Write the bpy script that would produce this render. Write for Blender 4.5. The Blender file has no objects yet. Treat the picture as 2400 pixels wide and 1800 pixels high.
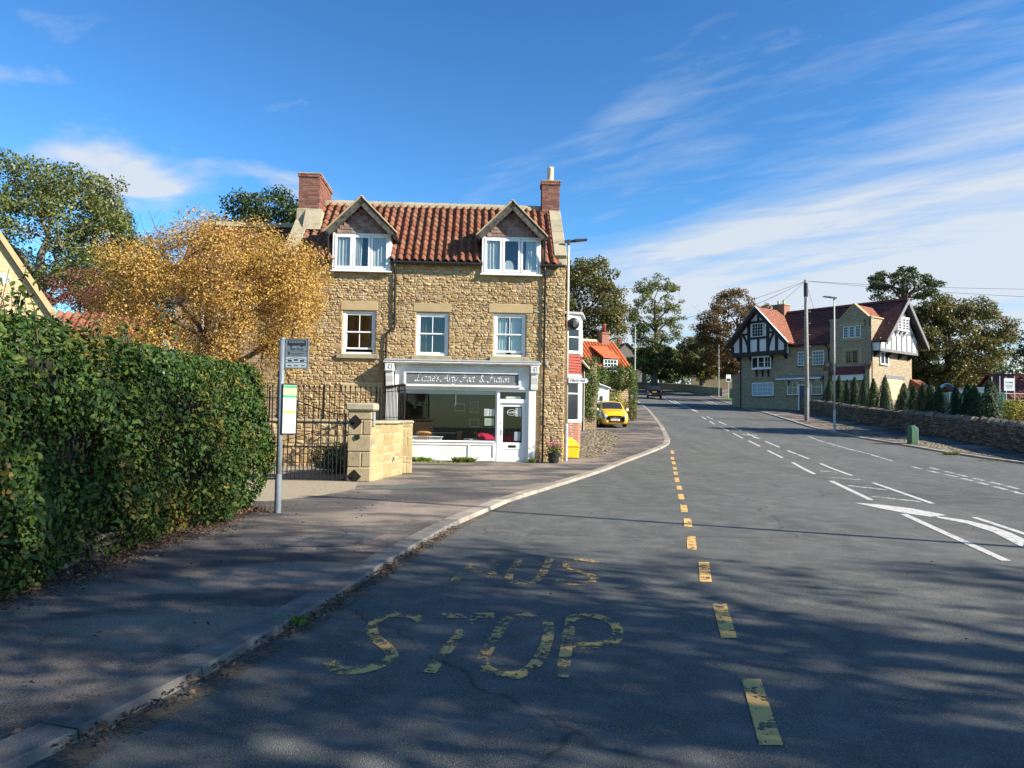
import bpy, math, random
import numpy as np
from mathutils import Vector, Matrix
random.seed(7)
RNG = np.random.default_rng(11)
sc = bpy.context.scene
COL = sc.collection

# ------------------------------------------------------------------ camera
cam_d = bpy.data.cameras.new('camera')
cam_d.sensor_width = 36.0
cam_d.lens = 25.71
cam_d.clip_start, cam_d.clip_end = 0.1, 3000
cam = bpy.data.objects.new('camera', cam_d)
COL.objects.link(cam)
PITCH, ROLL = math.radians(2.555), math.radians(0.9)
cp, sp, cr, sr = math.cos(PITCH), math.sin(PITCH), math.cos(ROLL), math.sin(ROLL)
cam.matrix_world = Matrix(((cr, -sr, 0, 0),
                           (-sr * sp, -cr * sp, -cp, 0),
                           (sr * cp, cr * cp, -sp, 1.65),
                           (0, 0, 0, 1)))
sc.camera = cam

# ------------------------------------------------------------------ sky and sun
SUN_EL = math.radians(29)
SUN_AZ = math.radians(21.5)                      # degrees behind the camera's right hand
to_sun = Vector((math.cos(SUN_AZ) * math.cos(SUN_EL), -math.sin(SUN_AZ) * math.cos(SUN_EL), math.sin(SUN_EL)))
sun_d = bpy.data.lights.new('sun', 'SUN')
sun_d.energy = 5.0
sun_d.angle = math.radians(0.53)
sun_d.color = (1.0, 0.93, 0.80)
sun = bpy.data.objects.new('sun', sun_d)
sun.rotation_euler = to_sun.to_track_quat('Z', 'Y').to_euler()
sun.location = (30, -10, 30)
COL.objects.link(sun)

W = bpy.data.worlds.new('World')
sc.world = W
W.use_nodes = True
wn, wl = W.node_tree.nodes, W.node_tree.links
wn.clear()
def wnode(t, **k):
    n = wn.new(t)
    for a, b in k.items():
        if a == 'op': n.operation = b
        elif a == 'ins':
            for i, val in b.items(): n.inputs[i].default_value = val
        else: setattr(n, a, b)
    return n
def wmath(op, a, b=None, clamp=False):
    n = wn.new('ShaderNodeMath'); n.operation = op; n.use_clamp = clamp
    for i, v in enumerate((a, b)):
        if v is None: continue
        if isinstance(v, (int, float)): n.inputs[i].default_value = v
        else: wl.new(v, n.inputs[i])
    return n.outputs[0]
sky = wnode('ShaderNodeTexSky', sky_type='NISHITA')
sky.sun_disc = False
sky.sun_elevation = SUN_EL
sky.sun_rotation = math.atan2(to_sun.x, to_sun.y)
sky.altitude = 60
sky.air_density = 1.0
sky.dust_density = 0.25
sky.ozone_density = 3.5
hs = wnode('ShaderNodeHueSaturation', ins={'Saturation': 1.1, 'Value': 1.02})
wl.new(sky.outputs[0], hs.inputs['Color'])
g0 = wnode('ShaderNodeGamma', ins={'Gamma': 1.3})
wl.new(hs.outputs[0], g0.inputs[0])
gm = wnode('ShaderNodeMix', data_type='RGBA', blend_type='MULTIPLY')
gm.inputs[0].default_value = 1.0; gm.inputs[7].default_value = (0.80, 1.03, 1.03, 1)
wl.new(g0.outputs[0], gm.inputs[6])
tc = wnode('ShaderNodeTexCoord')
sx = wnode('ShaderNodeSeparateXYZ'); wl.new(tc.outputs['Generated'], sx.inputs[0])
zz = wmath('ADD', wmath('MAXIMUM', sx.outputs[2], 0.0), 0.12)
px = wmath('DIVIDE', sx.outputs[0], zz)
py = wmath('DIVIDE', sx.outputs[1], zz)
cxyz = wnode('ShaderNodeCombineXYZ'); wl.new(px, cxyz.inputs[0]); wl.new(py, cxyz.inputs[1])
def wnoise(scale, detail, rough, rot=0.0, stretch=(1, 1, 1), off=(0, 0, 0), dist=0.0):
    m0 = wnode('ShaderNodeMapping'); m0.inputs['Rotation'].default_value = (0, 0, rot)
    wl.new(cxyz.outputs[0], m0.inputs[0])
    m = wnode('ShaderNodeMapping')
    m.inputs['Scale'].default_value = stretch; m.inputs['Location'].default_value = off
    wl.new(m0.outputs[0], m.inputs[0])
    n = wnode('ShaderNodeTexNoise', ins={'Scale': scale, 'Detail': detail, 'Roughness': rough, 'Distortion': dist})
    wl.new(m.outputs[0], n.inputs['Vector'])
    return n.outputs['Fac']
# the bank of thin high cloud: everything on the far side of a line across the sky
lin = wmath('ADD', wmath('MULTIPLY', px, 0.775), wmath('MULTIPLY', py, 0.632))
edge = wmath('DIVIDE', wmath('SUBTRACT', lin, 1.67), 0.72)
n_big = wnoise(1.25, 8, 0.58, rot=0.80, stretch=(0.42, 1.35, 1), off=(3.1, 1.7, 0), dist=0.3)
n_rip = wnoise(7.0, 4, 0.6, rot=0.45, stretch=(0.30, 1.5, 1), off=(0.4, 2.2, 0), dist=0.8)
n_mid = wnoise(3.2, 7, 0.6, rot=0.9, stretch=(0.5, 1.2, 1), off=(7.4, 0.3, 0), dist=0.4)
bank = wmath('ADD', wmath('MULTIPLY', wmath('SUBTRACT', n_big, 0.48), 4.3), wmath('MULTIPLY', wmath('SUBTRACT', n_rip, 0.5), 0.75))
bank = wmath('ADD', bank, wmath('MULTIPLY', wmath('SUBTRACT', n_mid, 0.5), 1.2))
bank = wmath('MULTIPLY', wmath('ADD', wmath('MINIMUM', edge, 1.15), wmath('MULTIPLY', bank, 0.86)), 0.82, True)
# a few loose puffs
n_puf = wnoise(2.9, 9, 0.52, rot=0.2, stretch=(0.9, 1.0, 1), off=(5.62, 8.25, 0), dist=0.25)
dxp = wmath('SUBTRACT', px, -1.22); dyp = wmath('SUBTRACT', py, 2.18)
n_pm = wmath('SUBTRACT', 1.0, wmath('MULTIPLY', wmath('SQRT', wmath('ADD', wmath('MULTIPLY', dxp, dxp), wmath('MULTIPLY', dyp, dyp))), 2.0))
puff = wmath('ADD', wmath('MULTIPLY', wmath('SUBTRACT', n_puf, 0.52), 6.5), wmath('MULTIPLY', wmath('MAXIMUM', n_pm, -1.0), 0.85))
puff = wmath('MULTIPLY', puff, 0.8, True)
mask = wmath('MULTIPLY', wmath('MAXIMUM', bank, puff), 0.93)
ccol = wnode('ShaderNodeMix', data_type='RGBA')
ccol.inputs[6].default_value = (3.5, 4.5, 5.9, 1)
ccol.inputs[7].default_value = (5.5, 5.9, 6.4, 1)
wl.new(wmath('MULTIPLY', mask, 1.0, True), ccol.inputs[0])
cm = wnode('ShaderNodeMix', data_type='RGBA')
wl.new(mask, cm.inputs[0]); wl.new(gm.outputs[2], cm.inputs[6]); wl.new(ccol.outputs[2], cm.inputs[7])
bg = wnode('ShaderNodeBackground', ins={'Strength': 0.06})
wl.new(cm.outputs[2], bg.inputs['Color'])
wo = wnode('ShaderNodeOutputWorld'); wl.new(bg.outputs[0], wo.inputs['Surface'])

vs = sc.view_settings
vs.view_transform = 'Standard'; vs.look = 'None'; vs.gamma = 1.0; vs.exposure = 1.2
vs.use_curve_mapping = False
sc.cycles.use_denoising = True
sc.cycles.max_bounces = 7
sc.cycles.transparent_max_bounces = 12
sc.cycles.caustics_reflective = False
sc.cycles.caustics_refractive = False

# ------------------------------------------------------------------ materials
MATS = {}
def _nt(name):
    m = bpy.data.materials.new(name); m.use_nodes = True
    m.node_tree.nodes.clear()
    MATS[name] = m
    return m, m.node_tree.nodes, m.node_tree.links
class NB:
    """small node helper for one material"""
    def __init__(s, name):
        s.m, s.n, s.l = _nt(name)
        s.out = s.n.new('ShaderNodeOutputMaterial')
        s.tc = s.n.new('ShaderNodeTexCoord')
    def put(s, sock, v):
        if hasattr(v, 'is_linked') or hasattr(v, 'links'): s.l.new(v, sock)
        else: sock.default_value = v
    def math(s, op, a, b=0.0, clamp=False):
        n = s.n.new('ShaderNodeMath'); n.operation = op; n.use_clamp = clamp
        s.put(n.inputs[0], a); s.put(n.inputs[1], b); return n.outputs[0]
    def vec(s, scale=(1, 1, 1), rot=(0, 0, 0), loc=(0, 0, 0), src='Object'):
        m = s.n.new('ShaderNodeMapping'); m.inputs['Scale'].default_value = scale
        m.inputs['Rotation'].default_value = rot; m.inputs['Location'].default_value = loc
        s.l.new(s.tc.outputs[src], m.inputs[0]); return m.outputs[0]
    def pos(s):
        g = s.n.new('ShaderNodeNewGeometry'); return g.outputs['Position']
    def noise(s, v, scale, detail=4, rough=0.55, dist=0.0):
        n = s.n.new('ShaderNodeTexNoise'); n.inputs['Scale'].default_value = scale
        n.inputs['Detail'].default_value = detail; n.inputs['Roughness'].default_value = rough
        n.inputs['Distortion'].default_value = dist
        if v is not None: s.l.new(v, n.inputs['Vector'])
        return n.outputs['Fac']
    def voro(s, v, scale, feat='F1', out='Distance'):
        n = s.n.new('ShaderNodeTexVoronoi'); n.feature = feat; n.inputs['Scale'].default_value = scale
        s.l.new(v, n.inputs['Vector']); return n.outputs[out]
    def ramp(s, f, stops):
        n = s.n.new('ShaderNodeValToRGB'); e = n.color_ramp.elements
        while len(e) < len(stops): e.new(0.5)
        for i, (p, c) in enumerate(stops):
            e[i].position = p; e[i].color = (c if len(c) == 4 else (*c, 1))
        s.l.new(f, n.inputs[0]); return n.outputs[0]
    def mix(s, f, a, b, mode='MIX'):
        n = s.n.new('ShaderNodeMix'); n.data_type = 'RGBA'; n.blend_type = mode
        s.put(n.inputs[0], f)
        for i, c in ((6, a), (7, b)):
            if isinstance(c, tuple): n.inputs[i].default_value = (*c, 1) if len(c) == 3 else c
            else: s.l.new(c, n.inputs[i])
        return n.outputs[2]
    def island(s):
        g = s.n.new('ShaderNodeNewGeometry'); o = s.n.new('ShaderNodeObjectInfo')
        return s.math('FRACT', s.math('ADD', g.outputs['Random Per Island'], s.math('MULTIPLY', o.outputs['Random'], 7.31)))
    def bump(s, h, strength=0.5, dist=0.02):
        n = s.n.new('ShaderNodeBump'); n.inputs['Strength'].default_value = strength
        n.inputs['Distance'].default_value = dist; s.l.new(h, n.inputs['Height']); return n.outputs[0]
    def bsdf(s, col, rough=0.8, metal=0.0, spec=0.4, normal=None, coat=0.0):
        b = s.n.new('ShaderNodeBsdfPrincipled')
        s.put(b.inputs['Base Color'], (*col, 1) if isinstance(col, tuple) and len(col) == 3 else col)
        s.put(b.inputs['Roughness'], rough); b.inputs['Metallic'].default_value = metal
        b.inputs['Specular IOR Level'].default_value = spec
        b.inputs['Coat Weight'].default_value = coat
        if normal is not None: s.l.new(normal, b.inputs['Normal'])
        return b.outputs[0]
    def done(s, sh):
        s.l.new(sh, s.out.inputs['Surface']); return s.m

def plain(name, col, col2=None, rough=0.7, scale=4.0, bump=0.15, bscale=40.0, metal=0.0, spec=0.4, isl=0.0, coat=0.0, bdist=0.01):
    b = NB(name)
    v = b.vec()
    f = b.noise(v, scale, 5, 0.6)
    c2 = col2 or tuple(x * 0.72 for x in col)
    c = b.ramp(f, [(0.32, c2), (0.66, col)])
    if isl:
        k = b.math('ADD', b.math('MULTIPLY', b.island(), 2 * isl), 1 - isl)
        mm = b.n.new('ShaderNodeVectorMath'); mm.operation = 'SCALE'
        b.l.new(c, mm.inputs[0]); b.l.new(k, mm.inputs['Scale']); c = mm.outputs[0]
    nrm = b.bump(b.noise(v, bscale, 3, 0.6), bump, bdist) if bump else None
    return b.done(b.bsdf(c, rough, metal, spec, nrm, coat))

def pieces(name, stops, rough=0.85, scale=9.0, bump=0.5, bscale=30.0, stain=(0.08, 0.07, 0.055), stain_at=0.62, stain_w=0.12, bdist=0.015, spec=0.3):
    """colour drawn per piece (stone, tile, brick) + grain + blotches of lichen or soot"""
    b = NB(name)
    v = b.pos()
    c = b.ramp(b.island(), stops)
    g = b.noise(v, scale, 5, 0.65)
    c = b.mix(b.math('MULTIPLY', g, 0.75), c, b.mix(1.0, c, (0.55, 0.52, 0.48), 'MULTIPLY'))
    st = b.ramp(b.noise(v, scale * 0.28, 6, 0.62), [(stain_at, (0, 0, 0)), (stain_at + stain_w, (1, 1, 1))])
    c = b.mix(b.math('MULTIPLY', st, 0.7), c, stain)
    nrm = b.bump(b.noise(v, bscale, 4, 0.7), bump, bdist)
    return b.done(b.bsdf(c, rough, 0, spec, nrm))

def leafmat(name, stops, trans=0.35, rough=0.45, spec=0.35):
    b = NB(name)
    c = b.ramp(b.island(), stops)
    v = b.pos()
    c = b.mix(b.math('MULTIPLY', b.noise(v, 1.1, 3), 0.55), c, b.mix(1.0, c, (0.5, 0.55, 0.5), 'MULTIPLY'))
    p = b.bsdf(c, rough, 0, spec)
    t = b.n.new('ShaderNodeBsdfTranslucent'); b.l.new(b.mix(1.0, c, (1.0, 1.0, 0.55), 'MULTIPLY'), t.inputs[0])
    mx = b.n.new('ShaderNodeMixShader'); mx.inputs[0].default_value = trans
    b.l.new(p, mx.inputs[1]); b.l.new(t.outputs[0], mx.inputs[2])
    return b.done(mx.outputs[0])

def glassmat(name, tint=(0.86, 0.9, 0.9), boost=1.0):
    b = NB(name)
    lw = b.n.new('ShaderNodeLayerWeight'); lw.inputs[0].default_value = 0.5
    fr = b.math('ADD', b.math('MULTIPLY', b.math('POWER', lw.outputs['Facing'], 5.0), 0.9), 0.045)
    t = b.n.new('ShaderNodeBsdfTransparent'); t.inputs[0].default_value = (*tint, 1)
    g = b.n.new('ShaderNodeBsdfGlossy'); g.inputs['Roughness'].default_value = 0.01
    mx = b.n.new('ShaderNodeMixShader')
    b.l.new(b.math('MULTIPLY', fr, 1.6 * boost, True), mx.inputs[0])
    b.l.new(t.outputs[0], mx.inputs[1]); b.l.new(g.outputs[0], mx.inputs[2])
    return b.done(mx.outputs[0])

# asphalt of the carriageway
b = NB('asphalt'); v = b.pos()
patch = b.noise(v, 0.22, 4, 0.55, 0.6)
c = b.ramp(patch, [(0.3, (0.116, 0.122, 0.110)), (0.7, (0.160, 0.163, 0.147))])
grain = b.noise(v, 95, 3, 0.8)
c = b.mix(b.ramp(grain, [(0.36, (1, 1, 1)), (0.56, (0, 0, 0))]), c, b.mix(1.0, c, (0.30, 0.30, 0.33), 'MULTIPLY'))
spk = b.voro(v, 46)
c = b.mix(b.ramp(spk, [(0.06, (1, 1, 1)), (0.16, (0, 0, 0))]), c, (0.50, 0.49, 0.46))
lane = b.n.new('ShaderNodeMapping'); lane.inputs['Rotation'].default_value = (0, 0, 0.24); lane.inputs['Scale'].default_value = (0.9, 0.035, 1); b.l.new(v, lane.inputs[0])
c = b.mix(b.ramp(b.noise(lane.outputs[0], 1.0, 3, 0.5), [(0.38, (0.5, 0.5, 0.5)), (0.6, (0, 0, 0))]), c, b.mix(1.0, c, (0.72, 0.72, 0.74), 'MULTIPLY'))
seal = b.n.new('ShaderNodeTexVoronoi'); seal.feature = 'DISTANCE_TO_EDGE'; seal.inputs['Scale'].default_value = 0.16; wv = b.n.new('ShaderNodeVectorMath'); wv.operation = 'ADD'; nz = b.n.new('ShaderNodeTexNoise'); nz.inputs['Scale'].default_value = 0.8; nz.inputs['Detail'].default_value = 5; b.l.new(v, nz.inputs['Vector']); b.l.new(v, wv.inputs[0]); b.l.new(nz.outputs['Color'], wv.inputs[1]); b.l.new(wv.outputs[0], seal.inputs['Vector'])
c = b.mix(b.ramp(seal.outputs['Distance'], [(0.0012, (0.75, 0.75, 0.75)), (0.004, (0, 0, 0))]), c, (0.03, 0.03, 0.032))
mid = b.noise(v, 2.3, 5, 0.65)
c = b.mix(b.ramp(mid, [(0.45, (0, 0, 0)), (0.8, (0.6, 0.6, 0.6))]), c, (0.22, 0.212, 0.185))
nrm = b.bump(b.math('ADD', b.math('MULTIPLY', b.voro(v, 120), 1.0), b.noise(v, 160, 2, 0.7)), 0.7, 0.006)
b.done(b.bsdf(c, 0.85, 0, 0.2, nrm))

# worn footway tarmac with pinkish chippings showing through
b = NB('footway_tarmac'); v = b.pos()
vm = b.n.new('ShaderNodeMapping'); vm.inputs['Scale'].default_value = (0.55, 1.0, 1.0); b.l.new(v, vm.inputs[0])
wear = b.noise(vm.outputs[0], 0.55, 9, 0.66, 0.5)
grain = b.noise(v, 70, 3, 0.75)
wf = b.math('ADD', wear, b.math('MULTIPLY', b.math('SUBTRACT', grain, 0.5), 0.22))
c = b.ramp(wf, [(0.38, (0.072, 0.070, 0.070)), (0.485, (0.12, 0.11, 0.10)), (0.54, (0.25, 0.205, 0.165)), (0.68, (0.35, 0.29, 0.23))])
c = b.mix(b.ramp(grain, [(0.35, (0.8, 0.8, 0.8)), (0.6, (0, 0, 0))]), c, b.mix(1.0, c, (0.5, 0.48, 0.48), 'MULTIPLY'))
spk = b.voro(v, 42)
c = b.mix(b.ramp(spk, [(0.04, (1, 1, 1)), (0.12, (0, 0, 0))]), c, (0.45, 0.4, 0.35))
nrm = b.bump(b.math('ADD', b.math('MULTIPLY', b.voro(v, 110), 1.0), grain), 0.6, 0.006)
b.done(b.bsdf(c, 0.88, 0, 0.2, nrm))

# painted lines, worn through to the road
def paint(name, col, wear_at, scale=9.0, fine=38.0):
    b = NB(name); v = b.pos()
    f = b.math('ADD', b.math('MULTIPLY', b.noise(v, scale, 5, 0.7), 0.6), b.math('MULTIPLY', b.noise(v, fine, 3, 0.7), 0.4))
    a = b.ramp(f, [(wear_at - 0.03, (0, 0, 0)), (wear_at + 0.03, (1, 1, 1))])
    g = b.noise(v, 3, 4, 0.6)
    c = b.mix(g, col, tuple(x * 0.72 for x in col))
    nrm = b.bump(b.noise(v, 70, 3), 0.5, 0.006)
    p = b.bsdf(c, 0.8, 0, 0.2, nrm)
    t = b.n.new('ShaderNodeBsdfTransparent')
    mx = b.n.new('ShaderNodeMixShader'); b.l.new(a, mx.inputs[0]); b.l.new(t.outputs[0], mx.inputs[1]); b.l.new(p, mx.inputs[2])
    return b.done(mx.outputs[0])
paint('white_paint', (0.58, 0.565, 0.52), 0.425)
paint('white_paint_worn', (0.62, 0.62, 0.59), 0.49)
paint('yellow_paint', (0.76, 0.465, 0.16), 0.455, 7.0, 26.0)
paint('yellow_paint_worn', (0.76, 0.455, 0.16), 0.503, 5.0, 24.0)
paint('gutter_dirt', (0.15, 0.118, 0.08), 0.50, 3.0, 30.0)
paint('yellow_paint_faint', (0.64, 0.40, 0.13), 0.555, 4.0, 20.0)

plain('kerb_stone', (0.36, 0.31, 0.24), (0.20, 0.175, 0.145), 0.88, 3.0, 0.6, 60, isl=0.16)
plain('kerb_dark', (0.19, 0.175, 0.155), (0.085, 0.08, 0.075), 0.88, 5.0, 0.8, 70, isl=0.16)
plain('dark_joint', (0.03, 0.025, 0.018), (0.015, 0.012, 0.01), 0.95, 6, 0.5, 30)
plain('verge_earth', (0.10, 0.075, 0.045), (0.04, 0.03, 0.02), 0.95, 3, 0.8, 30)
plain('ground_soil', (0.11, 0.095, 0.05), (0.05, 0.06, 0.025), 0.95, 0.4, 0.5, 8)
plain('gravel', (0.46, 0.38, 0.265), (0.20, 0.16, 0.11), 0.95, 34, 1.0, 45, bdist=0.03)
plain('mown_grass', (0.12, 0.20, 0.03), (0.06, 0.11, 0.02), 0.9, 6, 0.9, 40, bdist=0.04)
b = NB('cobbles'); v = b.pos()
d = b.voro(v, 7.0); cc = b.voro(v, 7.0, 'F1', 'Color')
sep = b.n.new('ShaderNodeSeparateColor'); b.l.new(cc, sep.inputs[0])
c = b.ramp(sep.outputs[0], [(0.0, (0.17, 0.13, 0.085)), (0.5, (0.29, 0.235, 0.155)), (1.0, (0.38, 0.32, 0.22))])
c = b.mix(b.ramp(d, [(0.45, (0, 0, 0)), (0.62, (1, 1, 1))]), c, (0.05, 0.042, 0.03))
nrm = b.bump(b.math('SUBTRACT', 1.0, d), 1.0, 0.09)
b.done(b.bsdf(c, 0.9, 0, 0.25, nrm))

pieces('honey_stone', [(0.0, (0.42, 0.27, 0.125)), (0.2, (0.54, 0.38, 0.195)), (0.5, (0.60, 0.435, 0.235)), (0.75, (0.65, 0.50, 0.30)), (0.9, (0.55, 0.35, 0.145)), (1.0, (0.50, 0.41, 0.31))], 0.92, 13, 1.0, 26, (0.25, 0.18, 0.10), 0.6, 0.18, 0.05)
plain('honey_mortar', (0.55, 0.43, 0.26), (0.40, 0.30, 0.18), 0.95, 3, 0.7, 50)
pieces('dressed_stone', [(0.0, (0.44, 0.335, 0.185)), (1.0, (0.50, 0.375, 0.20))], 0.88, 4, 0.35, 60, (0.26, 0.21, 0.13), 0.6, 0.25, 0.008)
pieces('weathered_stone', [(0.0, (0.36, 0.31, 0.21)), (1.0, (0.44, 0.38, 0.26))], 0.92, 9, 0.6, 50, (0.15, 0.135, 0.10), 0.5, 0.2, 0.012)
pieces('pale_wall_stone', [(0.0, (0.36, 0.265, 0.13)), (0.5, (0.42, 0.325, 0.165)), (1.0, (0.45, 0.34, 0.16))], 0.9, 6, 0.8, 40, (0.36, 0.30, 0.19), 0.55, 0.2, 0.02)
pieces('pier_stone', [(0.0, (0.36, 0.28, 0.17)), (1.0, (0.44, 0.35, 0.21))], 0.92, 10, 0.9, 40, (0.15, 0.125, 0.09), 0.56, 0.2, 0.025)
pieces('dry_stone', [(0.0, (0.14, 0.115, 0.082)), (0.5, (0.24, 0.20, 0.145)), (0.85, (0.33, 0.275, 0.20)), (1.0, (0.19, 0.16, 0.115))], 0.95, 9, 0.8, 30, (0.05, 0.045, 0.04), 0.55, 0.2, 0.03)
pieces('red_pantile', [(0.0, (0.20, 0.080, 0.052)), (0.4, (0.26, 0.104, 0.066)), (0.75, (0.30, 0.128, 0.082)), (0.92, (0.29, 0.155, 0.10)), (1.0, (0.22, 0.092, 0.058))], 0.92, 9, 0.7, 45, (0.085, 0.07, 0.05), 0.50, 0.2, 0.012, 0.1)
pieces('orange_pantile', [(0.0, (0.52, 0.115, 0.035)), (0.5, (0.58, 0.15, 0.05)), (1.0, (0.48, 0.13, 0.05))], 0.72, 6, 0.3, 50, (0.30, 0.10, 0.05), 0.66, 0.2, 0.008)
pieces('chimney_brick', [(0.0, (0.17, 0.07, 0.052)), (0.4, (0.25, 0.10, 0.072)), (0.8, (0.32, 0.145, 0.105)), (1.0, (0.14, 0.07, 0.058))], 0.9, 12, 0.6, 60, (0.10, 0.06, 0.05), 0.6, 0.2, 0.01)
plain('brick_mortar', (0.52, 0.44, 0.34), (0.42, 0.35, 0.27), 0.95, 6, 0.4, 60)
pieces('cedar_shingle', [(0.0, (0.23, 0.145, 0.12)), (0.5, (0.34, 0.225, 0.19)), (1.0, (0.40, 0.29, 0.25))], 0.9, 16, 0.6, 50, (0.075, 0.05, 0.04), 0.6, 0.15, 0.008)
plain('aged_timber', (0.10, 0.09, 0.08), (0.02, 0.018, 0.016), 0.85, 10, 0.7, 30)
plain('black_timber', (0.018, 0.018, 0.022), (0.012, 0.012, 0.014), 0.6, 6, 0.2, 40)
plain('grey_timber', (0.20, 0.20, 0.205), (0.10, 0.10, 0.105), 0.8, 10, 0.4, 40)
plain('white_gloss', (0.80, 0.80, 0.79), (0.70, 0.70, 0.68), 0.42, 2.5, 0.1, 20)
plain('white_worn', (0.78, 0.77, 0.74), (0.62, 0.60, 0.55), 0.6, 2.0, 0.25, 18)
plain('white_render', (0.78, 0.78, 0.78), (0.68, 0.68, 0.67), 0.85, 3, 0.2, 60)
plain('lead_flash', (0.35, 0.36, 0.37), (0.24, 0.25, 0.26), 0.6, 8, 0.2, 30)
plain('sign_grey', (0.15, 0.155, 0.165), (0.115, 0.12, 0.13), 0.6, 7, 0.1, 30)
plain('black_iron', (0.012, 0.0115, 0.0115), (0.02, 0.015, 0.013), 0.8, 20, 0.3, 60, metal=0.0, spec=0.15)
plain('black_plastic', (0.018, 0.018, 0.02), (0.012, 0.012, 0.013), 0.45, 8, 0.1, 40)
plain('galvanised', (0.42, 0.44, 0.46), (0.30, 0.32, 0.34), 0.5, 12, 0.15, 60, metal=0.55)
plain('pale_post', (0.48, 0.46, 0.38), (0.38, 0.36, 0.30), 0.6, 8, 0.15, 40)
plain('pole_grey', (0.20, 0.225, 0.25), (0.14, 0.16, 0.18), 0.5, 10, 0.15, 40, metal=0.2)
plain('pole_timber', (0.32, 0.285, 0.235), (0.18, 0.16, 0.135), 0.85, 8, 0.6, 30)
plain('lamp_head', (0.05, 0.05, 0.055), None, 0.5, 8, 0)
plain('grit_yellow', (0.80, 0.50, 0.02), (0.72, 0.43, 0.02), 0.45, 5, 0.1, 30)
plain('cabinet_green', (0.035, 0.12, 0.055), (0.025, 0.09, 0.04), 0.55, 5, 0.15, 30)
plain('container_green', (0.20, 0.34, 0.27), (0.16, 0.27, 0.21), 0.6, 3, 0.1, 20)
plain('pot_terracotta', (0.36, 0.10, 0.055), None, 0.8, 8, 0.2, 40)
plain('pot_cream', (0.60, 0.52, 0.36), None, 0.8, 8, 0.2, 40)
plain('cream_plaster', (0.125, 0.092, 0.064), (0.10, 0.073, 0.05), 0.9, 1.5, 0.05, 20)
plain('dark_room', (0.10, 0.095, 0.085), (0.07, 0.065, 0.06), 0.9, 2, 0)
plain('floor_boards', (0.24, 0.15, 0.085), (0.10, 0.06, 0.035), 0.6, 5, 0.1, 30)
plain('pine_wood', (0.52, 0.25, 0.07), (0.40, 0.18, 0.05), 0.45, 9, 0.1, 30)
plain('dark_wood', (0.09, 0.05, 0.03), None, 0.5, 9, 0.1, 30)
plain('red_cloth', (0.50, 0.015, 0.06), (0.38, 0.01, 0.045), 0.9, 9, 0.2, 60)
plain('white_cloth', (0.74, 0.74, 0.72), (0.62, 0.62, 0.61), 0.95, 5, 0.3, 30)
plain('paper', (0.74, 0.74, 0.72), (0.66, 0.67, 0.66), 0.8, 12, 0)
plain('paper_green', (0.55, 0.68, 0.45), (0.50, 0.60, 0.42), 0.8, 12, 0)
plain('ink', (0.02, 0.02, 0.022), None, 0.6, 8, 0)
plain('white_ink', (0.82, 0.82, 0.80), (0.74, 0.74, 0.72), 0.6, 20, 0)
plain('picture_dark', (0.03, 0.025, 0.02), (0.012, 0.012, 0.012), 0.6, 9, 0)
plain('picture_grey', (0.20, 0.20, 0.20), (0.05, 0.05, 0.05), 0.6, 9, 0)
plain('board_green', (0.03, 0.28, 0.10), (0.025, 0.22, 0.08), 0.5, 5, 0)
plain('board_lime', (0.50, 0.60, 0.22), None, 0.5, 5, 0)
plain('board_gold', (0.72, 0.55, 0.05), None, 0.5, 5, 0)
plain('board_pale', (0.46, 0.50, 0.52), (0.40, 0.44, 0.46), 0.5, 5, 0)
plain('flag_grey', (0.19, 0.215, 0.235), (0.15, 0.172, 0.19), 0.5, 6, 0.05, 30)
plain('flag_ink', (0.025, 0.03, 0.035), None, 0.6, 8, 0)
plain('bark', (0.125, 0.10, 0.07), (0.06, 0.048, 0.036), 0.95, 9, 0.9, 25, bdist=0.03)
plain('bark_grey', (0.20, 0.175, 0.14), (0.10, 0.09, 0.07), 0.95, 9, 0.7, 25, bdist=0.02)
plain('twig', (0.13, 0.085, 0.055), (0.08, 0.05, 0.035), 0.95, 9, 0.3, 40)
plain('litter', (0.17, 0.095, 0.05), (0.09, 0.05, 0.03), 0.9, 9, 0, isl=0.5)
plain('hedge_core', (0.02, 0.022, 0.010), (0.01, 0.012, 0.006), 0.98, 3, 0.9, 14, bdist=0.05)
plain('roof_felt', (0.07, 0.055, 0.05), None, 0.9, 5, 0.2, 30)
plain('blue_door', (0.025, 0.045, 0.09), None, 0.45, 5, 0.1, 30)
plain('blue_pipe', (0.02, 0.08, 0.22), None, 0.5, 5, 0)
plain('scaffold', (0.55, 0.55, 0.54), (0.42, 0.42, 0.42), 0.5, 8, 0, metal=0.3)
plain('rust_red', (0.17, 0.04, 0.034), (0.12, 0.032, 0.028), 0.75, 3, 0.2, 30)
plain('cloth_print', (0.50, 0.56, 0.60), (0.16, 0.24, 0.32), 0.8, 14, 0)
plain('oak_board', (0.62, 0.48, 0.26), (0.52, 0.39, 0.20), 0.7, 6, 0.1, 20)
plain('red_hanging_tile', (0.42, 0.10, 0.07), (0.33, 0.08, 0.06), 0.8, 7, 0.2, 40, isl=0.2)
plain('car_yellow', (0.80, 0.44, 0.008), (0.80, 0.44, 0.008), 0.28, 3, 0, coat=0.8)
plain('car_black', (0.008, 0.009, 0.014), None, 0.3, 3, 0, coat=0.25)
plain('car_glass', (0.03, 0.035, 0.04), (0.02, 0.025, 0.03), 0.06, 3, 0, spec=0.8)
plain('tyre', (0.015, 0.015, 0.015), None, 0.8, 8, 0.2, 40)
plain('chrome', (0.72, 0.72, 0.72), (0.66, 0.66, 0.66), 0.15, 3, 0, metal=1.0)
plain('plate_yellow', (0.72, 0.52, 0.03), None, 0.5, 3, 0)
plain('lamp_red', (0.40, 0.01, 0.012), None, 0.2, 3, 0)
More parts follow.
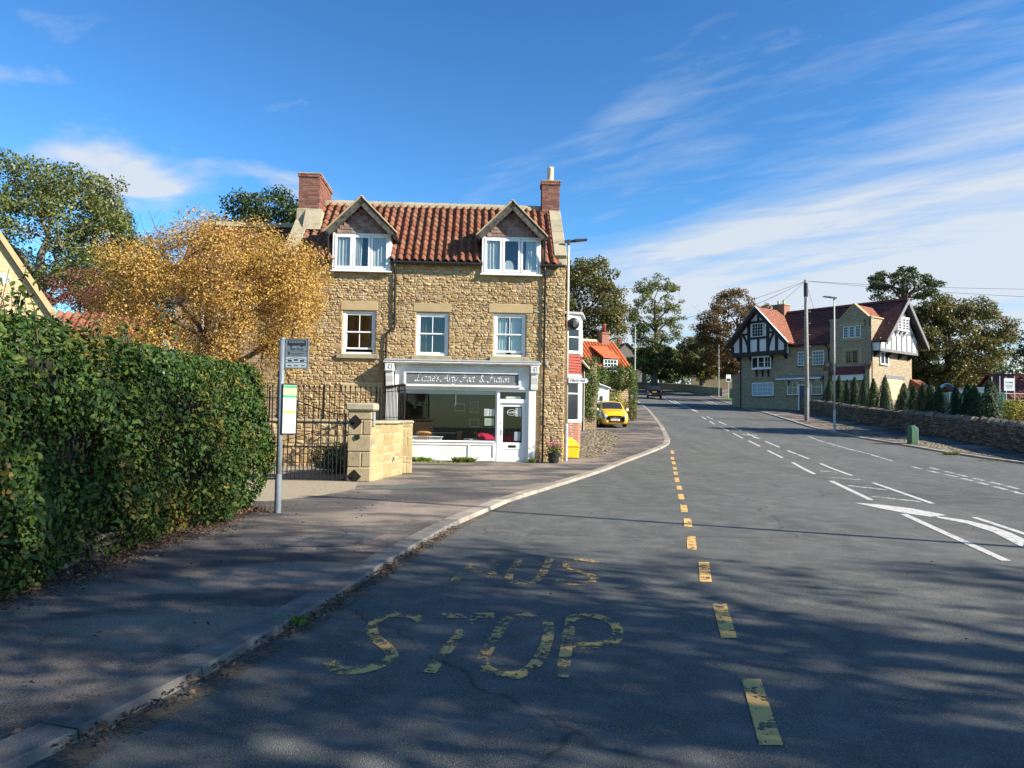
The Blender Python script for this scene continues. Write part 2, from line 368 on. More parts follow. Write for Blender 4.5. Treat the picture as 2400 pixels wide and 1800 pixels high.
plain('lamp_clear', (0.55, 0.55, 0.54), (0.35, 0.35, 0.36), 0.15, 9, 0, spec=0.8)
plain('dark_pane', (0.022, 0.026, 0.032), (0.012, 0.014, 0.018), 0.05, 1.2, 0, spec=0.35)
plain('skin_blue_sign', (0.30, 0.33, 0.35), None, 0.4, 6, 0)
plain('pink_petal', (0.62, 0.20, 0.32), (0.55, 0.15, 0.25), 0.7, 9, 0)
glassmat('window_glass')
glassmat('shop_glass', (0.93, 0.94, 0.94), 0.38)
# squared stone in courses and small plain tiles for the houses too far off for single pieces
def courses(name, c1, c2, mort, bw, bh, ms=0.012, bump=0.6, rot=False, bias=0.0, rough=0.9):
    b = NB(name)
    s = b.n.new('ShaderNodeSeparateXYZ'); b.l.new(b.tc.outputs['Object'], s.inputs[0])
    cb = b.n.new('ShaderNodeCombineXYZ')
    b.l.new(b.math('ADD', s.outputs[0], s.outputs[1]), cb.inputs[0]); b.l.new(s.outputs[2], cb.inputs[1])
    br = b.n.new('ShaderNodeTexBrick'); br.inputs['Scale'].default_value = 1.0
    br.inputs['Color1'].default_value = (*c1, 1); br.inputs['Color2'].default_value = (*c2, 1); br.inputs['Mortar'].default_value = (*mort, 1)
    br.inputs['Brick Width'].default_value = bw; br.inputs['Row Height'].default_value = bh
    br.inputs['Mortar Size'].default_value = ms; br.inputs['Bias'].default_value = bias
    dv = b.n.new('ShaderNodeVectorMath'); dv.operation = 'ADD'
    nn = b.n.new('ShaderNodeTexNoise'); nn.inputs['Scale'].default_value = 3.0; b.l.new(b.tc.outputs['Object'], nn.inputs['Vector'])
    sc_ = b.n.new('ShaderNodeVectorMath'); sc_.operation = 'SCALE'; sc_.inputs['Scale'].default_value = 0.05
    b.l.new(nn.outputs['Color'], sc_.inputs[0]); b.l.new(cb.outputs[0], dv.inputs[0]); b.l.new(sc_.outputs[0], dv.inputs[1])
    b.l.new(dv.outputs[0], br.inputs['Vector'])
    g = b.noise(b.tc.outputs['Object'], 5, 5, 0.65)
    c = b.mix(g, br.outputs['Color'], b.mix(1.0, br.outputs['Color'], (0.5, 0.48, 0.46), 'MULTIPLY'))
    h = b.math('ADD', b.math('MULTIPLY', b.math('SUBTRACT', 1.0, br.outputs['Fac']), 1.0), b.math('MULTIPLY', g, 0.8))
    return b.done(b.bsdf(c, rough, 0, 0.3, b.bump(h, bump, 0.03)))
courses('coursed_stone', (0.41, 0.325, 0.21), (0.53, 0.435, 0.30), (0.20, 0.155, 0.105), 0.34, 0.13, 0.012, 0.7)
courses('cottage_stone', (0.38, 0.28, 0.17), (0.50, 0.38, 0.23), (0.26, 0.19, 0.12), 0.26, 0.14, 0.015, 0.8)
courses('grey_block', (0.16, 0.15, 0.13), (0.20, 0.19, 0.165), (0.12, 0.11, 0.10), 0.4, 0.2)
courses('plain_tile_red', (0.14, 0.05, 0.036), (0.22, 0.082, 0.058), (0.04, 0.016, 0.013), 0.30, 0.19, 0.022, 0.9, rough=0.75)
courses('plain_tile_orange', (0.30, 0.10, 0.055), (0.40, 0.15, 0.08), (0.12, 0.045, 0.03), 0.30, 0.19, 0.02, 0.8, rough=0.7)
courses('red_brick', (0.34, 0.12, 0.075), (0.42, 0.17, 0.11), (0.42, 0.33, 0.25), 0.225, 0.075, 0.010, 0.5)
courses('pale_stone_house', (0.60, 0.46, 0.25), (0.66, 0.53, 0.31), (0.50, 0.40, 0.23), 0.3, 0.14, 0.012, 0.4)

leafmat('leaf_hedge', [(0.0, (0.018, 0.046, 0.012)), (0.35, (0.036, 0.08, 0.014)), (0.7, (0.066, 0.115, 0.016)), (0.93, (0.12, 0.15, 0.022)), (1.0, (0.22, 0.13, 0.025))], 0.25, 0.45, 0.3)
leafmat('leaf_gold', [(0.0, (0.30, 0.17, 0.06)), (0.3, (0.56, 0.31, 0.085)), (0.62, (0.68, 0.425, 0.11)), (0.85, (0.74, 0.54, 0.17)), (0.94, (0.46, 0.27, 0.08)), (1.0, (0.38, 0.15, 0.08))], 0.4, 0.55)
b = NB('leaf_hedge_mixed')
v = b.pos(); isl_ = b.island()
c = b.ramp(isl_, [(0.0, (0.014, 0.038, 0.010)), (0.4, (0.030, 0.068, 0.014)), (0.75, (0.055, 0.10, 0.016)), (1.0, (0.10, 0.135, 0.022))])
c2 = b.ramp(isl_, [(0.0, (0.07, 0.085, 0.018)), (0.5, (0.15, 0.145, 0.025)), (0.85, (0.24, 0.15, 0.03)), (1.0, (0.16, 0.07, 0.025))])
pf = b.ramp(b.math('ADD', b.noise(v, 0.75, 4, 0.6), b.math('MULTIPLY', b.math('SUBTRACT', isl_, 0.5), 0.16)), [(0.57, (0, 0, 0)), (0.70, (1, 1, 1))])
c = b.mix(pf, c, c2)
p_ = b.bsdf(c, 0.55, 0, 0.22)
t_ = b.n.new('ShaderNodeBsdfTranslucent'); b.l.new(b.mix(1.0, c, (1.0, 1.0, 0.55), 'MULTIPLY'), t_.inputs[0])
mx_ = b.n.new('ShaderNodeMixShader'); mx_.inputs[0].default_value = 0.25
b.l.new(p_, mx_.inputs[1]); b.l.new(t_.outputs[0], mx_.inputs[2]); b.done(mx_.outputs[0])
leafmat('leaf_green', [(0.0, (0.074, 0.101, 0.027)), (0.4, (0.128, 0.155, 0.041)), (0.8, (0.203, 0.216, 0.061)), (1.0, (0.270, 0.257, 0.081))], 0.35)
leafmat('leaf_dark', [(0.0, (0.032, 0.055, 0.020)), (0.5, (0.065, 0.102, 0.032)), (1.0, (0.123, 0.152, 0.051))], 0.3)
leafmat('leaf_olive', [(0.0, (0.081, 0.088, 0.027)), (0.5, (0.135, 0.135, 0.041)), (0.85, (0.203, 0.176, 0.054)), (1.0, (0.216, 0.135, 0.047))], 0.35)
leafmat('leaf_rust', [(0.0, (0.094, 0.069, 0.027)), (0.4, (0.163, 0.100, 0.037)), (0.8, (0.225, 0.131, 0.050)), (1.0, (0.288, 0.112, 0.050))], 0.35)
leafmat('leaf_red', [(0.0, (0.130, 0.039, 0.039)), (0.5, (0.247, 0.072, 0.065)), (1.0, (0.312, 0.143, 0.091))], 0.35)
leafmat('leaf_conifer', [(0.0, (0.014, 0.041, 0.011)), (0.6, (0.029, 0.068, 0.016)), (1.0, (0.063, 0.108, 0.025))], 0.2, 0.6)
leafmat('leaf_lime', [(0.0, (0.20, 0.22, 0.035)), (0.6, (0.36, 0.33, 0.05)), (1.0, (0.48, 0.40, 0.08))], 0.4)
leafmat('leaf_ivy', [(0.0, (0.05, 0.085, 0.018)), (0.6, (0.10, 0.15, 0.03)), (1.0, (0.17, 0.21, 0.045))], 0.3)
leafmat('grass_blade', [(0.0, (0.10, 0.16, 0.03)), (1.0, (0.24, 0.30, 0.06))], 0.3)
# ------------------------------------------------------------------ building helpers
import bmesh
PTS = [(-50, 0), (16, 0), (24, .06), (30, .28), (36, .6), (42, .95), (55, 1.75), (70, 2.68), (80, 3.3), (91, 4.1), (105, 5.2), (120, 6.5), (135, 7.3), (160, 7.9), (400, 10)]
def gz(y):
    """height of the carriageway: level by the shop, then climbing away"""
    P = PTS
    if y <= P[0][0]: return P[0][1]
    for i in range(len(P) - 1):
        if y <= P[i + 1][0]:
            (x0, y0), (x1, y1) = P[i], P[i + 1]
            h = x1 - x0; t = (y - x0) / h; s = (y1 - y0) / h
            m0 = s if i == 0 else 0.5 * (s + (y0 - P[i - 1][1]) / (x0 - P[i - 1][0]))
            m1 = s if i + 2 >= len(P) else 0.5 * (s + (P[i + 2][1] - y1) / (P[i + 2][0] - x1))
            return (2*t**3 - 3*t*t + 1)*y0 + (t**3 - 2*t*t + t)*h*m0 + (-2*t**3 + 3*t*t)*y1 + (t**3 - t*t)*h*m1
    return P[-1][1]
def lerp_y(line, y):
    """x of a polyline of (x, y) points that runs up the y axis"""
    if y <= line[0][1]: return line[0][0]
    for (xa, ya), (xb, yb) in zip(line, line[1:]):
        if y <= yb: return xa + (xb - xa) * (y - ya) / (yb - ya)
    return line[-1][0]

def tag(o, label=None, cat=None, group=None, kind=None):
    if label: o['label'] = label
    if cat: o['category'] = cat
    if group: o['group'] = group
    if kind: o['kind'] = kind
    return o
def link(o, parent=None):
    COL.objects.link(o)
    if parent is not None: o.parent = parent
    return o
def thing(name, loc, rz=0.0, label=None, cat=None, group=None):
    o = bpy.data.objects.new(name, None)
    o.empty_display_size = 0.2
    o.location = loc; o.rotation_euler = (0, 0, rz)
    link(o); return tag(o, label, cat, group)
def inst(name, mesh, parent, loc=(0, 0, 0), rot=(0, 0, 0), scale=(1, 1, 1)):
    o = bpy.data.objects.new(name, mesh)
    o.location = loc; o.rotation_euler = rot; o.scale = scale
    return link(o, parent)
def copy_tree(o, parent=None):
    c = o.copy(); COL.objects.link(c); c.parent = parent
    for ch in list(o.children): copy_tree(ch, c)
    return c

class MB:
    def __init__(s): s.v = []; s.f = []
    def add(s, vs, fs):
        k = len(s.v); s.v += [tuple(p) for p in vs]; s.f += [tuple(i + k for i in f) for f in fs]; return s
    def hexa(s, p):     # 8 points: bottom ring then top ring
        return s.add(p, [(3, 2, 1, 0), (4, 5, 6, 7), (0, 1, 5, 4), (1, 2, 6, 5), (2, 3, 7, 6), (3, 0, 4, 7)])
    def box(s, x0, x1, y0, y1, z0, z1):
        return s.hexa([(x0, y0, z0), (x1, y0, z0), (x1, y1, z0), (x0, y1, z0), (x0, y0, z1), (x1, y0, z1), (x1, y1, z1), (x0, y1, z1)])
    def obox(s, c, size, rz=0.0, rx=0.0, ry=0.0):
        M = Matrix.Translation(c) @ Matrix.Rotation(rz, 4, 'Z') @ Matrix.Rotation(ry, 4, 'Y') @ Matrix.Rotation(rx, 4, 'X')
        a, b_, c_ = size[0] / 2, size[1] / 2, size[2] / 2
        return s.hexa([M @ Vector(p) for p in ((-a, -b_, -c_), (a, -b_, -c_), (a, b_, -c_), (-a, b_, -c_), (-a, -b_, c_), (a, -b_, c_), (a, b_, c_), (-a, b_, c_))])
    def bar(s, p0, p1, w, d=None, up=(0, 0, 1)):
        """square bar between two points"""
        p0, p1 = Vector(p0), Vector(p1); d = d or w
        t = (p1 - p0).normalized(); a = t.cross(Vector(up))
        if a.length < 1e-4: a = t.cross(Vector((0, 1, 0)))
        a.normalize(); b_ = a.cross(t)
        a *= w / 2; b_ *= d / 2
        return s.hexa([p0 - a - b_, p0 + a - b_, p0 + a + b_, p0 - a + b_, p1 - a - b_, p1 + a - b_, p1 + a + b_, p1 - a + b_])
    def tube(s, pts, r, n=8, cap=True):
        pts = [Vector(p) for p in pts]
        rs = r if isinstance(r, (list, tuple)) else [r] * len(pts)
        k = len(s.v); prev = None
        for i, p in enumerate(pts):
            t = (pts[min(i + 1, len(pts) - 1)] - pts[max(i - 1, 0)])
            if t.length < 1e-9: t = Vector((0, 0, 1))
            t.normalize()
            a = (prev - t * prev.dot(t)) if prev is not None else t.orthogonal()
            if a.length < 1e-6: a = t.orthogonal()
            a.normalize(); prev = a; b_ = t.cross(a)
            for j in range(n):
                q = 2 * math.pi * j / n
                s.v.append(tuple(p + (a * math.cos(q) + b_ * math.sin(q)) * rs[i]))
        for i in range(len(pts) - 1):
            for j in range(n):
                j2 = (j + 1) % n
                s.f.append((k + i*n + j, k + i*n + j2, k + (i+1)*n + j2, k + (i+1)*n + j))
        if cap:
            s.f.append(tuple(k + j for j in reversed(range(n)))); s.f.append(tuple(k + (len(pts)-1)*n + j for j in range(n)))
        return s
    def cyl(s, p0, p1, r0, r1=None, n=12): return s.tube([p0, p1], [r0, r0 if r1 is None else r1], n)
    def prism(s, poly, y0, y1):        # polygon in x,z pushed along y
        n = len(poly)
        vs = [(x, y0, z) for x, z in poly] + [(x, y1, z) for x, z in poly]
        fs = [tuple(range(n)), tuple(reversed(range(n, 2*n)))] + [(i, n + i, n + (i+1) % n, (i+1) % n) for i in range(n)]
        return s.add(vs, fs)
    def prismx(s, poly, x0, x1):       # polygon in y,z pushed along x
        n = len(poly)
        vs = [(x0, y, z) for y, z in poly] + [(x1, y, z) for y, z in poly]
        fs = [tuple(reversed(range(n))), tuple(range(n, 2*n))] + [(i, (i+1) % n, n + (i+1) % n, n + i) for i in range(n)]
        return s.add(vs, fs)
    def prismz(s, poly, z0, z1):
        n = len(poly)
        vs = [(x, y, z0) for x, y in poly] + [(x, y, z1) for x, y in poly]
        fs = [tuple(reversed(range(n))), tuple(range(n, 2*n))] + [(i, (i+1) % n, n + (i+1) % n, n + i) for i in range(n)]
        return s.add(vs, fs)
    def quad(s, a, b_, c, d): return s.add([a, b_, c, d], [(0, 1, 2, 3)])
    def lathe(s, prof, n=12, c=(0, 0, 0)):
        k = len(s.v)
        for r, z in prof:
            for j in range(n):
                q = 2 * math.pi * j / n
                s.v.append((c[0] + r*math.cos(q), c[1] + r*math.sin(q), c[2] + z))
        for i in range(len(prof) - 1):
            for j in range(n):
                j2 = (j+1) % n
                s.f.append((k + i*n + j, k + i*n + j2, k + (i+1)*n + j2, k + (i+1)*n + j))
        s.f.append(tuple(k + j for j in reversed(range(n)))); s.f.append(tuple(k + (len(prof)-1)*n + j for j in range(n)))
        return s
    def mesh(s, name, mat, smooth=False):
        me = bpy.data.meshes.new(name)
        me.from_pydata(s.v, [], s.f)
        me.materials.append(MATS[mat] if isinstance(mat, str) else mat)
        if smooth: me.polygons.foreach_set('use_smooth', [True] * len(me.polygons))
        me.update(); return me
    def build(s, name, mat, parent=None, smooth=False, bevel=0.0, loc=(0, 0, 0), rot=(0, 0, 0), kind=None, auto=None):
        o = inst(name, s.mesh(name, mat, smooth), parent, loc, rot)
        if bevel:
            m = o.modifiers.new('soft_edge', 'BEVEL'); m.width = bevel; m.segments = 1; m.limit_method = 'ANGLE'
        if kind: o['kind'] = kind
        return o

def fast_mesh(name, verts, quads, mat, smooth=False):
    """verts (N,3) and quads (M,4) as arrays"""
    me = bpy.data.meshes.new(name)
    me.vertices.add(len(verts)); me.vertices.foreach_set('co', np.asarray(verts, np.float32).ravel())
    q = np.asarray(quads, np.int32); k = q.shape[1]
    me.loops.add(q.size); me.loops.foreach_set('vertex_index', q.ravel())
    me.polygons.add(len(q)); me.polygons.foreach_set('loop_start', np.arange(0, q.size, k, dtype=np.int32))
    if smooth: me.polygons.foreach_set('use_smooth', np.ones(len(q), bool))
    me.materials.append(MATS[mat]); me.update(); me.validate(); return me

def leaf_arrays(pts, nrm, size, rng, oval=False, aspect=0.55, fold=0.18, jitter=0.7):
    N = len(pts)
    n = nrm + rng.normal(0, jitter, (N, 3)); n /= np.linalg.norm(n, axis=1, keepdims=True) + 1e-9
    t = rng.normal(0, 1, (N, 3)); t[:, 2] -= 0.5
    t -= n * (t * n).sum(1, keepdims=True); t /= np.linalg.norm(t, axis=1, keepdims=True) + 1e-9
    s = np.cross(n, t); L = size[:, None]
    if oval:
        w = aspect * 0.5
        up = n * fold * L
        pr = [(0.0, 0.0), (0.28, w * 0.92), (0.68, w * 0.78), (1.0, 0.0)]
        vs = [pts + t*L*a + s*L*b_ + (up * (b_ / w) if b_ else 0) for a, b_ in pr] + [pts + t*L*a - s*L*b_ + up * (b_ / w) for a, b_ in (pr[2], pr[1])]
        V = np.stack(vs, 1).reshape(-1, 3); base = (np.arange(N) * 6)[:, None]
        Q = np.concatenate([base + np.array([0, 1, 2, 3]), base + np.array([0, 3, 4, 5])], 0)
        return V, Q
    w = aspect * 0.5; up = n * fold * L
    V = np.stack([pts, pts + t*L*0.5 + s*L*w + up, pts + t*L, pts + t*L*0.5 - s*L*w + up], 1).reshape(-1, 3)
    Q = (np.arange(N) * 4)[:, None] + np.array([0, 1, 2, 3])
    return V, Q
def leaves(name, pts, nrm, size, mat, parent, rng, **k):
    V, Q = leaf_arrays(pts, nrm, size, rng, **k)
    return inst(name, fast_mesh(name, V, Q, mat), parent)

def drape(name, poly, dz, mat, parent=None, step=1.0, zf=None):
    """a flat outline in plan laid on the slope"""
    bm = bmesh.new()
    vs = [bm.verts.new((x, y, 0)) for x, y in poly]
    bm.faces.new(vs)
    ys = [p[1] for p in poly]; y = math.floor(min(ys)) + step
    if step:
        while y < max(ys):
            bmesh.ops.bisect_plane(bm, geom=bm.verts[:] + bm.edges[:] + bm.faces[:], plane_co=(0, y, 0), plane_no=(0, 1, 0))
            y += step
    bmesh.ops.triangulate(bm, faces=[f for f in bm.faces if len(f.verts) > 4])
    for v in bm.verts: v.co.z = (zf or gz)(v.co.y) + dz
    bmesh.ops.recalc_face_normals(bm, faces=bm.faces[:])
    me = bpy.data.meshes.new(name); bm.to_mesh(me); bm.free()
    if len(me.polygons) and me.polygons[0].normal.z < 0: me.flip_normals()
    me.materials.append(MATS[mat]); me.update()
    return inst(name, me, parent)

def strip_rows(name, left, right, y0, y1, dz, mat, step=1.0, cols=6, parent=None):
    """a sheet between two x(y) lines"""
    n = int(round((y1 - y0) / step)); V = []; Q = []
    for i in range(n + 1):
        y = y0 + (y1 - y0) * i / n; a = left(y); c = right(y)
        for j in range(cols + 1): V.append((a + (c - a) * j / cols, y, gz(y) + dz))
    for i in range(n):
        for j in range(cols):
            k = i*(cols+1) + j; Q.append((k, k+1, k+cols+2, k+cols+1))
    return inst(name, fast_mesh(name, V, Q, mat), parent)

# ------------------------------------------------------------------ ground, road, footways
ys = sorted(set([-60, -30, -15] + list(range(-8, 160, 2)) + [180, 220, 280, 360, 480, 650]))
xs = [-420, -200, -100, -60, -40, -25, -12, 0, 12, 25, 40, 60, 100, 200, 420]
V = [(x, y, gz(y) - 0.10) for y in ys for x in xs]
Q = [(i*len(xs)+j, i*len(xs)+j+1, (i+1)*len(xs)+j+1, (i+1)*len(xs)+j) for i in range(len(ys)-1) for j in range(len(xs)-1)]
tag(inst('ground', fast_mesh('ground', V, Q, 'ground_soil'), None), kind='structure')
KL = [(-5.1, -6), (-3.35, 0), (-2.72, 2.0), (-2.25, 3.5), (-1.98, 4.39), (-1.79, 5.35), (-1.52, 6.78), (-1.31, 8.37), (-0.87, 10.97), (-0.02, 14.24), (1.8, 19.35), (3.97, 25.55), (6.6, 31.9), (7.3, 33.8), (7.91, 36.43), (9.27, 44.38), (10.63, 53.34), (12.21, 64.34), (14.11, 79.73), (15.6, 92), (16.4, 102), (16.0, 110), (13.5, 118), (7.0, 125), (-8.0, 131), (-30, 135)]
KR = [(60, 17.4), (34, 18.2), (26, 19.5), (22, 21.6), (20.2, 24), (19.19, 27.43), (18.86, 31.53), (18.78, 35.34), (18.66, 39.42), (18.95, 45.94), (20.37, 54.12), (22.14, 64.22), (23.36, 74.6), (24.34, 81.88), (25.4, 89.23), (27.2, 101), (27.6, 106), (26.0, 112), (21.0, 119.5), (10, 127), (-10, 134), (-30, 140)]
KS = [(12.4, -8), (12.4, 8.5), (13.0, 10.4), (14.6, 11.8), (18, 12.7), (30, 13.4), (60, 14.0)]
road = tag(strip_rows('road', lambda y: -4.0, lambda y: 62.0, -6, 142, 0.0, 'asphalt', 1.0, 4), kind='structure')
KERB_W, KERB_H = 0.27, 0.065
def foot(name, line, side, y0, y1, far):
    f = lambda y: lerp_y(line, y) + side * KERB_W * 0.7
    g = lambda y: far
    return tag(strip_rows(name, *((f, g) if side > 0 else (g, f)), y0, y1, KERB_H - 0.008, 'footway_tarmac', 0.5, 5), kind='structure')
pave_l = foot('footway', KL, -1, -6, 135, -34)
pave_r = foot('footway', KR, 1, 17.5, 140, 62)
pave_s = foot('footway', KS, 1, -6, 14, 62)

def kerbs(line, side, y0, y1, parent, far_y, seed, dark_below=-99):
    rg = random.Random(seed)
    # walk along the line at about 0.92 m steps
    pts = []; dens = []
    for (xa, ya), (xb, yb) in zip(line, line[1:]):
        d = math.hypot(xb-xa, yb-ya); n = max(2, int(d / 0.1))
        dens += [(xa + (xb-xa)*i/n, ya + (yb-ya)*i/n) for i in range(n)]
    dens = [p for p in dens if y0 <= p[1] <= y1]
    acc = 0; pts = [dens[0]]; want = 0.92
    for a, c in zip(dens, dens[1:]):
        acc += math.hypot(c[0]-a[0], c[1]-a[1])
        if acc >= want: pts.append(c); acc = 0; want = rg.uniform(0.85, 1.0)
    rest = MB()
    for a, c in zip(pts, pts[1:]):
        a, c = Vector((a[0], a[1], 0)), Vector((c[0], c[1], 0)); t = (c - a).normalized()
        nrm = Vector((-t.y, t.x, 0)) * (1 if side < 0 else -1)
        g = 0.007; h = KERB_H + rg.uniform(-0.007, 0.007)
        ring = [a + t*g, c - t*g, c - t*g + nrm*KERB_W, a + t*g + nrm*KERB_W]
        bot = [(p.x, p.y, gz(p.y) - 0.03) for p in ring]
        ch = 0.018
        top = [(p.x + nrm.x*ch*(k < 2), p.y + nrm.y*ch*(k < 2), gz(p.y) + h) for k, p in enumerate(ring)]
        mb = rest if a.y > far_y else MB()
        mb.hexa(bot + top)
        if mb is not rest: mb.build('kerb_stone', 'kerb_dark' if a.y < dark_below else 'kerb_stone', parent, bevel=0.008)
    if rest.v: rest.build('kerb_line', 'kerb_stone', parent, kind='stuff')
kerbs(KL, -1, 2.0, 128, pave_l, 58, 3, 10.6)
kerbs(KR, 1, 18.0, 118, pave_r, 58, 5, 10)
kerbs(KS, 1, 2.0, 13.2, pave_s, 40, 6)

# patches of other surfacing on the footways
PZ = KERB_H - 0.004
tag(drape('gravel_drive', [(-9, 13.6), (-4.4, 13.3), (-3.75, 14.2), (-3.3, 15.6), (-3.55, 17.1), (-4.0, 17.5), (-4.0, 22.3), (-9, 22.3)], PZ, 'gravel'), kind='structure')
tag(drape('cobbled_strip', [(2.25, 26.6), (3.3, 27.0), (4.05, 29.6), (4.95, 34), (5.6, 38.6), (5.3, 41), (4.3, 41), (3.9, 38), (2.8, 31)], PZ, 'cobbles'), kind='structure')
tag(drape('cobbled_strip', [(19.95, 27.0), (19.6, 31.5), (19.55, 36), (19.6, 42), (20.0, 47), (21.0, 53), (22.4, 54), (22.1, 49), (21.6, 45), (21.2, 39), (20.95, 34), (20.5, 29.5), (20.6, 25.0), (22.0, 22.6), (21.3, 22.2)], PZ, 'cobbles'), kind='structure')
tag(drape('grass_verge', [(25.9, 86), (27.0, 92), (28.6, 99), (31, 99), (31, 90), (28, 80.6), (26.3, 80.5)], PZ, 'mown_grass'), kind='structure')
tag(drape('grass_verge', [(14.2, -5.8), (14.2, 8), (16, 10.2), (20, 11.2), (60, 12.2), (60, -5.8)], PZ, 'mown_grass'), kind='structure')
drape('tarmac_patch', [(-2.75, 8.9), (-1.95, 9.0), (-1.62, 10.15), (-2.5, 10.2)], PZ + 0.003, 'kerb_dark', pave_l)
drape('tarmac_patch', [(-3.4, 15.4), (0.3, 16.9), (1.0, 18.4), (-2.4, 17.0)], PZ + 0.0005, 'asphalt', pave_l)
drape('dirt_line', [(-2.7, 2.0), (-2.23, 3.5), (-1.97, 4.39), (-1.78, 5.35), (-1.51, 6.78), (-1.30, 8.37), (-0.86, 10.97), (0, 14.24), (.08, 14.2), (-0.72, 10.9), (-1.16, 8.3), (-1.34, 6.7), (-1.60, 5.3), (-1.80, 4.3), (-2.02, 3.4), (-2.5, 2.0)], 0.004, 'gutter_dirt', road)

# ------------------------------------------------------------------ painted markings
MZ = 0.006
MARKS = [[(10.19,26.7),(10.32,26.73),(9.40,22.56),(9.25,22.53)],[(11.1,26.44),(11.22,26.46),(10.38,22.2),(10.24,22.1)],[(8.77,20.26),(8.92,20.29),(7.73,15.63),(7.58,15.55)],[(9.76,19.9),(9.88,19.91),(8.76,15.17),(8.62,15.11)],
 [(7.07,13.34),(7.21,13.36),(6.14,9.03),(6.02,9.03)],[(8.18,13.07),(8.30,13.08),(7.9,11.2),(7.76,11.11)],
 [(11.02,31.63),(11.14,31.64),(10.63,28.6),(10.49,28.47)],[(11.92,31.77),(12.04,31.78),(11.84,30.35),(11.71,30.23)],[(11.68,30.0),(11.79,30.01),(11.54,28.3),(11.41,28.19)],[(11.79,36.59),(11.91,36.61),(11.45,33.6),(11.32,33.5)],[(12.54,36.31),(12.66,36.33),(12.25,33.35),(12.12,33.2)],[(12.43,41.21),(12.54,41.23),(12.08,38.1),(11.95,37.98)],[(13.17,41.1),(13.29,41.12),(12.86,37.95),(12.73,37.79)],[(13.13,46.18),(13.25,46.2),(12.8,43.0),(12.67,42.79)],[(13.93,46.5),(14.05,46.52),(13.58,43.1),(13.45,42.95)],[(13.91,51.6),(14.03,51.62),(13.54,48.65),(13.4,48.46)],[(14.52,51.55),(14.64,51.57),(14.18,48.1),(14.04,47.94)],[(14.77,57.01),(14.9,57.04),(14.36,53.8),(14.23,53.62)],[(15.26,57.37),(15.39,57.4),(14.96,54.2),(14.82,53.97)],
 [(19.69,94.85),(19.85,94.9),(16.27,63.5),(16.1,63.2)],[(20.2,94.2),(20.36,94.3),(16.72,65.9),(16.55,65.7)],
 [(7.04,15.06),(7.42,14.81),(7.77,14.22),(7.9,13.31),(7.45,13.05),(7.24,13.51),(7.12,14.2)],
 [(7.62,13.17),(7.85,12.65),(7.84,11.97),(7.69,11.31),(7.48,10.71),(6.96,10.0),(7.21,10.69),(7.45,11.37),(7.6,12.24),(7.5,12.92)]]
for m in MARKS: drape('white_line', m, MZ, 'white_paint', road)
WORN = [[(8.6,18.9),(8.78,19.02),(9.24,17.99),(9.14,17.8)],[(7.97,16.36),(8.09,16.37),(8.67,15.5),(8.54,15.32)],[(9.25,21.41),(9.35,21.42),(9.97,20.8),(9.86,20.64)],[(10.02,23.78),(10.39,23.4),(10.3,23.2),(9.91,23.51)],
  [(16.10,39.9),(16.22,39.86),(15.69,36.85),(15.26,33.11),(15.07,30.68),(14.55,27.84),(14.42,27.84),(14.95,30.68),(15.14,33.11),(15.57,36.85)],
 [(23.35,90.16),(23.55,90.4),(21.85,78.8),(21.65,78.5)],[(23.96,90.34),(24.16,90.6),(22.6,79.6),(22.38,79.2)],
 [(12.7,38.6),(13.1,38.5),(13.1,38.2),(12.7,38.3)],[(13.4,39.8),(13.5,40.3),(12.7,40.5),(12.65,40.1)]]
for m in WORN: drape('white_line', m, MZ, 'white_paint_worn', road)
def dash_row(line, n, w, gap, mat):
    L = [Vector((x, y, 0)) for x, y in line]; tot = sum((b_ - a).length for a, b_ in zip(L, L[1:]))
    def at(d):
        for a, b_ in zip(L, L[1:]):
            if d <= (b_ - a).length: return a + (b_ - a).normalized() * d, (b_ - a).normalized()
            d -= (b_ - a).length
        return L[-1], (L[-1] - L[-2]).normalized()
    per = tot / n
    for i in range(n):
        a, ta = at(i*per); c, tc_ = at(i*per + per*(1-gap)); s = Vector((-ta.y, ta.x, 0)) * w/2
        drape('white_line', [(p.x, p.y) for p in (a + s, a - s, c - s, c + s)], MZ, mat, road)
dash_row([(14.1, 25.8), (13.55, 22.24), (12.9, 19.9), (12.2, 17.6), (11.5, 15.6)], 8, 0.15, 0.3, 'white_paint_worn')
dash_row([(14.65, 25.64), (14.21, 23.54), (13.5, 20.56), (12.86, 18.41), (12.1, 16.0)], 8, 0.15, 0.3, 'white_paint_worn')
YD = [((6.79,30.94),(6.5,29.46)),((6.18,28.14),(5.97,27.05)),((5.83,26.34),(5.62,25.23)),((5.41,24.28),(5.23,23.34)),((5.06,22.55),(4.84,21.47)),((4.64,20.55),(4.36,19.2)),((4.16,18.18),(3.95,17.13)),((3.75,16.2),(3.53,15.14)),((3.36,14.26),(3.12,13.17)),((2.97,12.33),(2.76,11.39)),((2.58,10.49),(2.34,9.45)),((2.28,8.65),(2.03,7.62)),((1.92,6.74),(1.70,5.70)),((1.58,4.82),(1.37,3.86)),((1.28,2.9),(1.1,1.9))]
for (x0, y0), (x1, y1) in YD:
    w = 0.062
    drape('yellow_line', [(x0-w, y0), (x0+w, y0), (x1+w, y1), (x1-w, y1)], MZ, 'yellow_paint', road)
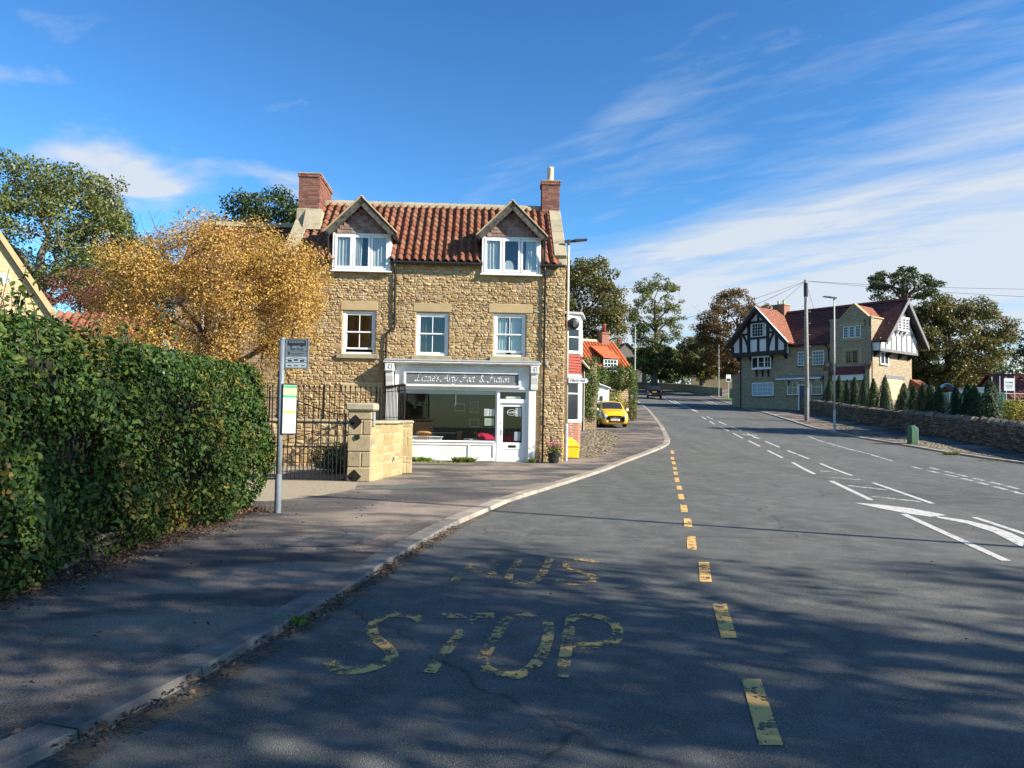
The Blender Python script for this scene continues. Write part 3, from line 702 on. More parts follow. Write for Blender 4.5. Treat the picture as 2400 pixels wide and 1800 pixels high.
for x, y, a, l in ((3.2, 27.5, .3, .7), (4.2, 28.8, 1.1, .6), (4.6, 31.5, .2, .9), (5.6, 34.3, 1.2, 1.0), (6.4, 37.2, .4, .9), (0.35, 17.0, .5, .35), (-0.35, 17.9, .2, .3), (6.1, 40.5, .7, 1.0), (5.2, 36.4, .2, .8)):
    c_, s_ = math.cos(a)*l/2, math.sin(a)*l/2
    drape('sprayed_mark', [(x-c_, y-s_-.03), (x+c_, y+s_-.03), (x+c_, y+s_+.03), (x-c_, y-s_+.03)], PZ + 0.004, 'yellow_paint_worn', pave_l)

def catmull(pts, k=6):
    if len(pts) < 3: return [Vector((*p, 0)) for p in pts]
    P = [pts[0]] + list(pts) + [pts[-1]]; out = []
    for i in range(1, len(P) - 2):
        for j in range(k):
            t = j / k
            out.append(Vector((*[0.5*(2*P[i][a] + (P[i+1][a]-P[i-1][a])*t + (2*P[i-1][a]-5*P[i][a]+4*P[i+1][a]-P[i+2][a])*t*t + (3*P[i][a]-P[i-1][a]-3*P[i+1][a]+P[i+2][a])*t**3) for a in (0, 1)], 0)))
    out.append(Vector((*pts[-1], 0))); return out
def road_letter(strokes, mat, wx=0.088, wy=0.15, smooth=True):
    """strokes given in plan metres; paint is wider along the road than across it"""
    mb = MB(); lift = MZ
    for st in strokes:
        P = catmull(st, 7) if len(st) > 2 else [Vector((*p, 0)) for p in st]
        if len(st) == 2: P = [P[0].lerp(P[1], i / 8) for i in range(9)]
        k = len(mb.v)
        for i, p in enumerate(P):
            t = (P[min(i+1, len(P)-1)] - P[max(i-1, 0)]).normalized()
            n = Vector((-t.y * wx/2, t.x * wy/2, 0))
            for q in (p + n, p - n): mb.v.append((q.x, q.y, gz(q.y) + lift))
        for i in range(len(P) - 1): mb.f.append((k+2*i, k+2*i+1, k+2*i+3, k+2*i+2))
        lift += 0.0012
    return mb.build('painted_letter', mat, road)
road_letter([[(-0.70, 6.02), (-0.80, 6.18), (-0.98, 6.2), (-1.08, 5.95), (-1.02, 5.62), (-0.88, 5.36), (-0.80, 5.12), (-0.92, 4.90), (-1.10, 4.87), (-1.20, 5.02)]], 'yellow_paint_worn')
road_letter([[(-0.56, 6.2), (-0.12, 6.24)], [(-0.30, 6.15), (-0.51, 4.84)]], 'yellow_paint_worn')
road_letter([[(0.16, 6.24), (0.00, 6.12), (-0.10, 5.6), (-0.17, 5.05), (-0.06, 4.84), (0.08, 4.84), (0.20, 5.08), (0.30, 5.62), (0.32, 6.08), (0.22, 6.24), (0.12, 6.24)]], 'yellow_paint_worn')
road_letter([[(0.53, 6.22), (0.35, 4.80)], [(0.53, 6.2), (0.72, 6.26), (0.86, 6.05), (0.83, 5.66), (0.66, 5.46), (0.46, 5.48)]], 'yellow_paint_worn')
road_letter([[(-0.36, 8.6), (-0.56, 7.45)], [(-0.36, 8.55), (-0.16, 8.45), (-0.22, 8.1), (-0.44, 8.02)], [(-0.44, 8.0), (-0.20, 7.95), (-0.22, 7.6), (-0.54, 7.48)]], 'yellow_paint_faint', 0.09)
road_letter([[(0.12, 8.62), (0.00, 7.75), (0.06, 7.45), (0.22, 7.45), (0.33, 7.75), (0.48, 8.7)]], 'yellow_paint_worn', 0.09)
road_letter([[(1.02, 8.5), (0.92, 8.66), (0.72, 8.62), (0.64, 8.3), (0.78, 8.02), (0.90, 7.75), (0.80, 7.5), (0.58, 7.46), (0.50, 7.6)]], 'yellow_paint_worn', 0.09)
# ------------------------------------------------------------------ shared building pieces
def stone_mesh(seed, n=0):
    """unit stone: face in x,z (-.5..+.5), sticking out towards -y, back at y=0"""
    rg = random.Random(seed); mb = MB()
    def c(x, z, k): return (x*k + rg.uniform(-.06, .06), z*k + rg.uniform(-.09, .09))
    back = [(-.5, -.5), (.5, -.5), (.5, .5), (-.5, .5)]
    rim = [c(x, z, 0.985) for x, z in back]
    face = [c(x, z, 0.70) for x, z in back]
    mid = (rg.uniform(-.15, .15), rg.uniform(-.15, .15))
    vs = [(x, 0.2, z) for x, z in rim] + [(x, -0.45 + rg.uniform(-.15, .15), z) for x, z in rim] + [(x, -0.85 + rg.uniform(-.45, .35), z) for x, z in face] + [(mid[0], -1.05 + rg.uniform(-.35, .25), mid[1])]
    fs = []
    for r in (0, 4):
        for i in range(4):
            j = (i+1) % 4; fs.append((r+i, r+j, r+4+j, r+4+i))
    fs += [(8+i, 8+(i+1) % 4, 12) for i in range(4)]
    mb.add(vs, fs); return mb
STONE_MB = [stone_mesh(s) for s in range(10)]
_stone_cache = {}
def stone_me(i, mat):
    if (i, mat) not in _stone_cache: _stone_cache[(i, mat)] = STONE_MB[i].mesh('stone', mat)
    return _stone_cache[(i, mat)]
def stone_rects(x0, x1, z0, z1, holes, rg, hmin=0.05, hmax=0.115, lmin=0.08, lmax=0.28):
    out = []; z = z0
    while z < z1 - 0.03:
        h = min(rg.uniform(hmin, hmax), z1 - z)
        if z1 - z - h < 0.05: h = z1 - z
        cuts = sorted([(a, b_) for a, b_, c, d in holes if c < z + h*0.72 and d > z + h*0.28])
        segs = []; s = x0
        for a, b_ in cuts:
            if a > s: segs.append((s, a))
            s = max(s, b_)
        if s < x1: segs.append((s, x1))
        for a, b_ in segs:
            x = a
            while x < b_ - 0.02:
                l = rg.uniform(lmin, lmax)
                if b_ - x - l < lmin * 0.6: l = b_ - x
                if l > 0.62: l /= 2
                # now and then two thin stones in place of one
                if h > 0.13 and rg.random() < 0.22:
                    k = rg.uniform(.4, .6)
                    out += [(x, x+l, z, z+h*k), (x, x+l, z+h*k, z+h)]
                else: out.append((x, x+l, z, z+h))
                x += l
        z += h
    return out
def lay_stones(parent, rects, mat, rg, to_local, proud=(0.018, 0.045), gap=0.014, n_single=300, name='stone', rz=0.0, prefer=None):
    """the n largest as objects, the rest joined; to_local(x, z) gives the point on the wall face"""
    items = []
    for x0, x1, z0, z1 in rects:
        w, h = x1 - x0 - gap*rg.uniform(.7, 1.4), z1 - z0 - gap*rg.uniform(.6, 1.2)
        if w < 0.03 or h < 0.02: continue
        items.append(((x0+x1)/2 + rg.uniform(-.006, .006), (z0+z1)/2 + rg.uniform(-.009, .009), w*rg.uniform(.92, 1.03), h*rg.uniform(.86, 1.08), rg.uniform(*proud), rg.randrange(10), rg.uniform(-.045, .045)))
    items.sort(key=prefer or (lambda t: -t[2]*t[3]))
    for cx, cz, w, h, p, i, a in items[:n_single]:
        inst(name, stone_me(i, mat), parent, to_local(cx, cz), (0, a, rz), (w, p, h))
    if items[n_single:]:
        V = []; F = []
        R = Matrix.Rotation(rz, 3, 'Z')
        mb = MB()
        for cx, cz, w, h, p, i, a in items[n_single:]:
            o = Vector(to_local(cx, cz)); src = STONE_MB[i]
            ca, sa = math.cos(a), math.sin(a)
            mb.add([o + R @ Vector((v[0]*w*ca + v[2]*h*sa, v[1]*p, v[2]*h*ca - v[0]*w*sa)) for v in src.v], src.f)
        mb.build(name + '_infill', mat, parent, kind='stuff')
def holed_wall(mb, x0, x1, z0, z1, y0, y1, holes):
    xs_ = sorted({x0, x1, *[h[0] for h in holes], *[h[1] for h in holes]}); zs_ = sorted({z0, z1, *[h[2] for h in holes], *[h[3] for h in holes]})
    xs_ = [x for x in xs_ if x0 <= x <= x1]; zs_ = [z for z in zs_ if z0 <= z <= z1]
    for a, b_ in zip(xs_, xs_[1:]):
        run = None
        for c, d in zip(zs_, zs_[1:]):
            mx, mz = (a+b_)/2, (c+d)/2
            hole = any(h[0] < mx < h[1] and h[2] < mz < h[3] for h in holes)
            if not hole:
                if run is None: run = [c, d]
                else: run[1] = d
            if hole and run: mb.box(a, b_, y0, y1, *run); run = None
        if run: mb.box(a, b_, y0, y1, *run)
    return mb
def pantile_mesh(w, l, mat, amp=0.064, lift=0.05, name='tile'):
    """S-shaped pantile: x across, y up the slope, z out of the roof"""
    prof = []
    for i in range(9):
        t = i / 8; x = (t - 0.5) * w * 1.10
        z = amp * (math.cos(2*math.pi*(t - 0.34)) if t < 0.84 else -1.0 + (t - .84)*1.5)
        prof.append((x, z + amp))
    mb = MB(); n = len(prof)
    for y, dz in ((0, lift), (l, 0.0)):
        mb.v += [(x, y, z + dz) for x, z in prof]
    mb.v += [(x, 0.0, z + lift - 0.022) for x, z in prof]
    for i in range(n-1):
        mb.f.append((i, i+1, n+i+1, n+i)); mb.f.append((2*n+i, 2*n+i+1, i+1, i))
    return mb.mesh(name, mat, smooth=True)
def text_mesh(s, size, mat, name='lettering', ext=0.0, align='CENTER', shear=0.0, bold=0.0, spacing=1.0):
    cu = bpy.data.curves.new(name, 'FONT'); cu.body = s; cu.size = size; cu.align_x = align; cu.align_y = 'CENTER'
    cu.extrude = ext; cu.shear = shear; cu.offset = bold; cu.resolution_u = 3; cu.space_character = spacing
    o = bpy.data.objects.new('tmp', cu); COL.objects.link(o)
    dg = bpy.context.evaluated_depsgraph_get()
    me = bpy.data.meshes.new_from_object(o.evaluated_get(dg))
    bpy.data.objects.remove(o); bpy.data.curves.remove(cu)
    me.name = name; me.materials.clear(); me.materials.append(MATS[mat]); return me
UPRIGHT = (math.pi/2, 0, 0)     # text standing in the x,z plane facing -y
def frame_bars(mb, x0, x1, z0, z1, y0, y1, w, wb=None):
    """four bars round an opening, butted"""
    wb = wb or w
    mb.box(x0, x0+w, y0, y1, z0, z1); mb.box(x1-w, x1, y0, y1, z0, z1)
    mb.box(x0+w, x1-w, y0, y1, z1-w, z1); mb.box(x0+w, x1-w, y0, y1, z0, z0+wb)
    return mb
def curtain(parent, x0, x1, z0, z1, y, mat='white_cloth', folds=5, amp=0.03, taper=0.0, seed=0):
    rg = random.Random(seed); n = folds*6; V = []; F = []
    rows = 6
    for j in range(rows + 1):
        t = j / rows; z = z0 + (z1-z0)*t
        for i in range(n + 1):
            s = i / n; x = x0 + (x1 - x0) * (s * (1 - taper*(1-t)) )
            V.append((x, y + amp*math.sin(s*folds*2*math.pi + 0.6*math.sin(3*t) + seed), z))
    for j in range(rows):
        for i in range(n):
            k = j*(n+1) + i; F.append((k, k+1, k+n+2, k+n+1))
    return inst('curtain', fast_mesh('curtain', V, F, mat, True), parent)

# ------------------------------------------------------------------ the corner shop
shop = thing('stone_shop', (0, 24.85, 0), math.radians(2.5), 'honey stone corner shop with red pantile roof, two dormers and white shopfront', 'shop')
rg = random.Random(21)
UL, UR, EZ = -7.75, 1.75, 6.82
WIN = [(-5.76, -4.65, 3.68, 5.15), (-3.29, -2.18, 3.67, 5.14), (-0.66, 0.45, 3.69, 5.17)]
DORM = [(-6.14, -4.19, 6.49, 7.77, -5.17), (-1.10, 0.91, 6.49, 7.78, -0.095)]
SHOPH = (-3.86, 0.60, 0.0, 2.62)
holes = WIN + [SHOPH] + [(d[0]+0.08, d[1]-0.08, 6.49, 9) for d in DORM]
mb = MB()
holed_wall(mb, UL, UR, -0.2, 6.86, 0.0, 0.38, holes)
mb.box(UL, UL+0.4, 0.38, 5.4, -0.2, 6.86); mb.box(UR-0.4, UR, 0.38, 5.4, -0.2, 6.86)
mb.box(UL+0.4, UR-0.4, 5.02, 5.4, -0.2, 6.86)
for a, b_ in ((UL, UL+0.4), (UR-0.4, UR)):
    mb.prismx([(0.0, 6.86), (5.4, 6.86), (2.7, 9.46)], a, b_)
wall = mb.build('wall', 'honey_mortar', shop)
LINT = [(-5.83, -4.58, 5.16, 5.47), (-3.39, -2.10, 5.16, 5.46), (-0.83, 0.66, 5.18, 5.49)]
SILL = [(-5.93, -4.52, 3.52, 3.67), (-3.42, -2.07, 3.51, 3.66), (-0.78, 0.56, 3.53, 3.68)]
BLK = (-5.72, -4.32, 2.36, 2.66)
fh = holes + LINT + SILL + [BLK, (-4.26, 0.88, 2.5, 3.46), (-4.24, 0.84, 0, 2.6)]
rects = stone_rects(UL + 0.02, UR + 0.02, 0.0, 6.8, fh, rg)
lay_stones(wall, rects, 'honey_stone', rg, lambda x, z: (x, 0.0, z), (0.014, 0.042), gap=.009, prefer=lambda t: -t[2]*t[3]*(1.6 if (t[0] > -4.3 or t[1] > 3) else 0.6))
side = stone_rects(0.02, 5.35, 0.0, 6.9, [], rg)
lay_stones(wall, side, 'honey_stone', rg, lambda x, z: (UR, x, z), (0.02, 0.05), n_single=0, name='side_stone', rz=math.pi/2)
side = [r for r in stone_rects(0.05, 5.35, 6.9, 9.4, [], rg) if abs((r[0]+r[1])/2 - 2.7) < 2.6 - ((r[2]+r[3])/2 - 6.86) * 1.03]
lay_stones(wall, side, 'honey_stone', rg, lambda x, z: (UR, x, z), (0.02, 0.05), n_single=0, name='side_stone', rz=math.pi/2)
MB().box(BLK[0], BLK[0]+0.26, -0.04, 0.02, BLK[2], BLK[3]).box(BLK[0]+0.27, BLK[1], -0.045, 0.02, BLK[2], BLK[3]).build('lintel', 'dressed_stone', wall, bevel=0.012)

# sash windows
for i, (x0, x1, z0, z1) in enumerate(WIN):
    mb = MB(); frame_bars(mb, x0+.01, x1-.01, z0+.01, z1-.01, 0.05, 0.17, 0.085, 0.06)
    xm, zm = (x0+x1)/2, (z0+z1)/2 + 0.02
    a, c = x0 + 0.095, x1 - 0.095
    lift = (0.10, 0.0, 0.08)[i]
    # upper sash in front, lower sash behind
    frame_bars(mb, a, c, zm - 0.02, z1 - 0.095, 0.072, 0.105, 0.045)
    frame_bars(mb, a, c, z0 + 0.07 + lift, zm + 0.022, 0.11, 0.145, 0.045, 0.06)
    mb.box(xm-.013, xm+.013, 0.075, 0.10, zm + .025, z1 - .14); mb.box(xm-.013, xm+.013, 0.113, 0.142, z0 + .13 + lift, zm - .023)
    wn_ = mb.build('sash_window', 'white_gloss', shop, bevel=0.004)
    for sx_ in (0, 1):
        pa, pb = (a + .045, xm - .013) if sx_ == 0 else (xm + .013, c - .045)
        MB().box(pa, pb, 0.086, 0.09, zm + .025, z1 - .14).build('pane', 'window_glass', wn_)
        MB().box(pa, pb, 0.126, 0.13, z0 + .13 + lift, zm - .023).build('pane', 'window_glass', wn_)
    s = SILL[i]; MB().box(s[0], s[1], -0.11, 0.05, s[2], s[3]).build('sill', 'weathered_stone', wn_, bevel=0.015)
    s = LINT[i]; MB().box(s[0], s[1], -0.035, 0.05, s[2], s[3]).build('lintel', 'dressed_stone', wn_, bevel=0.012)
    if i == 2:
        curtain(wn_, x0+.1, x0+.5, z0+.1, z1-.1, 0.19, folds=4, amp=.02, taper=0.1, seed=3); curtain(wn_, x1-.5, x1-.1, z0+.1, z1-.1, 0.19, folds=4, amp=.02, seed=5)
    elif i == 1: curtain(wn_, x0+.1, x0+.36, z0+.1, z1-.1, 0.27, 'cream_plaster', folds=3, seed=2)
    else: MB().box(x0+.15, x0+.3, .5, .52, z0+.7, z1-.1).box(x0+.45, x0+.58, .5, .52, z0+.7, z1-.1).build('blind', 'cream_plaster', wn_)

# floors and inner lining
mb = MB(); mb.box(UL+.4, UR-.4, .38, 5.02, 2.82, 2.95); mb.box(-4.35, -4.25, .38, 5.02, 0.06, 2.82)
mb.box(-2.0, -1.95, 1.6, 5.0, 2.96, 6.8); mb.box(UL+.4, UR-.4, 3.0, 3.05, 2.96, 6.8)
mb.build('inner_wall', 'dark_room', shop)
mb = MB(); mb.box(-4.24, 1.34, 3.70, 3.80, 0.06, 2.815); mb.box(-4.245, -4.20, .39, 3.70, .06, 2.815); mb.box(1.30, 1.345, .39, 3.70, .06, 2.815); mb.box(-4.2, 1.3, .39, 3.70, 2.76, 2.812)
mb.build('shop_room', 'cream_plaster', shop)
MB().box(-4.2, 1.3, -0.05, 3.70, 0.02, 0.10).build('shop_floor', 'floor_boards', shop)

# roof
pit = math.atan2(2.7, 2.86); sl = math.hypot(2.86, 2.7)
ey, ez = -0.17, 6.80
mb = MB()
cuts = [UL + .1]
for d_ in DORM: cuts += [d_[0] + .02, d_[1] - .02]
cuts.append(UR - .1)
for i_, (a, b_) in enumerate(zip(cuts, cuts[1:])):
    ya = ey if i_ % 2 == 0 else 0.95
    za = ez + (ya - ey) * 2.7 / 2.86
    mb.hexa([(a, ya, za - .05), (b_, ya, za - .05), (b_, 2.69, 9.45), (a, 2.69, 9.45), (a, ya, za), (b_, ya, za), (b_, 2.69, 9.5), (a, 2.69, 9.5)])
mb.add([(UL+.1, 2.69, 9.5), (UR-.1, 2.69, 9.5), (UR-.1, 5.6, 6.75), (UL+.1, 5.6, 6.75)], [(0, 1, 2, 3)])
roof = mb.build('roof', 'roof_felt', shop)
TW, TG = 0.262, 0.328
tile = pantile_mesh(TW, 0.41, 'red_pantile')
spots = []
ncol = int((1.62 - (UL + .42)) / TW)
for r in range(12):
    s0 = r * TG
    for c in range(ncol + 1):
        u = UL + .50 + c*TW
        if u > 1.60: continue
        zc = ez + (s0 + .2) * math.sin(pit)
        skip = False
        for d0, d1, _, _, uc in DORM:
            half = 1.02 if zc < 7.72 else max(0.0, 8.84 - zc) * 1.02 - 0.1
            if abs(u - uc) < half: skip = True
        if not skip: spots.append((u, r, s0))
rg.shuffle(spots)
def tile_pose(u, s0): return (u, ey + s0*math.cos(pit), ez + s0*math.sin(pit) + 0.012)
front = sorted(spots, key=lambda t: abs(t[0] + 2.5))
for u, r, s0 in front[:300]:
    inst('tile', tile, roof, tile_pose(u + rg.uniform(-.006, .006), s0 + rg.gauss(0, .011)), (pit + rg.uniform(-.022, .022), rg.uniform(-.03, .03), rg.gauss(0, .022)))
rest = MB(); src_v = [v.co.copy() for v in tile.vertices]; src_f = [tuple(p.vertices) for p in tile.polygons]
for u, r, s0 in front[300:]:
    M = Matrix.Translation(tile_pose(u, s0)) @ Matrix.Rotation(pit + rg.uniform(-.012, .012), 4, 'X')
    rest.add([M @ v for v in src_v], src_f)
rest.build('tile_infill', 'red_pantile', roof, smooth=True, kind='stuff')
# ridge tiles and moss line
x = UL + 0.55
while x < 1.1:
    l = rg.uniform(.40, .46)
    pr = [(-.19, -.10), (-.15, .04), (-.07, .13), (.07, .13), (.15, .04), (.19, -.10)]
    MB().prismx([(2.69 + a, 9.55 + b_ + rg.uniform(-.006, .006)) for a, b_ in pr], x, min(x + l, 1.12)).build('ridge_tile', 'weathered_stone', roof)
    x += l + .008
# stone copings on the gables
def coping(u0, u1, s_from, s_to, n):
    for i in range(n):
        a = s_from + (s_to - s_from)*i/n; b_ = s_from + (s_to - s_from)*(i+1)/n - .012
        def P(s, h): return (ey + s*math.cos(pit) - h*math.sin(pit), ez + s*math.sin(pit) + h*math.cos(pit))
        MB().prismx([P(a, .02), P(b_, .02), P(b_, .19), P(a, .19)], u0, u1).build('coping_stone', 'weathered_stone', shop, bevel=0.015)
coping(UL - .06, UL + .42, 0.1, sl - 1.15, 4); coping(UR - .36, UR + .07, 0.42, sl - .25, 4)
MB().prismx([(ey - .05, 6.55), (.25, 6.55), (.25, 7.05), (ey + .12, 7.10)], UL - .06, UL + .40).build('kneeler', 'weathered_stone', shop, bevel=0.02)
MB().prismx([(ey + .12, 6.86), (.45, 6.86), (.5, 7.35), (.16, 7.22)], UR - .36, UR + .07).build('kneeler', 'weathered_stone', shop, bevel=0.02)

# chimneys
def chimney(u0, u1, y0, y1, z0, z1, cap=2):
    ch = MB().box(u0+.012, u1-.012, y0+.012, y1-.012, z0 - .5, z1 - .01).build('chimney', 'brick_mortar', shop)
    bh, bl = 0.078, 0.228; z = z0; k = 0; bm_ = {}
    def brick(cx, cy, cz, sx_, sy_):
        key = (round(sx_, 3), round(sy_, 3))
        if key not in bm_: bm_[key] = MB().box(-sx_/2, sx_/2, -sy_/2, sy_/2, -.031, .031).mesh('brick', 'chimney_brick')
        inst('brick', bm_[key], ch, (cx + rg.uniform(-.003, .003), cy + rg.uniform(-.003, .003), cz), (0, 0, rg.uniform(-.01, .01)))
    while z < z1 - .02:
        out = 0.035 if z > z1 - .075*cap - .01 and cap else 0.0
        a, b_, c, d = u0 - out, u1 + out, y0 - out, y1 + out
        t = 0.102
        off = (k % 2) * 0.115
        x = a + .003 - (0.11 if k % 2 else 0)
        while x < b_ - .02:
            l = min(x + bl - .015, b_ - .003) - max(x, a + .003)
            if l > .03: brick(max(x, a + .003) + l/2, c + t/2, z + .0375, round(l, 3), t)
            x += bl
        y = c + t + .008 - (0 if k % 2 else .11)
        while y < d - .02:
            lo = max(y, c + t + .008); l = min(y + bl - .015, d - .003) - lo
            if l > .03:
                brick(b_ - t/2, lo + l/2, z + .0375, t, round(l, 3))
                brick(a + t/2, lo + l/2, z + .0375, t, round(l, 3))
            y += bl
        z += bh; k += 1
    MB().box(u0 - .04, u1 + .04, y0 - .04, y1 + .04, z1, z1 + .045).build('chimney_cap', 'weathered_stone', ch, bevel=0.012)
    return ch
ch = chimney(UL, -6.99, 1.55, 3.6, 9.02, 10.30)
MB().box(UL - .05, -6.90, 1.46, 3.62, 8.55, 9.02).build('chimney_base', 'weathered_stone', ch, bevel=0.03)
MB().prismx([(1.0, 8.15), (1.47, 8.30), (1.47, 9.0)], -7.45, -6.85).build('flashing', 'weathered_stone', ch)
ch = chimney(1.13, 1.79, 2.35, 3.0, 9.1, 10.55)
MB().box(1.10, 1.82, 2.30, 3.05, 8.9, 9.1).build('chimney_base', 'weathered_stone', ch, bevel=0.02)
MB().lathe([(.135, 0), (.125, .04), (.118, .5), (.13, .52), (.13, .58), (.10, .58), (.10, .3)], 16, (1.46, 2.67, 10.6)).build('chimney_pot', 'pot_cream', ch, smooth=True)

# dormers
for di, (x0, x1, z0, z1, uc) in enumerate(DORM):
    fy = -0.13; az = 8.84; hw = 1.14; ez_ = az - hw
    mb = MB()
    frame_bars(mb, x0, x1, z0, z1, fy, fy + .10, 0.07, 0.06)
    w3 = (x1 - x0 - .14) / 3
    for k in range(3):
        a = x0 + .07 + k*w3
        frame_bars(mb, a + .008, a + w3 - .008, z0 + .068, z1 - .078, fy - .012, fy + .06, 0.075, 0.085)
    mb.box(x0 - .05, x1 + .05, fy - .07, fy + .02, z0 - .045, z0 + .0)
    dw = mb.build('dormer', 'white_gloss', shop, bevel=0.006)
    for k in range(3):
        a = x0 + .07 + k*w3
        MB().box(a + .083, a + w3 - .083, fy + .018, fy + .024, z0 + .153, z1 - .153).build('pane', 'window_glass', dw)
    yb = 1.15
    mb = MB()
    for s, xx in ((-1, x0), (1, x1)):
        mb.prismx([(fy + .10, z0), (fy + .10, z1 + .02), (yb, z1 + .02), (.05, z0)], *(sorted((xx, xx - s*.05))))
    mb.build('cheek', 'white_render', dw)
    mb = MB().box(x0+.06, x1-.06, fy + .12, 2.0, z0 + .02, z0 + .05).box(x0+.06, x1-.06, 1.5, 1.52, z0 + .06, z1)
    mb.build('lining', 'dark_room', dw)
    if di == 0:
        for k, (p, r_) in enumerate(((.05, .95), (.08, .58), (.1, .98))):
            a = x0 + .07 + k*w3; curtain(dw, a + .07 + p*.2, a + w3*r_ - .02, z0 + .12, z1 - .08, fy + .062, folds=4, amp=.02, taper=.15 if k == 1 else .03, seed=k+1)
    else:
        for k, (p, r_) in ((0, (.05, .9)), (2, (.3, .98))):
            a = x0 + .07 + k*w3; curtain(dw, a + .07 + p*.4, a + w3*r_ - .04, z0 + .12, z1 - .08, fy + .062, folds=4, amp=.02, seed=k+4)
        MB().prism([(-.19, 0), (.19, 0), (.2, .15), (.13, .3), (.06, .36), (-.06, .36), (-.13, .3), (-.2, .15)], fy + .06, fy + .08).build('mirror_back', 'white_cloth', dw, loc=(x0 + .07 + w3*1.35, 0, z0 + .12))
    # gable face hung with shingles
    MB().prism([(x0 - .02, z1), (x1 + .02, z1), (uc + .04, az - .13), (uc - .04, az - .13)], fy + .0, fy + .08).build('gable', 'dark_wood', dw)
    sm = MB().hexa([(-.09, -.022, -.06), (.09, -.022, -.06), (.09, .0, -.06), (-.09, .0, -.06), (-.09, -.006, .075), (.09, -.006, .075), (.09, .0, .075), (-.09, .0, .075)]).mesh('shingle', 'cedar_shingle')
    row = 0; z = z1 + .055
    while z < az - .2:
        half = (az - z) * 0.98 - .12
        x = uc - half + rg.uniform(0, .06)
        while x < uc + half:
            w = rg.uniform(.7, 1.2)
            if x + .18*w > uc + half + .06: break
            inst('shingle', sm, dw, (x + .09*w, fy - .001 - rg.uniform(0, .006), z), (0, 0, 0), (w*.955, 1, 1))
            x += .18*w
        z += .118; row += 1
    # roof slopes, verges, barge boards
    for s in (-1, 1):
        def Q(d, h, y): return (uc + s*d*math.cos(math.pi/4) + s*h*math.sin(math.pi/4), y, az - d*math.sin(math.pi/4) + h*math.cos(math.pi/4))
        L = hw * math.sqrt(2); back = 2.75
        pts = [Q(0, 0, -.42), Q(L, 0, -.42), Q(L, 0, 1.3), Q(0, 0, back - .45), Q(0, .06, -.42), Q(L, .06, -.42), Q(L, .06, 1.3), Q(0, .06, back - .45)]
        MB().hexa(pts).build('dormer_roof', 'red_pantile', dw)
        MB().hexa([Q(-.03, .06, -.47), Q(L + .02, .06, -.47), Q(L + .02, .06, -.22), Q(-.03, .06, -.22), Q(-.03, .105, -.47), Q(L + .02, .105, -.47), Q(L + .02, .105, -.22), Q(-.03, .105, -.22)]).build('verge', 'dressed_stone', dw, bevel=.01)
        MB().hexa([Q(0, -.15, -.44), Q(L - .02, -.15, -.44), Q(L - .02, -.15, -.40), Q(0, -.15, -.40), Q(0, .055, -.44), Q(L - .02, .055, -.44), Q(L - .02, .055, -.40), Q(0, .055, -.40)]).build('barge_board', 'aged_timber', dw)
        MB().tube([Q(L + .02, -.04, -.46), Q(L + .02, -.04, 1.1)], .05, 8).build('gutter', 'black_plastic', dw)
    MB().prismx([(-.47, 0), (2.2, 0), (2.2, .07), (-.47, .07)], -.07, .07).build('ridge_tile', 'weathered_stone', dw, loc=(uc, 0, az + .07), bevel=.03)
    MB().cyl((x1 + .12 if di else x0 - .12, -.38, 7.72), (x1 + .12 if di else x0 - .12, -.2, 6.9), .035).build('downpipe', 'black_plastic', dw)

# gutters and downpipes
for a, b_ in ((-4.1, -1.07), (.90, 1.74), (-7.7, -6.2)):
    MB().tube([(a, -.235, 6.80), (b_, -.235, 6.79)], .055, 10).build('gutter', 'black_plastic', shop)
def pipe(pts):
    o = MB().tube(pts, .036, 10).build('downpipe', 'black_plastic', shop, smooth=True)
    zs_ = [p[2] for p in pts]; z = min(zs_) + .5
    return o
pipe([(-4.04, -.235, 6.78), (-4.04, -.22, 6.62), (-4.02, -.09, 6.45), (-4.0, -.09, 4.62), (-4.04, -.09, 4.54), (-4.22, -.09, 4.44), (-4.27, -.09, 4.34), (-4.29, -.09, .1)])
pipe([(1.04, -.235, 6.78), (1.05, -.2, 6.6), (1.08, -.09, 6.45), (1.06, -.09, .1)])
for x, zz_ in ((-4.01, 5.9), (-4.0, 5.0), (-4.285, 3.3), (-4.29, 1.9), (1.07, 5.6), (1.07, 4.2), (1.065, 2.9), (1.06, 1.4)):
    MB().cyl((x, -.09, zz_), (x, -.09, zz_ + .07), .046, None, 10).box(x - .02, x + .02, -.06, .0, zz_ + .015, zz_ + .055).build('pipe_collar', 'black_plastic', shop)
MB().box(1.12, 1.2, -.12, -.03, 3.42, 3.53).build('junction_box', 'galvanised', shop, bevel=.01)

# shopfront
sf = MB()
sf.box(-4.22, -3.86, -.22, -.055, .02, 2.55); sf.box(.56, .80, -.22, -.055, .02, 2.55)            # pilasters
sf.box(-4.25, -3.83, -.25, -.055, .0, .02); sf.box(.54, .82, -.25, -.055, .0, .02)
sf.box(-3.94, .58, -.20, .05, 2.56, 3.34)                                                # fascia ground
sf.box(-3.86, -.52, -.13, .02, .04, .76)                                                    # stall riser
shopfront = sf.build('shopfront', 'white_worn', shop, bevel=.008)
mb = MB()
frame_bars(mb, -3.84, -.55, .145, .745, -.155, -.131, .075, .10); mb.box(-1.46, -1.41, -.155, -.131, .246, .669)
mb.box(-3.86, -.54, -.18, .02, .761, .80)
mb.build('stall_riser', 'white_worn', shopfront, bevel=.005)
mb = MB()
mb.prismx([(-.50, 3.40), (-.50, 3.455), (-.02, 3.52), (-.02, 3.34), (-.22, 3.34), (-.30, 3.37), (-.42, 3.38)], -4.30, .92)
mb.build('cornice', 'white_worn', shopfront, bevel=.006)
mb = MB(); mb.prismx([(-.52, 3.459), (-.52, 3.47), (-.0, 3.56), (-.0, 3.53)], -4.28, .90); mb.build('flashing', 'lead_flash', shopfront)
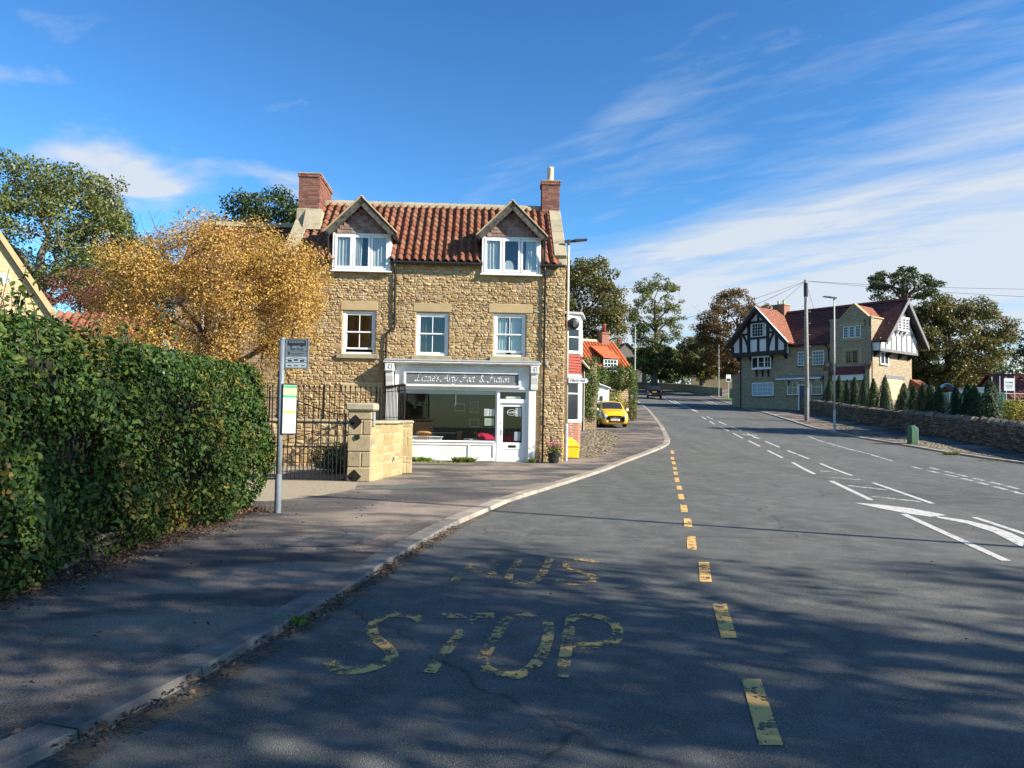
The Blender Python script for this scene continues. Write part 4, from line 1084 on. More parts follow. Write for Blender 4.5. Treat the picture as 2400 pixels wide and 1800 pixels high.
for u in (-3.0, -1.75, -.5): MB().box(u - .05, u + .05, -.40, -.23, 3.305, 3.34).box(u - .5, u + .5, -.26, -.21, 3.27, 3.30).build('blind_bracket', 'white_worn', shopfront)
for u0, u1 in ((-4.26, -3.95), (.59, .88)):
    mb = MB().box(u0, u1, -.46, -.05, 3.10, 3.38)
    mb.prismx([(-.42, 3.10), (-.05, 3.10), (-.05, 2.56), (-.26, 2.56), (-.30, 2.75), (-.38, 2.95)], u0 + .03, u1 - .03)
    cb_ = mb.build('console', 'white_worn', shopfront, bevel=.008)
    frame_bars(MB(), u0 + .03, u1 - .03, 3.13, 3.35, -.475, -.461, .03).build('panel_bead', 'white_worn', cb_)
    m_ = (u0 + u1)/2
    MB().bar((m_ + .03, -.468, 3.31), (m_ - .035, -.468, 3.24), .022, .012, (0, 1, 0)).bar((m_ - .035, -.4675, 3.24), (m_ + .03, -.4675, 3.17), .022, .012, (0, 1, 0)).build('chevron', 'sign_grey', cb_)
sign = frame_bars(MB(), -3.64, .28, 2.62, 3.14, -.275, -.201, .07).build('fascia_sign', 'white_worn', shopfront, bevel=.006)
MB().box(-3.57, .21, -.235, -.205, 2.69, 3.07).build('sign_panel', 'sign_grey', sign)
GL = {
 'L': (.95, [[(.62, 1.62), (.45, 1.85), (.28, 1.6), (.22, .9), (.12, .2), (-.22, -.02), (-.30, .18), (.05, .14), (.45, .0), (.80, .22)]]),
 'i': (.38, [[(.02, .9), (.05, .2), (.18, .02), (.34, .2)], [(.10, 1.32), (.16, 1.38)]]),
 'z': (.60, [[(.02, .80), (.22, .94), (.50, .84), (.04, .08), (.28, .0), (.56, .14)]]),
 'e': (.50, [[(.06, .48), (.40, .62), (.38, .9), (.18, .92), (.02, .45), (.16, .03), (.46, .16)]]),
 "'": (.25, [[(.10, 1.5), (.06, 1.2)]]),
 's': (.46, [[(.42, .86), (.18, .92), (.10, .66), (.36, .36), (.24, .02), (.0, .1)]]),
 'A': (1.15, [[(-.42, .42), (-.50, .06), (-.16, .06), (.30, .95), (.72, 1.85), (.74, 1.0), (.80, .16), (1.02, .06)], [(.14, .70), (.86, .74)]]),
 'r': (.50, [[(.04, .92), (.07, .0)], [(.08, .55), (.26, .92), (.46, .84)]]),
 't': (.44, [[(.16, 1.28), (.11, .2), (.22, .0), (.42, .16)], [(-.02, .9), (.40, .93)]]),
 'y': (.58, [[(.0, .92), (.08, .36), (.30, .22), (.46, .55)], [(.52, .92), (.40, .2), (.18, -.5), (-.12, -.66), (-.20, -.4)]]),
 'F': (1.0, [[(-.12, 1.40), (.05, 1.78), (.45, 1.72), (1.02, 1.90)], [(.52, 1.74), (.42, .85), (.26, .14), (-.06, -.06), (-.34, .20)], [(.10, .92), (.82, .98)]]),
 'a': (.62, [[(.46, .84), (.22, .92), (.02, .42), (.14, .03), (.36, .32), (.50, .92)], [(.50, .9), (.46, .2), (.62, .06)]]),
 'c': (.48, [[(.44, .80), (.22, .92), (.02, .42), (.16, .03), (.46, .18)]]),
 '&': (.95, [[(.86, .62), (.62, .18), (.30, .0), (.04, .28), (.20, .66), (.52, 1.05), (.44, 1.45), (.22, 1.35), (.30, .95), (.62, .35), (.92, .02)]]),
 'o': (.56, [[(.26, .92), (.03, .45), (.22, .02), (.48, .45), (.26, .92)]]),
 'n': (.62, [[(.03, .92), (.05, .0)], [(.06, .55), (.30, .92), (.44, .70), (.44, .15), (.60, .06)]]),
 ' ': (.78, [])}
def calligraphy(s, x, z, size, y, parent, mat, wide=1.0):
    tot = sum(GL[c][0] for c in s); nib = Vector((.045, 0, .05)) * size / .16 * .16 * 1.0
    for c in s:
        adv, st = GL[c]
        mb = MB(); lift = 0
        for pl in st:
            P = catmull(pl, 6) if len(pl) > 2 else [Vector((*p, 0)) for p in pl]
            pts = [Vector((x + p.x*size*wide + p.y*size*.16, 0, z + p.y*size)) for p in P]
            k = len(mb.v)
            for p in pts:
                for sgn in (1, -1): mb.v.append((p.x + sgn*.045*size*1.2, y - lift, p.z + sgn*.055*size*1.2))
            mb.f += [(k+2*i, k+2*i+1, k+2*i+3, k+2*i+2) for i in range(len(pts) - 1)]
            lift += .0006
        if mb.v: mb.build('letter', mat, parent)
        x += adv*size*wide
phr = "Lizzie's Arty Fact & Fiction"
sz = 3.02 / sum(GL[c][0] for c in phr)
calligraphy(phr, -3.22, 2.80, .150, -.238, sign, 'white_ink', sz/.150*1.03)
# big window
mb = MB()
frame_bars(mb, -3.86, -.50, .80, 2.56, -.10, -.02, .05, .02)
win = mb.build('shop_window', 'white_gloss', shopfront, bevel=.004)
MB().box(-3.81, -.55, -.066, -.06, .82, 2.51).build('pane', 'shop_glass', win)
MB().box(-3.80, -.56, .0, .03, 2.38, 2.51).build('roller_blind', 'board_pale', win)
MB().box(-1.90, -1.887, -.072, -.067, 2.0, 2.5).build('tape', 'galvanised', win)
for a, b_, c, d, m in ((-.93, -.76, 1.66, 1.90, 'paper'), (-.74, -.58, 1.66, 1.89, 'paper'), (-.91, -.60, 1.34, 1.575, 'paper_green')):
    p = MB().box(a, b_, -.055, -.052, c, d).build('notice', m, win)
    for k in range(4):
        zz_ = d - .05 - k*(d - c)*.2
        MB().box(a + .03, b_ - .03 - .03*(k % 2), -.0675, -.0665, zz_, zz_ + .012).build('print_line', 'flag_grey', p)
# door
mb = MB()
mb.box(-.50, -.41, -.14, -.02, .05, 2.56); mb.box(.47, .56, -.14, -.02, .05, 2.56); mb.box(-.41, .47, -.14, -.02, 2.48, 2.56); mb.box(-.41, .47, -.14, -.02, 2.10, 2.24)
frame = mb.build('door_frame', 'white_gloss', shopfront, bevel=.006)
MB().box(-.41, .47, -.08, -.075, 2.24, 2.48).build('fanlight', 'shop_glass', frame)
MB().box(-.2, .3, -.04, -.02, 2.26, 2.33).build('fanlight_card', 'paper', frame)
mb = MB()
frame_bars(mb, -.405, .465, .07, 2.095, -.09, -.04, .11, .20)
mb.box(-.295, .355, -.09, -.04, .55, .775); mb.box(-.295, .355, -.075, -.05, .27, .55)
door = mb.build('door', 'white_gloss', shopfront, bevel=.006)
MB().box(-.295, .355, -.068, -.062, .775, 1.985).build('pane', 'shop_glass', door)
MB().box(-.10, .16, -.096, -.09, .605, .685).build('letter_plate', 'black_iron', door)
mb = MB(); mb.box(-.375, -.335, -.1, -.09, 1.02, 1.2); mb.cyl((-.355, -.10, 1.13), (-.355, -.15, 1.13), .012).cyl((-.355, -.145, 1.13), (-.25, -.145, 1.13), .012); mb.cyl((-.355, -.1, 1.42), (-.355, -.093, 1.42), .025)
mb.build('door_handle', 'chrome', door)
for a, b_, c, d in ((.13, .33, 1.66, 1.95), (.10, .31, .84, 1.14)):
    MB().box(a, b_, -.06, -.057, c, d).build('notice', 'board_pale', door)
ov = MB().tube([(.0 + .155*math.cos(t), -.072, 1.79 + .10*math.sin(t)) for t in [i*math.pi/12 for i in range(25)]], .006, 4).build('closed_sign', 'white_ink', door)
inst('lettering', text_mesh('CLOSED', .075, 'white_ink', bold=.001), ov, (0, -.0725, 1.79), UPRIGHT)
MB().box(-.52, .58, -.30, -.05, -.02, .065).build('door_step', 'weathered_stone', shopfront, bevel=.01)

# left wing of the same row, mostly behind the golden tree
wing = thing('stone_cottage', (-7.85, 24.55, 0), math.radians(2.5), 'lower stone cottage with dark red roof behind the golden tree', 'cottage')
mb = MB().box(-3.5, -.02, .02, 5.2, -.2, 5.9); mb.prismx([(.02, 5.9), (5.2, 5.9), (2.6, 8.45)], -3.5, -.02); ww = mb.build('wall', 'cottage_stone', wing)
mb = MB().hexa([(-3.7, -.2, 5.75), (-.08, -.2, 5.75), (-.08, 2.6, 8.55), (-3.7, 2.6, 8.55), (-3.7, -.2, 5.83), (-.08, -.2, 5.83), (-.08, 2.6, 8.64), (-3.7, 2.6, 8.64)])
mb.hexa([(-3.7, 2.6, 8.55), (-.08, 2.6, 8.55), (-.08, 5.4, 5.75), (-3.7, 5.4, 5.75), (-3.7, 2.6, 8.64), (-.08, 2.6, 8.64), (-.08, 5.4, 5.83), (-3.7, 5.4, 5.83)])
wr = mb.build('roof', 'plain_tile_red', wing)
MB().prismx([(2.42, 8.56), (2.78, 8.56), (2.68, 8.74), (2.52, 8.74)], -3.7, -.1).build('ridge', 'weathered_stone', wr)
for x in (-2.6,):
    for z in (1.0, 3.6):
        f = frame_bars(MB(), x, x + 1.0, z, z + 1.3, -.02, .08, .07).box(x + .48, x + .52, -.01, .06, z + .07, z + 1.23).build('window', 'white_gloss', wing)
        MB().box(x + .07, x + .93, .0, .03, z + .07, z + 1.23).build('pane', 'dark_pane', f)
MB().tube([(-1.35, -.08, 5.7), (-1.35, -.08, .1)], .045, 8).build('downpipe', 'black_plastic', wing)
MB().tube([(-3.7, -.24, 5.74), (-.1, -.24, 5.74)], .055, 8).build('gutter', 'black_plastic', wing)

# ------------------------------------------------------------------ things inside the shop window (positions in the shop's own frame)
RS = Matrix.Translation((0, 24.85, 0)) @ Matrix.Rotation(math.radians(2.5), 4, 'Z')
def in_shop(name, x, y, z, label, cat, rz=0.0, group=None):
    p = RS @ Vector((x, y, z)); return thing(name, p, math.radians(2.5) + rz, label, cat, group)
def picture(x, z, w, h, label, inner='picture_grey', mount=True):
    t = in_shop('picture_frame', x, 3.66, z, label, 'picture', group='pictures on the shop wall')
    frame_bars(MB(), -w/2, w/2, -h/2, h/2, -.03, .02, .055).build('frame', 'ink', t)
    MB().box(-w/2 + .03, w/2 - .03, -.01, .015, -h/2 + .03, h/2 - .03).build('mount', 'paper' if mount else inner, t)
    if mount: MB().box(-w/2 + .09, w/2 - .09, -.014, -.0105, -h/2 + .10, h/2 - .10).build('print', 'picture_dark' if w > .5 else inner, t)
def ip(px, py, d):      # zoomed picture position -> shop coordinates on a plane d metres behind the facade
    return None
picture(-3.38, 1.92, .72, .58, 'dark unframed landscape picture on the shop wall, nearest the pilaster', 'picture_dark', False)
picture(-1.86, 1.98, .55, .44, 'wide black framed print on the shop wall beside a taller one')
picture(-1.29, 2.00, .46, .58, 'tall black framed print hung highest on the shop wall')
picture(-1.28, 1.38, .50, .45, 'black framed print hung below the tall one on the shop wall', 'picture_dark')
t = in_shop('wall_lamp', -2.70, 3.62, 2.28, 'bowl shaped wall lamp above the pictures inside the shop', 'lamp')
MB().lathe([(.02, -.13), (.09, -.09), (.16, 0.), (.19, .05), (.17, .05)], 14).build('shade', 'dark_wood', t, smooth=True); MB().box(-.03, .03, .0, .05, -.1, 0).build('bracket', 'ink', t)
t = in_shop('wall_sign', -.66, 3.66, 1.52, 'dark cut-out word ornament on the shop wall', 'ornament')
inst('lettering', text_mesh('Love', .34, 'ink', shear=.4, ext=.01), t, (0, 0, 0), UPRIGHT)
def table(x, y, w, d, h, label, legm='white_gloss'):
    t = in_shop('cafe_table', x, y, .10, label, 'table')
    MB().box(-w/2, w/2, -d/2, d/2, h - .03, h).build('tabletop', 'pine_wood' if legm == 'pine_wood' else 'white_worn', t, bevel=.006)
    MB().box(-w/2 + .05, w/2 - .05, -d/2 + .05, d/2 - .05, h - .12, h - .031).build('apron', legm, t)
    for sx_ in (-1, 1):
        for sy_ in (-1, 1): MB().bar((sx_*(w/2 - .06), sy_*(d/2 - .06), 0), (sx_*(w/2 - .06), sy_*(d/2 - .06), h - .121), .05).build('leg', legm, t)
    return t
def chair(x, y, rz, label, wood='pine_wood'):
    t = in_shop('spindle_chair', x, y, .10, label, 'chair', rz, 'wooden chairs in the shop')
    MB().prismz([(-.2, -.2), (.2, -.2), (.22, .05), (.18, .2), (-.18, .2), (-.22, .05)], .43, .465).build('seat', wood, t, bevel=.01)
    for sx_ in (-1, 1):
        MB().cyl((sx_*.15, -.14, .43), (sx_*.2, -.2, 0), .018, .014, 8).build('leg', wood, t); MB().cyl((sx_*.15, .14, .43), (sx_*.2, .22, 0), .018, .014, 8).build('leg', wood, t)
    arc = [(-.24, .16, .93), (-.2, .2, .955), (-.08, .235, .97), (.08, .235, .97), (.2, .2, .955), (.24, .16, .93)]
    MB().tube(arc, [.03, .045, .05, .05, .045, .03], 8).build('crest_rail', wood, t, smooth=True)
    for k in range(6):
        q = -.18 + k*.072; MB().cyl((q*.9, .17, .46), (q, .215 - abs(q)*.12, .94), .010, None, 6).build('spindle', wood, t)
    return t
table(-2.95, .62, 1.25, .62, .83, 'white cafe table in the window beside the pier wall')
table(-.95, .75, 1.35, .6, .76, 'white cafe table in the window beside the shop door')
chair(-2.98, .50, math.pi, 'light pine spindle chair in front of the white table, nearest the window')
chair(-1.98, 1.5, -1.2, 'pine spindle chair turned sideways, middle of the shop', 'pine_wood')
chair(-1.55, 2.0, .5, 'dark spindle chair standing in the middle of the shop', 'dark_wood')
chair(-.98, 1.45, 1.5, 'pine spindle chair at the table by the shop door')
table(-2.35, 2.9, 1.2, .6, .92, 'dark side table against the back wall of the shop', 'dark_wood')
t = in_shop('shelf_unit', -2.72, 3.1, 1.02, 'stack of dark trays on the table at the back of the shop', 'shelf')
for k in range(5): MB().box(-.2, .2, -.12, .12, k*.12, k*.12 + .03).build('shelf', 'ink', t)
for sx_ in (-.19, .19): MB().box(sx_ - .01, sx_ + .01, -.12, .12, .031, .479).build('side', 'dark_wood', t)
t = in_shop('table_lamp', -2.0, 3.0, 1.02, 'small dark table lamp at the back of the shop', 'lamp')
MB().lathe([(.08, 0), (.08, .02), (.03, .05), (.05, .15), (.03, .26), (.015, .3)], 12).build('base', 'ink', t, smooth=True); MB().lathe([(.12, .28), (.07, .46)], 14).build('shade', 'dark_wood', t)
t = in_shop('display_cabinet', -.22, 2.2, .10, 'low dark cabinet with a pale front inside the shop', 'cabinet')
frame_bars(MB(), -.5, .5, 0, 1.15, -.2, .2, .05).box(-.45, .45, .15, .19, .05, 1.1).box(-.45, .45, -.19, .15, .55, .58).build('carcass', 'picture_grey', t)
def cushion(x, y, z, w, d, h, rx, rz, label):
    t = in_shop('red_cushion', x, y, z, label, 'cushion', rz, 'red cushions by the shop door')
    bm = bmesh.new(); bmesh.ops.create_grid(bm, x_segments=8, y_segments=8, size=.5)
    for v in bm.verts:
        e = (1 - (2*v.co.x)**4) * (1 - (2*v.co.y)**4); v.co.z = e * .5
    ex = bmesh.ops.duplicate(bm, geom=bm.verts[:] + bm.edges[:] + bm.faces[:])
    for v in [g for g in ex['geom'] if isinstance(g, bmesh.types.BMVert)]: v.co.z *= -1
    bmesh.ops.remove_doubles(bm, verts=bm.verts[:], dist=.0005)
    me = bpy.data.meshes.new('cover'); bm.to_mesh(me); bm.free(); me.materials.append(MATS['red_cloth'])
    me.polygons.foreach_set('use_smooth', [True]*len(me.polygons))
    inst('cover', me, t, (0, 0, h/2), (rx, 0, 0), (w, d, h))
cushion(-.80, .42, .86, .62, .45, .2, .5, .2, 'red cushion lying on the window table beside the door')
cushion(.03, .42, .70, .55, .45, .24, .9, -.2, 'red cushion behind the glass of the shop door, tipped forward')
cushion(-.16, .62, .80, .6, .45, .22, .7, .3, 'red cushion at the back of the heap behind the shop door')
t = in_shop('window_bench', -.05, .55, .10, 'dark low bench carrying red cushions behind the shop door', 'bench')
MB().box(-.55, .5, -.45, .45, .50, .58).build('seat', 'dark_wood', t)
for sx_ in (-.48, .43):
    for sy_ in (-.38, .38): MB().bar((sx_, sy_, 0), (sx_, sy_, .50), .06).build('leg', 'dark_wood', t)
# ------------------------------------------------------------------ boundary wall, pier, gate, railings
PVZ = lambda y: gz(y) + KERB_H
rg = random.Random(5)
pier = thing('gate_pier', (-3.60, 17.62, PVZ(17.6) - .02), 0.03, 'square stone gate pier with weathered slab cap and black hinge plates', 'gate pier')
z = 0.0; k = 0
core = MB().box(-.255, .255, -.255, .255, 0, 1.68).build('core', 'honey_mortar', pier)
while z < 1.66:
    h = min(rg.uniform(.26, .40), 1.68 - z)
    if 1.68 - z - h < .15: h = 1.68 - z
    if k % 2 == 0: MB().box(-.28, .28, -.28, .28, z + .006, z + h - .006).build('block', 'pier_stone', pier, bevel=.022)
    else:
        s = rg.uniform(-.05, .08)
        MB().box(-.275, s - .006, -.28, .275, z + .006, z + h - .006).build('block', 'pier_stone', pier, bevel=.022)
        MB().box(s + .006, .28, -.275, .28, z + .006, z + h - .006).build('block', 'pier_stone', pier, bevel=.022)
    z += h; k += 1
MB().box(-.33, .36, -.34, .34, 1.685, 1.87).build('cap', 'weathered_stone', pier, bevel=.035)
for zz_ in (1.42, .13):
    pl = MB().obox((-.10, -.292, zz_), (.24, .012, .24), ry=math.pi/4).build('hinge_plate', 'black_iron', pier)
    MB().cyl((-.10, -.30, zz_), (-.10, -.345, zz_), .028).box(-.24, -.10, -.335, -.315, zz_ - .018, zz_ + .018).build('hinge_pin', 'black_iron', pl)
MB().cyl((-.05, -.285, 1.06), (-.05, -.31, 1.06), .07, .06, 18).build('intercom', 'black_plastic', pier)
MB().box(.285, .34, -.20, -.04, 1.32, 1.66).build('keypad', 'galvanised', pier, bevel=.008)
MB().box(.282, .29, -.26, -.02, .86, 1.0).build('name_plate', 'galvanised', pier)

def wall_run(name, a, c, h, mat, label, seed, thick=.34, proud=(.02, .05), cap='weathered_stone', both=False, hm=(.10, .24), lm=(.18, .55), n_single=300, cap_h=.09, base=None):
    a, c = Vector((*a, 0)), Vector((*c, 0)); L = (c - a).length; ang = math.atan2(c.y - a.y, c.x - a.x)
    z0 = (PVZ(a.y) if base is None else base) - .06
    w = thing(name, (a.x, a.y, z0), ang, label, 'wall')
    rw = random.Random(seed)
    core = MB().box(0, L, .02, thick, 0, h).build('core', 'honey_mortar', w)
    rr = stone_rects(0, L, .0, h, [], rw, *hm, *lm)
    lay_stones(core, rr, mat, rw, lambda x, z: (x, .02, z), proud, .010, n_single)
    lay_stones(core, stone_rects(.02, thick, 0, h, [], rw, *hm, .12, .3), mat, rw, lambda x, z: (L, x, z), proud, .010, n_single, rz=math.pi/2)
    x = 0
    while x < L - .05:
        l = min(rw.uniform(.5, .9), L - x)
        MB().box(x + .005, x + l - .005, -.06, thick + .05, h + rw.uniform(0, .008), h + cap_h).build('coping_stone', cap, w, bevel=.03)
        x += l
    return w
W1 = wall_run('forecourt_wall', (-3.32, 17.42), (-2.90, 19.75), 1.40, 'pale_wall_stone', 'pale yellow stone wall running from the gate pier to the shop', 3, proud=(.008, .02), hm=(.16, .30), lm=(.22, .6))
MB().box(1.55, 1.62, -.04, -.015, .45, .56).build('vent_plate', 'galvanised', W1)
wall_run('yard_wall', (-9.0, 21.75), (-3.95, 21.9), 1.36, 'honey_stone', 'rough honey stone wall behind the iron gate carrying railings', 4, hm=(.12, .26), lm=(.2, .5))
wall_run('return_wall', (-3.95, 21.9), (-3.02, 20.0), 1.38, 'pale_wall_stone', 'short stone wall under the dense railings beside the shopfront', 6, n_single=0, proud=(.008, .02), hm=(.16, .30), lm=(.22, .6))

spear = MB().lathe([(.0, .10), (.012, .085), (.030, .05), (.012, .03), (.014, .0)][::-1], 6).mesh('finial', 'black_iron')
def railing(a, c, z0, h, pitch, label, posts=1.6):
    a, c = Vector((*a, 0)), Vector((*c, 0)); L = (c - a).length; ang = math.atan2(c.y - a.y, c.x - a.x)
    r = thing('iron_railing', (a.x, a.y, z0), ang, label, 'railing')
    MB().box(0, L, -.02, .02, h - .16, h - .145).build('rail', 'black_iron', r); MB().box(0, L, -.02, .02, .09, .105).build('rail', 'black_iron', r)
    bar_me = MB().cyl((0, 0, .0), (0, 0, h - .08), .014, None, 6).mesh('bar', 'black_iron')
    n = int(L / pitch)
    for i in range(n + 1):
        inst('bar', bar_me, r, (i*pitch, 0, .02)); inst('finial', spear, r, (i*pitch, 0, h - .08), (0, 0, 0), (1.25, 1.25, 1.25))
    post_me = MB().box(-.02, .02, -.02, .02, -.05, h - .02).mesh('post', 'black_iron')
    for i in range(int(L / posts) + 1): inst('post', post_me, r, (min(i*posts + .02, L - .02), .0, 0))
    inst('post', post_me, r, (L, 0, 0))
    return r
railing((-8.9, 21.95), (-3.98, 22.08), gz(21) + 1.46, 1.0, .155, 'long spear topped iron railing on the yard wall behind the gate')
railing((-3.86, 21.95), (-2.92, 19.95), gz(21) + 1.46, 1.0, .145, 'short spear topped iron railing standing before the shop pilaster')

gate = thing('iron_gate', (-3.93, 17.36, PVZ(17.3) - .02), math.pi - .02, 'black iron bar gate with swept top hung on the pier', 'gate')
GW = 1.95
def gtop(x): t = max(0, min(1, (x - .1) / 1.45)); return 1.60 + .36 * t*t*(3 - 2*t)
for x in (.0, GW): MB().box(x - .018, x + .018, -.018, .018, .03, gtop(x) + .02).build('stile', 'black_iron', gate)
MB().tube([(GW*i/20, 0, gtop(GW*i/20)) for i in range(21)], .014, 6).build('top_rail', 'black_iron', gate)
for zz_ in (.05, .82, 1.38): MB().box(.0, GW, -.010, .010, zz_ - .014, zz_ + .014).build('rail', 'black_iron', gate)
n = 20
for i in range(1, n):
    x = GW*i/n
    if i % 2 == 0: MB().cyl((x, 0, .05), (x, 0, gtop(x)), .015, None, 6).build('bar', 'black_iron', gate)
    else: MB().cyl((x, 0, .05), (x, 0, .82), .013, None, 6).build('dog_bar', 'black_iron', gate)
MB().bar((.02, .014, 1.36), (GW - .1, .014, .84), .016).build('brace', 'black_iron', gate)

# ------------------------------------------------------------------ bus stop
bs = thing('bus_stop', (-3.74, 11.85, KERB_H - .02), -.06, 'grey bus stop pole with flag sign and timetable case beside the hedge', 'bus stop')
pole = MB().tube([(0, 0, 0), (0, 0, 2.80)], .045, 16).build('pole', 'pole_grey', bs, smooth=True)
MB().tube([(0, 0, 2.80), (0, 0, 2.83)], [.05, .04], 16).build('cap', 'pole_grey', pole)
MB().cyl((0, 0, .0), (0, 0, .62), .053, None, 16).build('sleeve', 'pole_grey', pole)
fl = MB().box(.06, .43, -.012, .012, 2.33, 2.81).build('flag', 'flag_grey', bs, bevel=.006)
frame_bars(MB(), .055, .435, 2.325, 2.815, -.016, .016, .014).build('flag_edge', 'pole_grey', fl)
for zz_ in (2.42, 2.72): MB().box(-.05, .06, -.02, .02, zz_ - .015, zz_ + .015).build('bracket', 'pole_grey', fl)
mb = MB().box(.09, .39, -.0135, -.0122, 2.70, 2.785)
bus = mb.build('bus_symbol', 'flag_ink', fl)
for k in range(6): MB().box(.115 + k*.043, .148 + k*.043, -.0150, -.0136, 2.745, 2.772).build('bus_window', 'flag_grey', bus)
for x in (.15, .33): MB().cyl((x, -.0122, 2.700), (x, -.0145, 2.700), .02, None, 12).build('bus_wheel', 'flag_ink', bus)
inst('lettering', text_mesh('Bus Stop', .062, 'flag_ink', bold=.001), fl, (.245, -.0130, 2.648), UPRIGHT)
for zz_ in (2.610, 2.525, 2.425): MB().box(.07, .42, -.0132, -.0122, zz_, zz_ + .004).build('rule', 'flag_ink', fl)
cr_ = MB().prism([(.10, 2.595), (.135, 2.595), (.135, 2.565), (.1175, 2.545), (.10, 2.565)], -.0135, -.0122).build('crest', 'flag_ink', fl)
for k in range(2): MB().box(.15, .37 - .05*k, -.0132, -.0122, 2.573 - .026*k, 2.581 - .026*k).build('print_line', 'flag_ink', fl)
MB().box(.07, .42, -.0128, -.0122, 2.432, 2.52).build('lower_panel', 'board_pale', fl)
for k in range(3): MB().box(.10 + .1*k, .17 + .1*k, -.0136, -.0129, 2.44 + .012*(k % 2), 2.47 + .012*(k % 2)).build('print_line', 'flag_ink', fl)
MB().tube([(.08, -.0134, 2.472), (.2, -.0134, 2.505), (.32, -.0134, 2.498), (.415, -.0134, 2.462)], .003, 4).build('print_line', 'flag_ink', fl)
MB().box(.07, .42, -.0128, -.0122, 2.345, 2.42).build('lower_panel', 'board_pale', fl)
for k in range(3): MB().box(.10 + .11*k, .16 + .11*k, -.0136, -.0129, 2.37, 2.385).build('print_line', 'flag_ink', fl)
tt = MB().box(0, .25, -.02, .02, 1.26, 2.08).build('timetable_case', 'black_plastic', bs, bevel=.006, loc=(.03, -.04, 0), rot=(0, 0, .75))
MB().box(.015, .235, -.0235, -.0205, 1.28, 2.06).build('timetable', 'board_pale', tt)
for a, b_, m in ((2.01, 2.055, 'board_green'), (1.90, 2.005, 'board_lime'), (1.855, 1.895, 'board_green'), (1.60, 1.64, 'board_gold')): MB().box(.017, .233, -.0245, -.0236, a, b_).build('timetable_band', m, tt)
for k in range(16): MB().box(.03, .22 - .03*(k % 3), -.0243, -.0236, 1.31 + k*.033 + (.06 if k > 7 else 0), 1.316 + k*.033 + (.06 if k > 7 else 0)).build('print_line', 'flag_grey', tt)

# ------------------------------------------------------------------ lamp columns
def lamp_post(x, y, H, head, label, z=None, lower='galvanised'):
    t = thing('street_lamp', (x, y, (PVZ(y) if z is None else z) - .03), 0, label, 'street lamp', 'street lamps along the road')
    MB().tube([(0, 0, 0), (0, 0, 1.25), (0, 0, 1.3)], [.075, .075, .052], 14).build('base', lower, t, smooth=False)
    MB().tube([(0, 0, 1.3), (.01, 0, H - .05)], [.055 if H < 9 else .075, .04 if H < 9 else .06], 14).build('column', 'pale_post', t, smooth=True)
    dx, dy = head
    d = Vector((dx, dy, 0)); a = Vector((.01, 0, H - .02))
    h = MB(); h.bar(a - d*.15, a + d*.28 + Vector((0, 0, .03)), .09, .09); h.hexa([a + d*.2 + Vector(p) for p in ((-.0, -.12, .0), (.45*dx/abs(dx), -.12, .05), (.45*dx/abs(dx), .12, .05), (.0, .12, .0), (0, -.11, .08), (.45*dx/abs(dx), -.11, .10), (.45*dx/abs(dx), .11, .10), (0, .11, .08))])
    h.cyl(a - Vector((0, 0, .14)), a + Vector((0, 0, .07)), .05); h.build('lantern', 'lamp_head', t, bevel=.01)
    return t
lp = lamp_post(1.90, 25.40, 7.70, (1, 0), 'tall street lamp at the shop corner carrying the finger sign')
lamp_post(19.02, 43.1, 7.95, (-1, -.1), 'street lamp before the dry stone wall and conifers')
lamp_post(13.5, 7.5, 10.0, (-1, .3), 'tall street lamp on the corner verge across the junction')
fs = thing('finger_sign', (1.90, 25.33, 2.93), -.05, 'white finger post sign reading Village Hall', 'sign')
MB().prism([(.045, -.10), (.72, -.10), (.83, 0), (.72, .10), (.045, .10)], -.006, .012).build('border', 'ink', fs)
MB().prism([(.06, -.082), (.712, -.082), (.802, 0), (.712, .082), (.06, .082)], -.010, -.0065).build('plate', 'white_ink', fs)
inst('lettering', text_mesh('Village Hall', .118, 'ink', bold=.0022), fs, (.365, -.012, 0), UPRIGHT)
MB().prism([(.69, -.07), (.725, -.07), (.80, 0), (.725, .07), (.69, .07), (.755, 0)], -.0125, -.0105).build('chevron', 'ink', fs)
MB().box(-.06, .07, .015, .06, -.05, .05).build('bracket', 'galvanised', fs)
cm_ = thing('convex_mirror', (2.12, 25.36, 4.92), .2, 'round dark mirror clamped high on the corner lamp column', 'mirror')
MB().lathe([(.0, -.05), (.12, -.045), (.19, -.02), (.215, .02), (.205, .045)], 22).build('shell', 'black_plastic', cm_, smooth=True, rot=(-math.pi/2, 0, 0))
MB().cyl((0, .0, 0), (-.22, .04, -.02), .02).box(-.05, .05, -.10, -.03, -.12, .1).build('bracket', 'lamp_head', cm_)

# grit bin and flower pot
gb = thing('grit_bin', (2.18, 26.55, PVZ(26.5) - .01), .10, 'yellow plastic grit bin behind the corner lamp post', 'grit bin')
MB().hexa([(-.36, -.26, 0), (.22, -.26, 0), (.22, .26, 0), (-.36, .26, 0), (-.40, -.3, .40), (.25, -.3, .40), (.25, .3, .40), (-.40, .3, .40)]).build('body', 'grit_yellow', gb, bevel=.03)
MB().hexa([(-.42, -.33, .405), (.27, -.33, .405), (.27, .32, .405), (-.42, .32, .405), (-.38, -.28, .88), (.13, -.28, .62), (.13, .28, .62), (-.38, .28, .88)]).build('lid', 'grit_yellow', gb, bevel=.03)
fp = thing('flower_pot', (1.42, 24.42, PVZ(24.4) - .01), 0, 'black pot of pink flowers at the shop corner', 'flower pot')
MB().lathe([(.15, 0), (.20, .30), (.215, .31), (.215, .34), (.185, .34), (.18, .25)], 18).build('pot', 'black_plastic', fp, smooth=False)
r_ = np.random.default_rng(5)
mb = MB()
tips = []
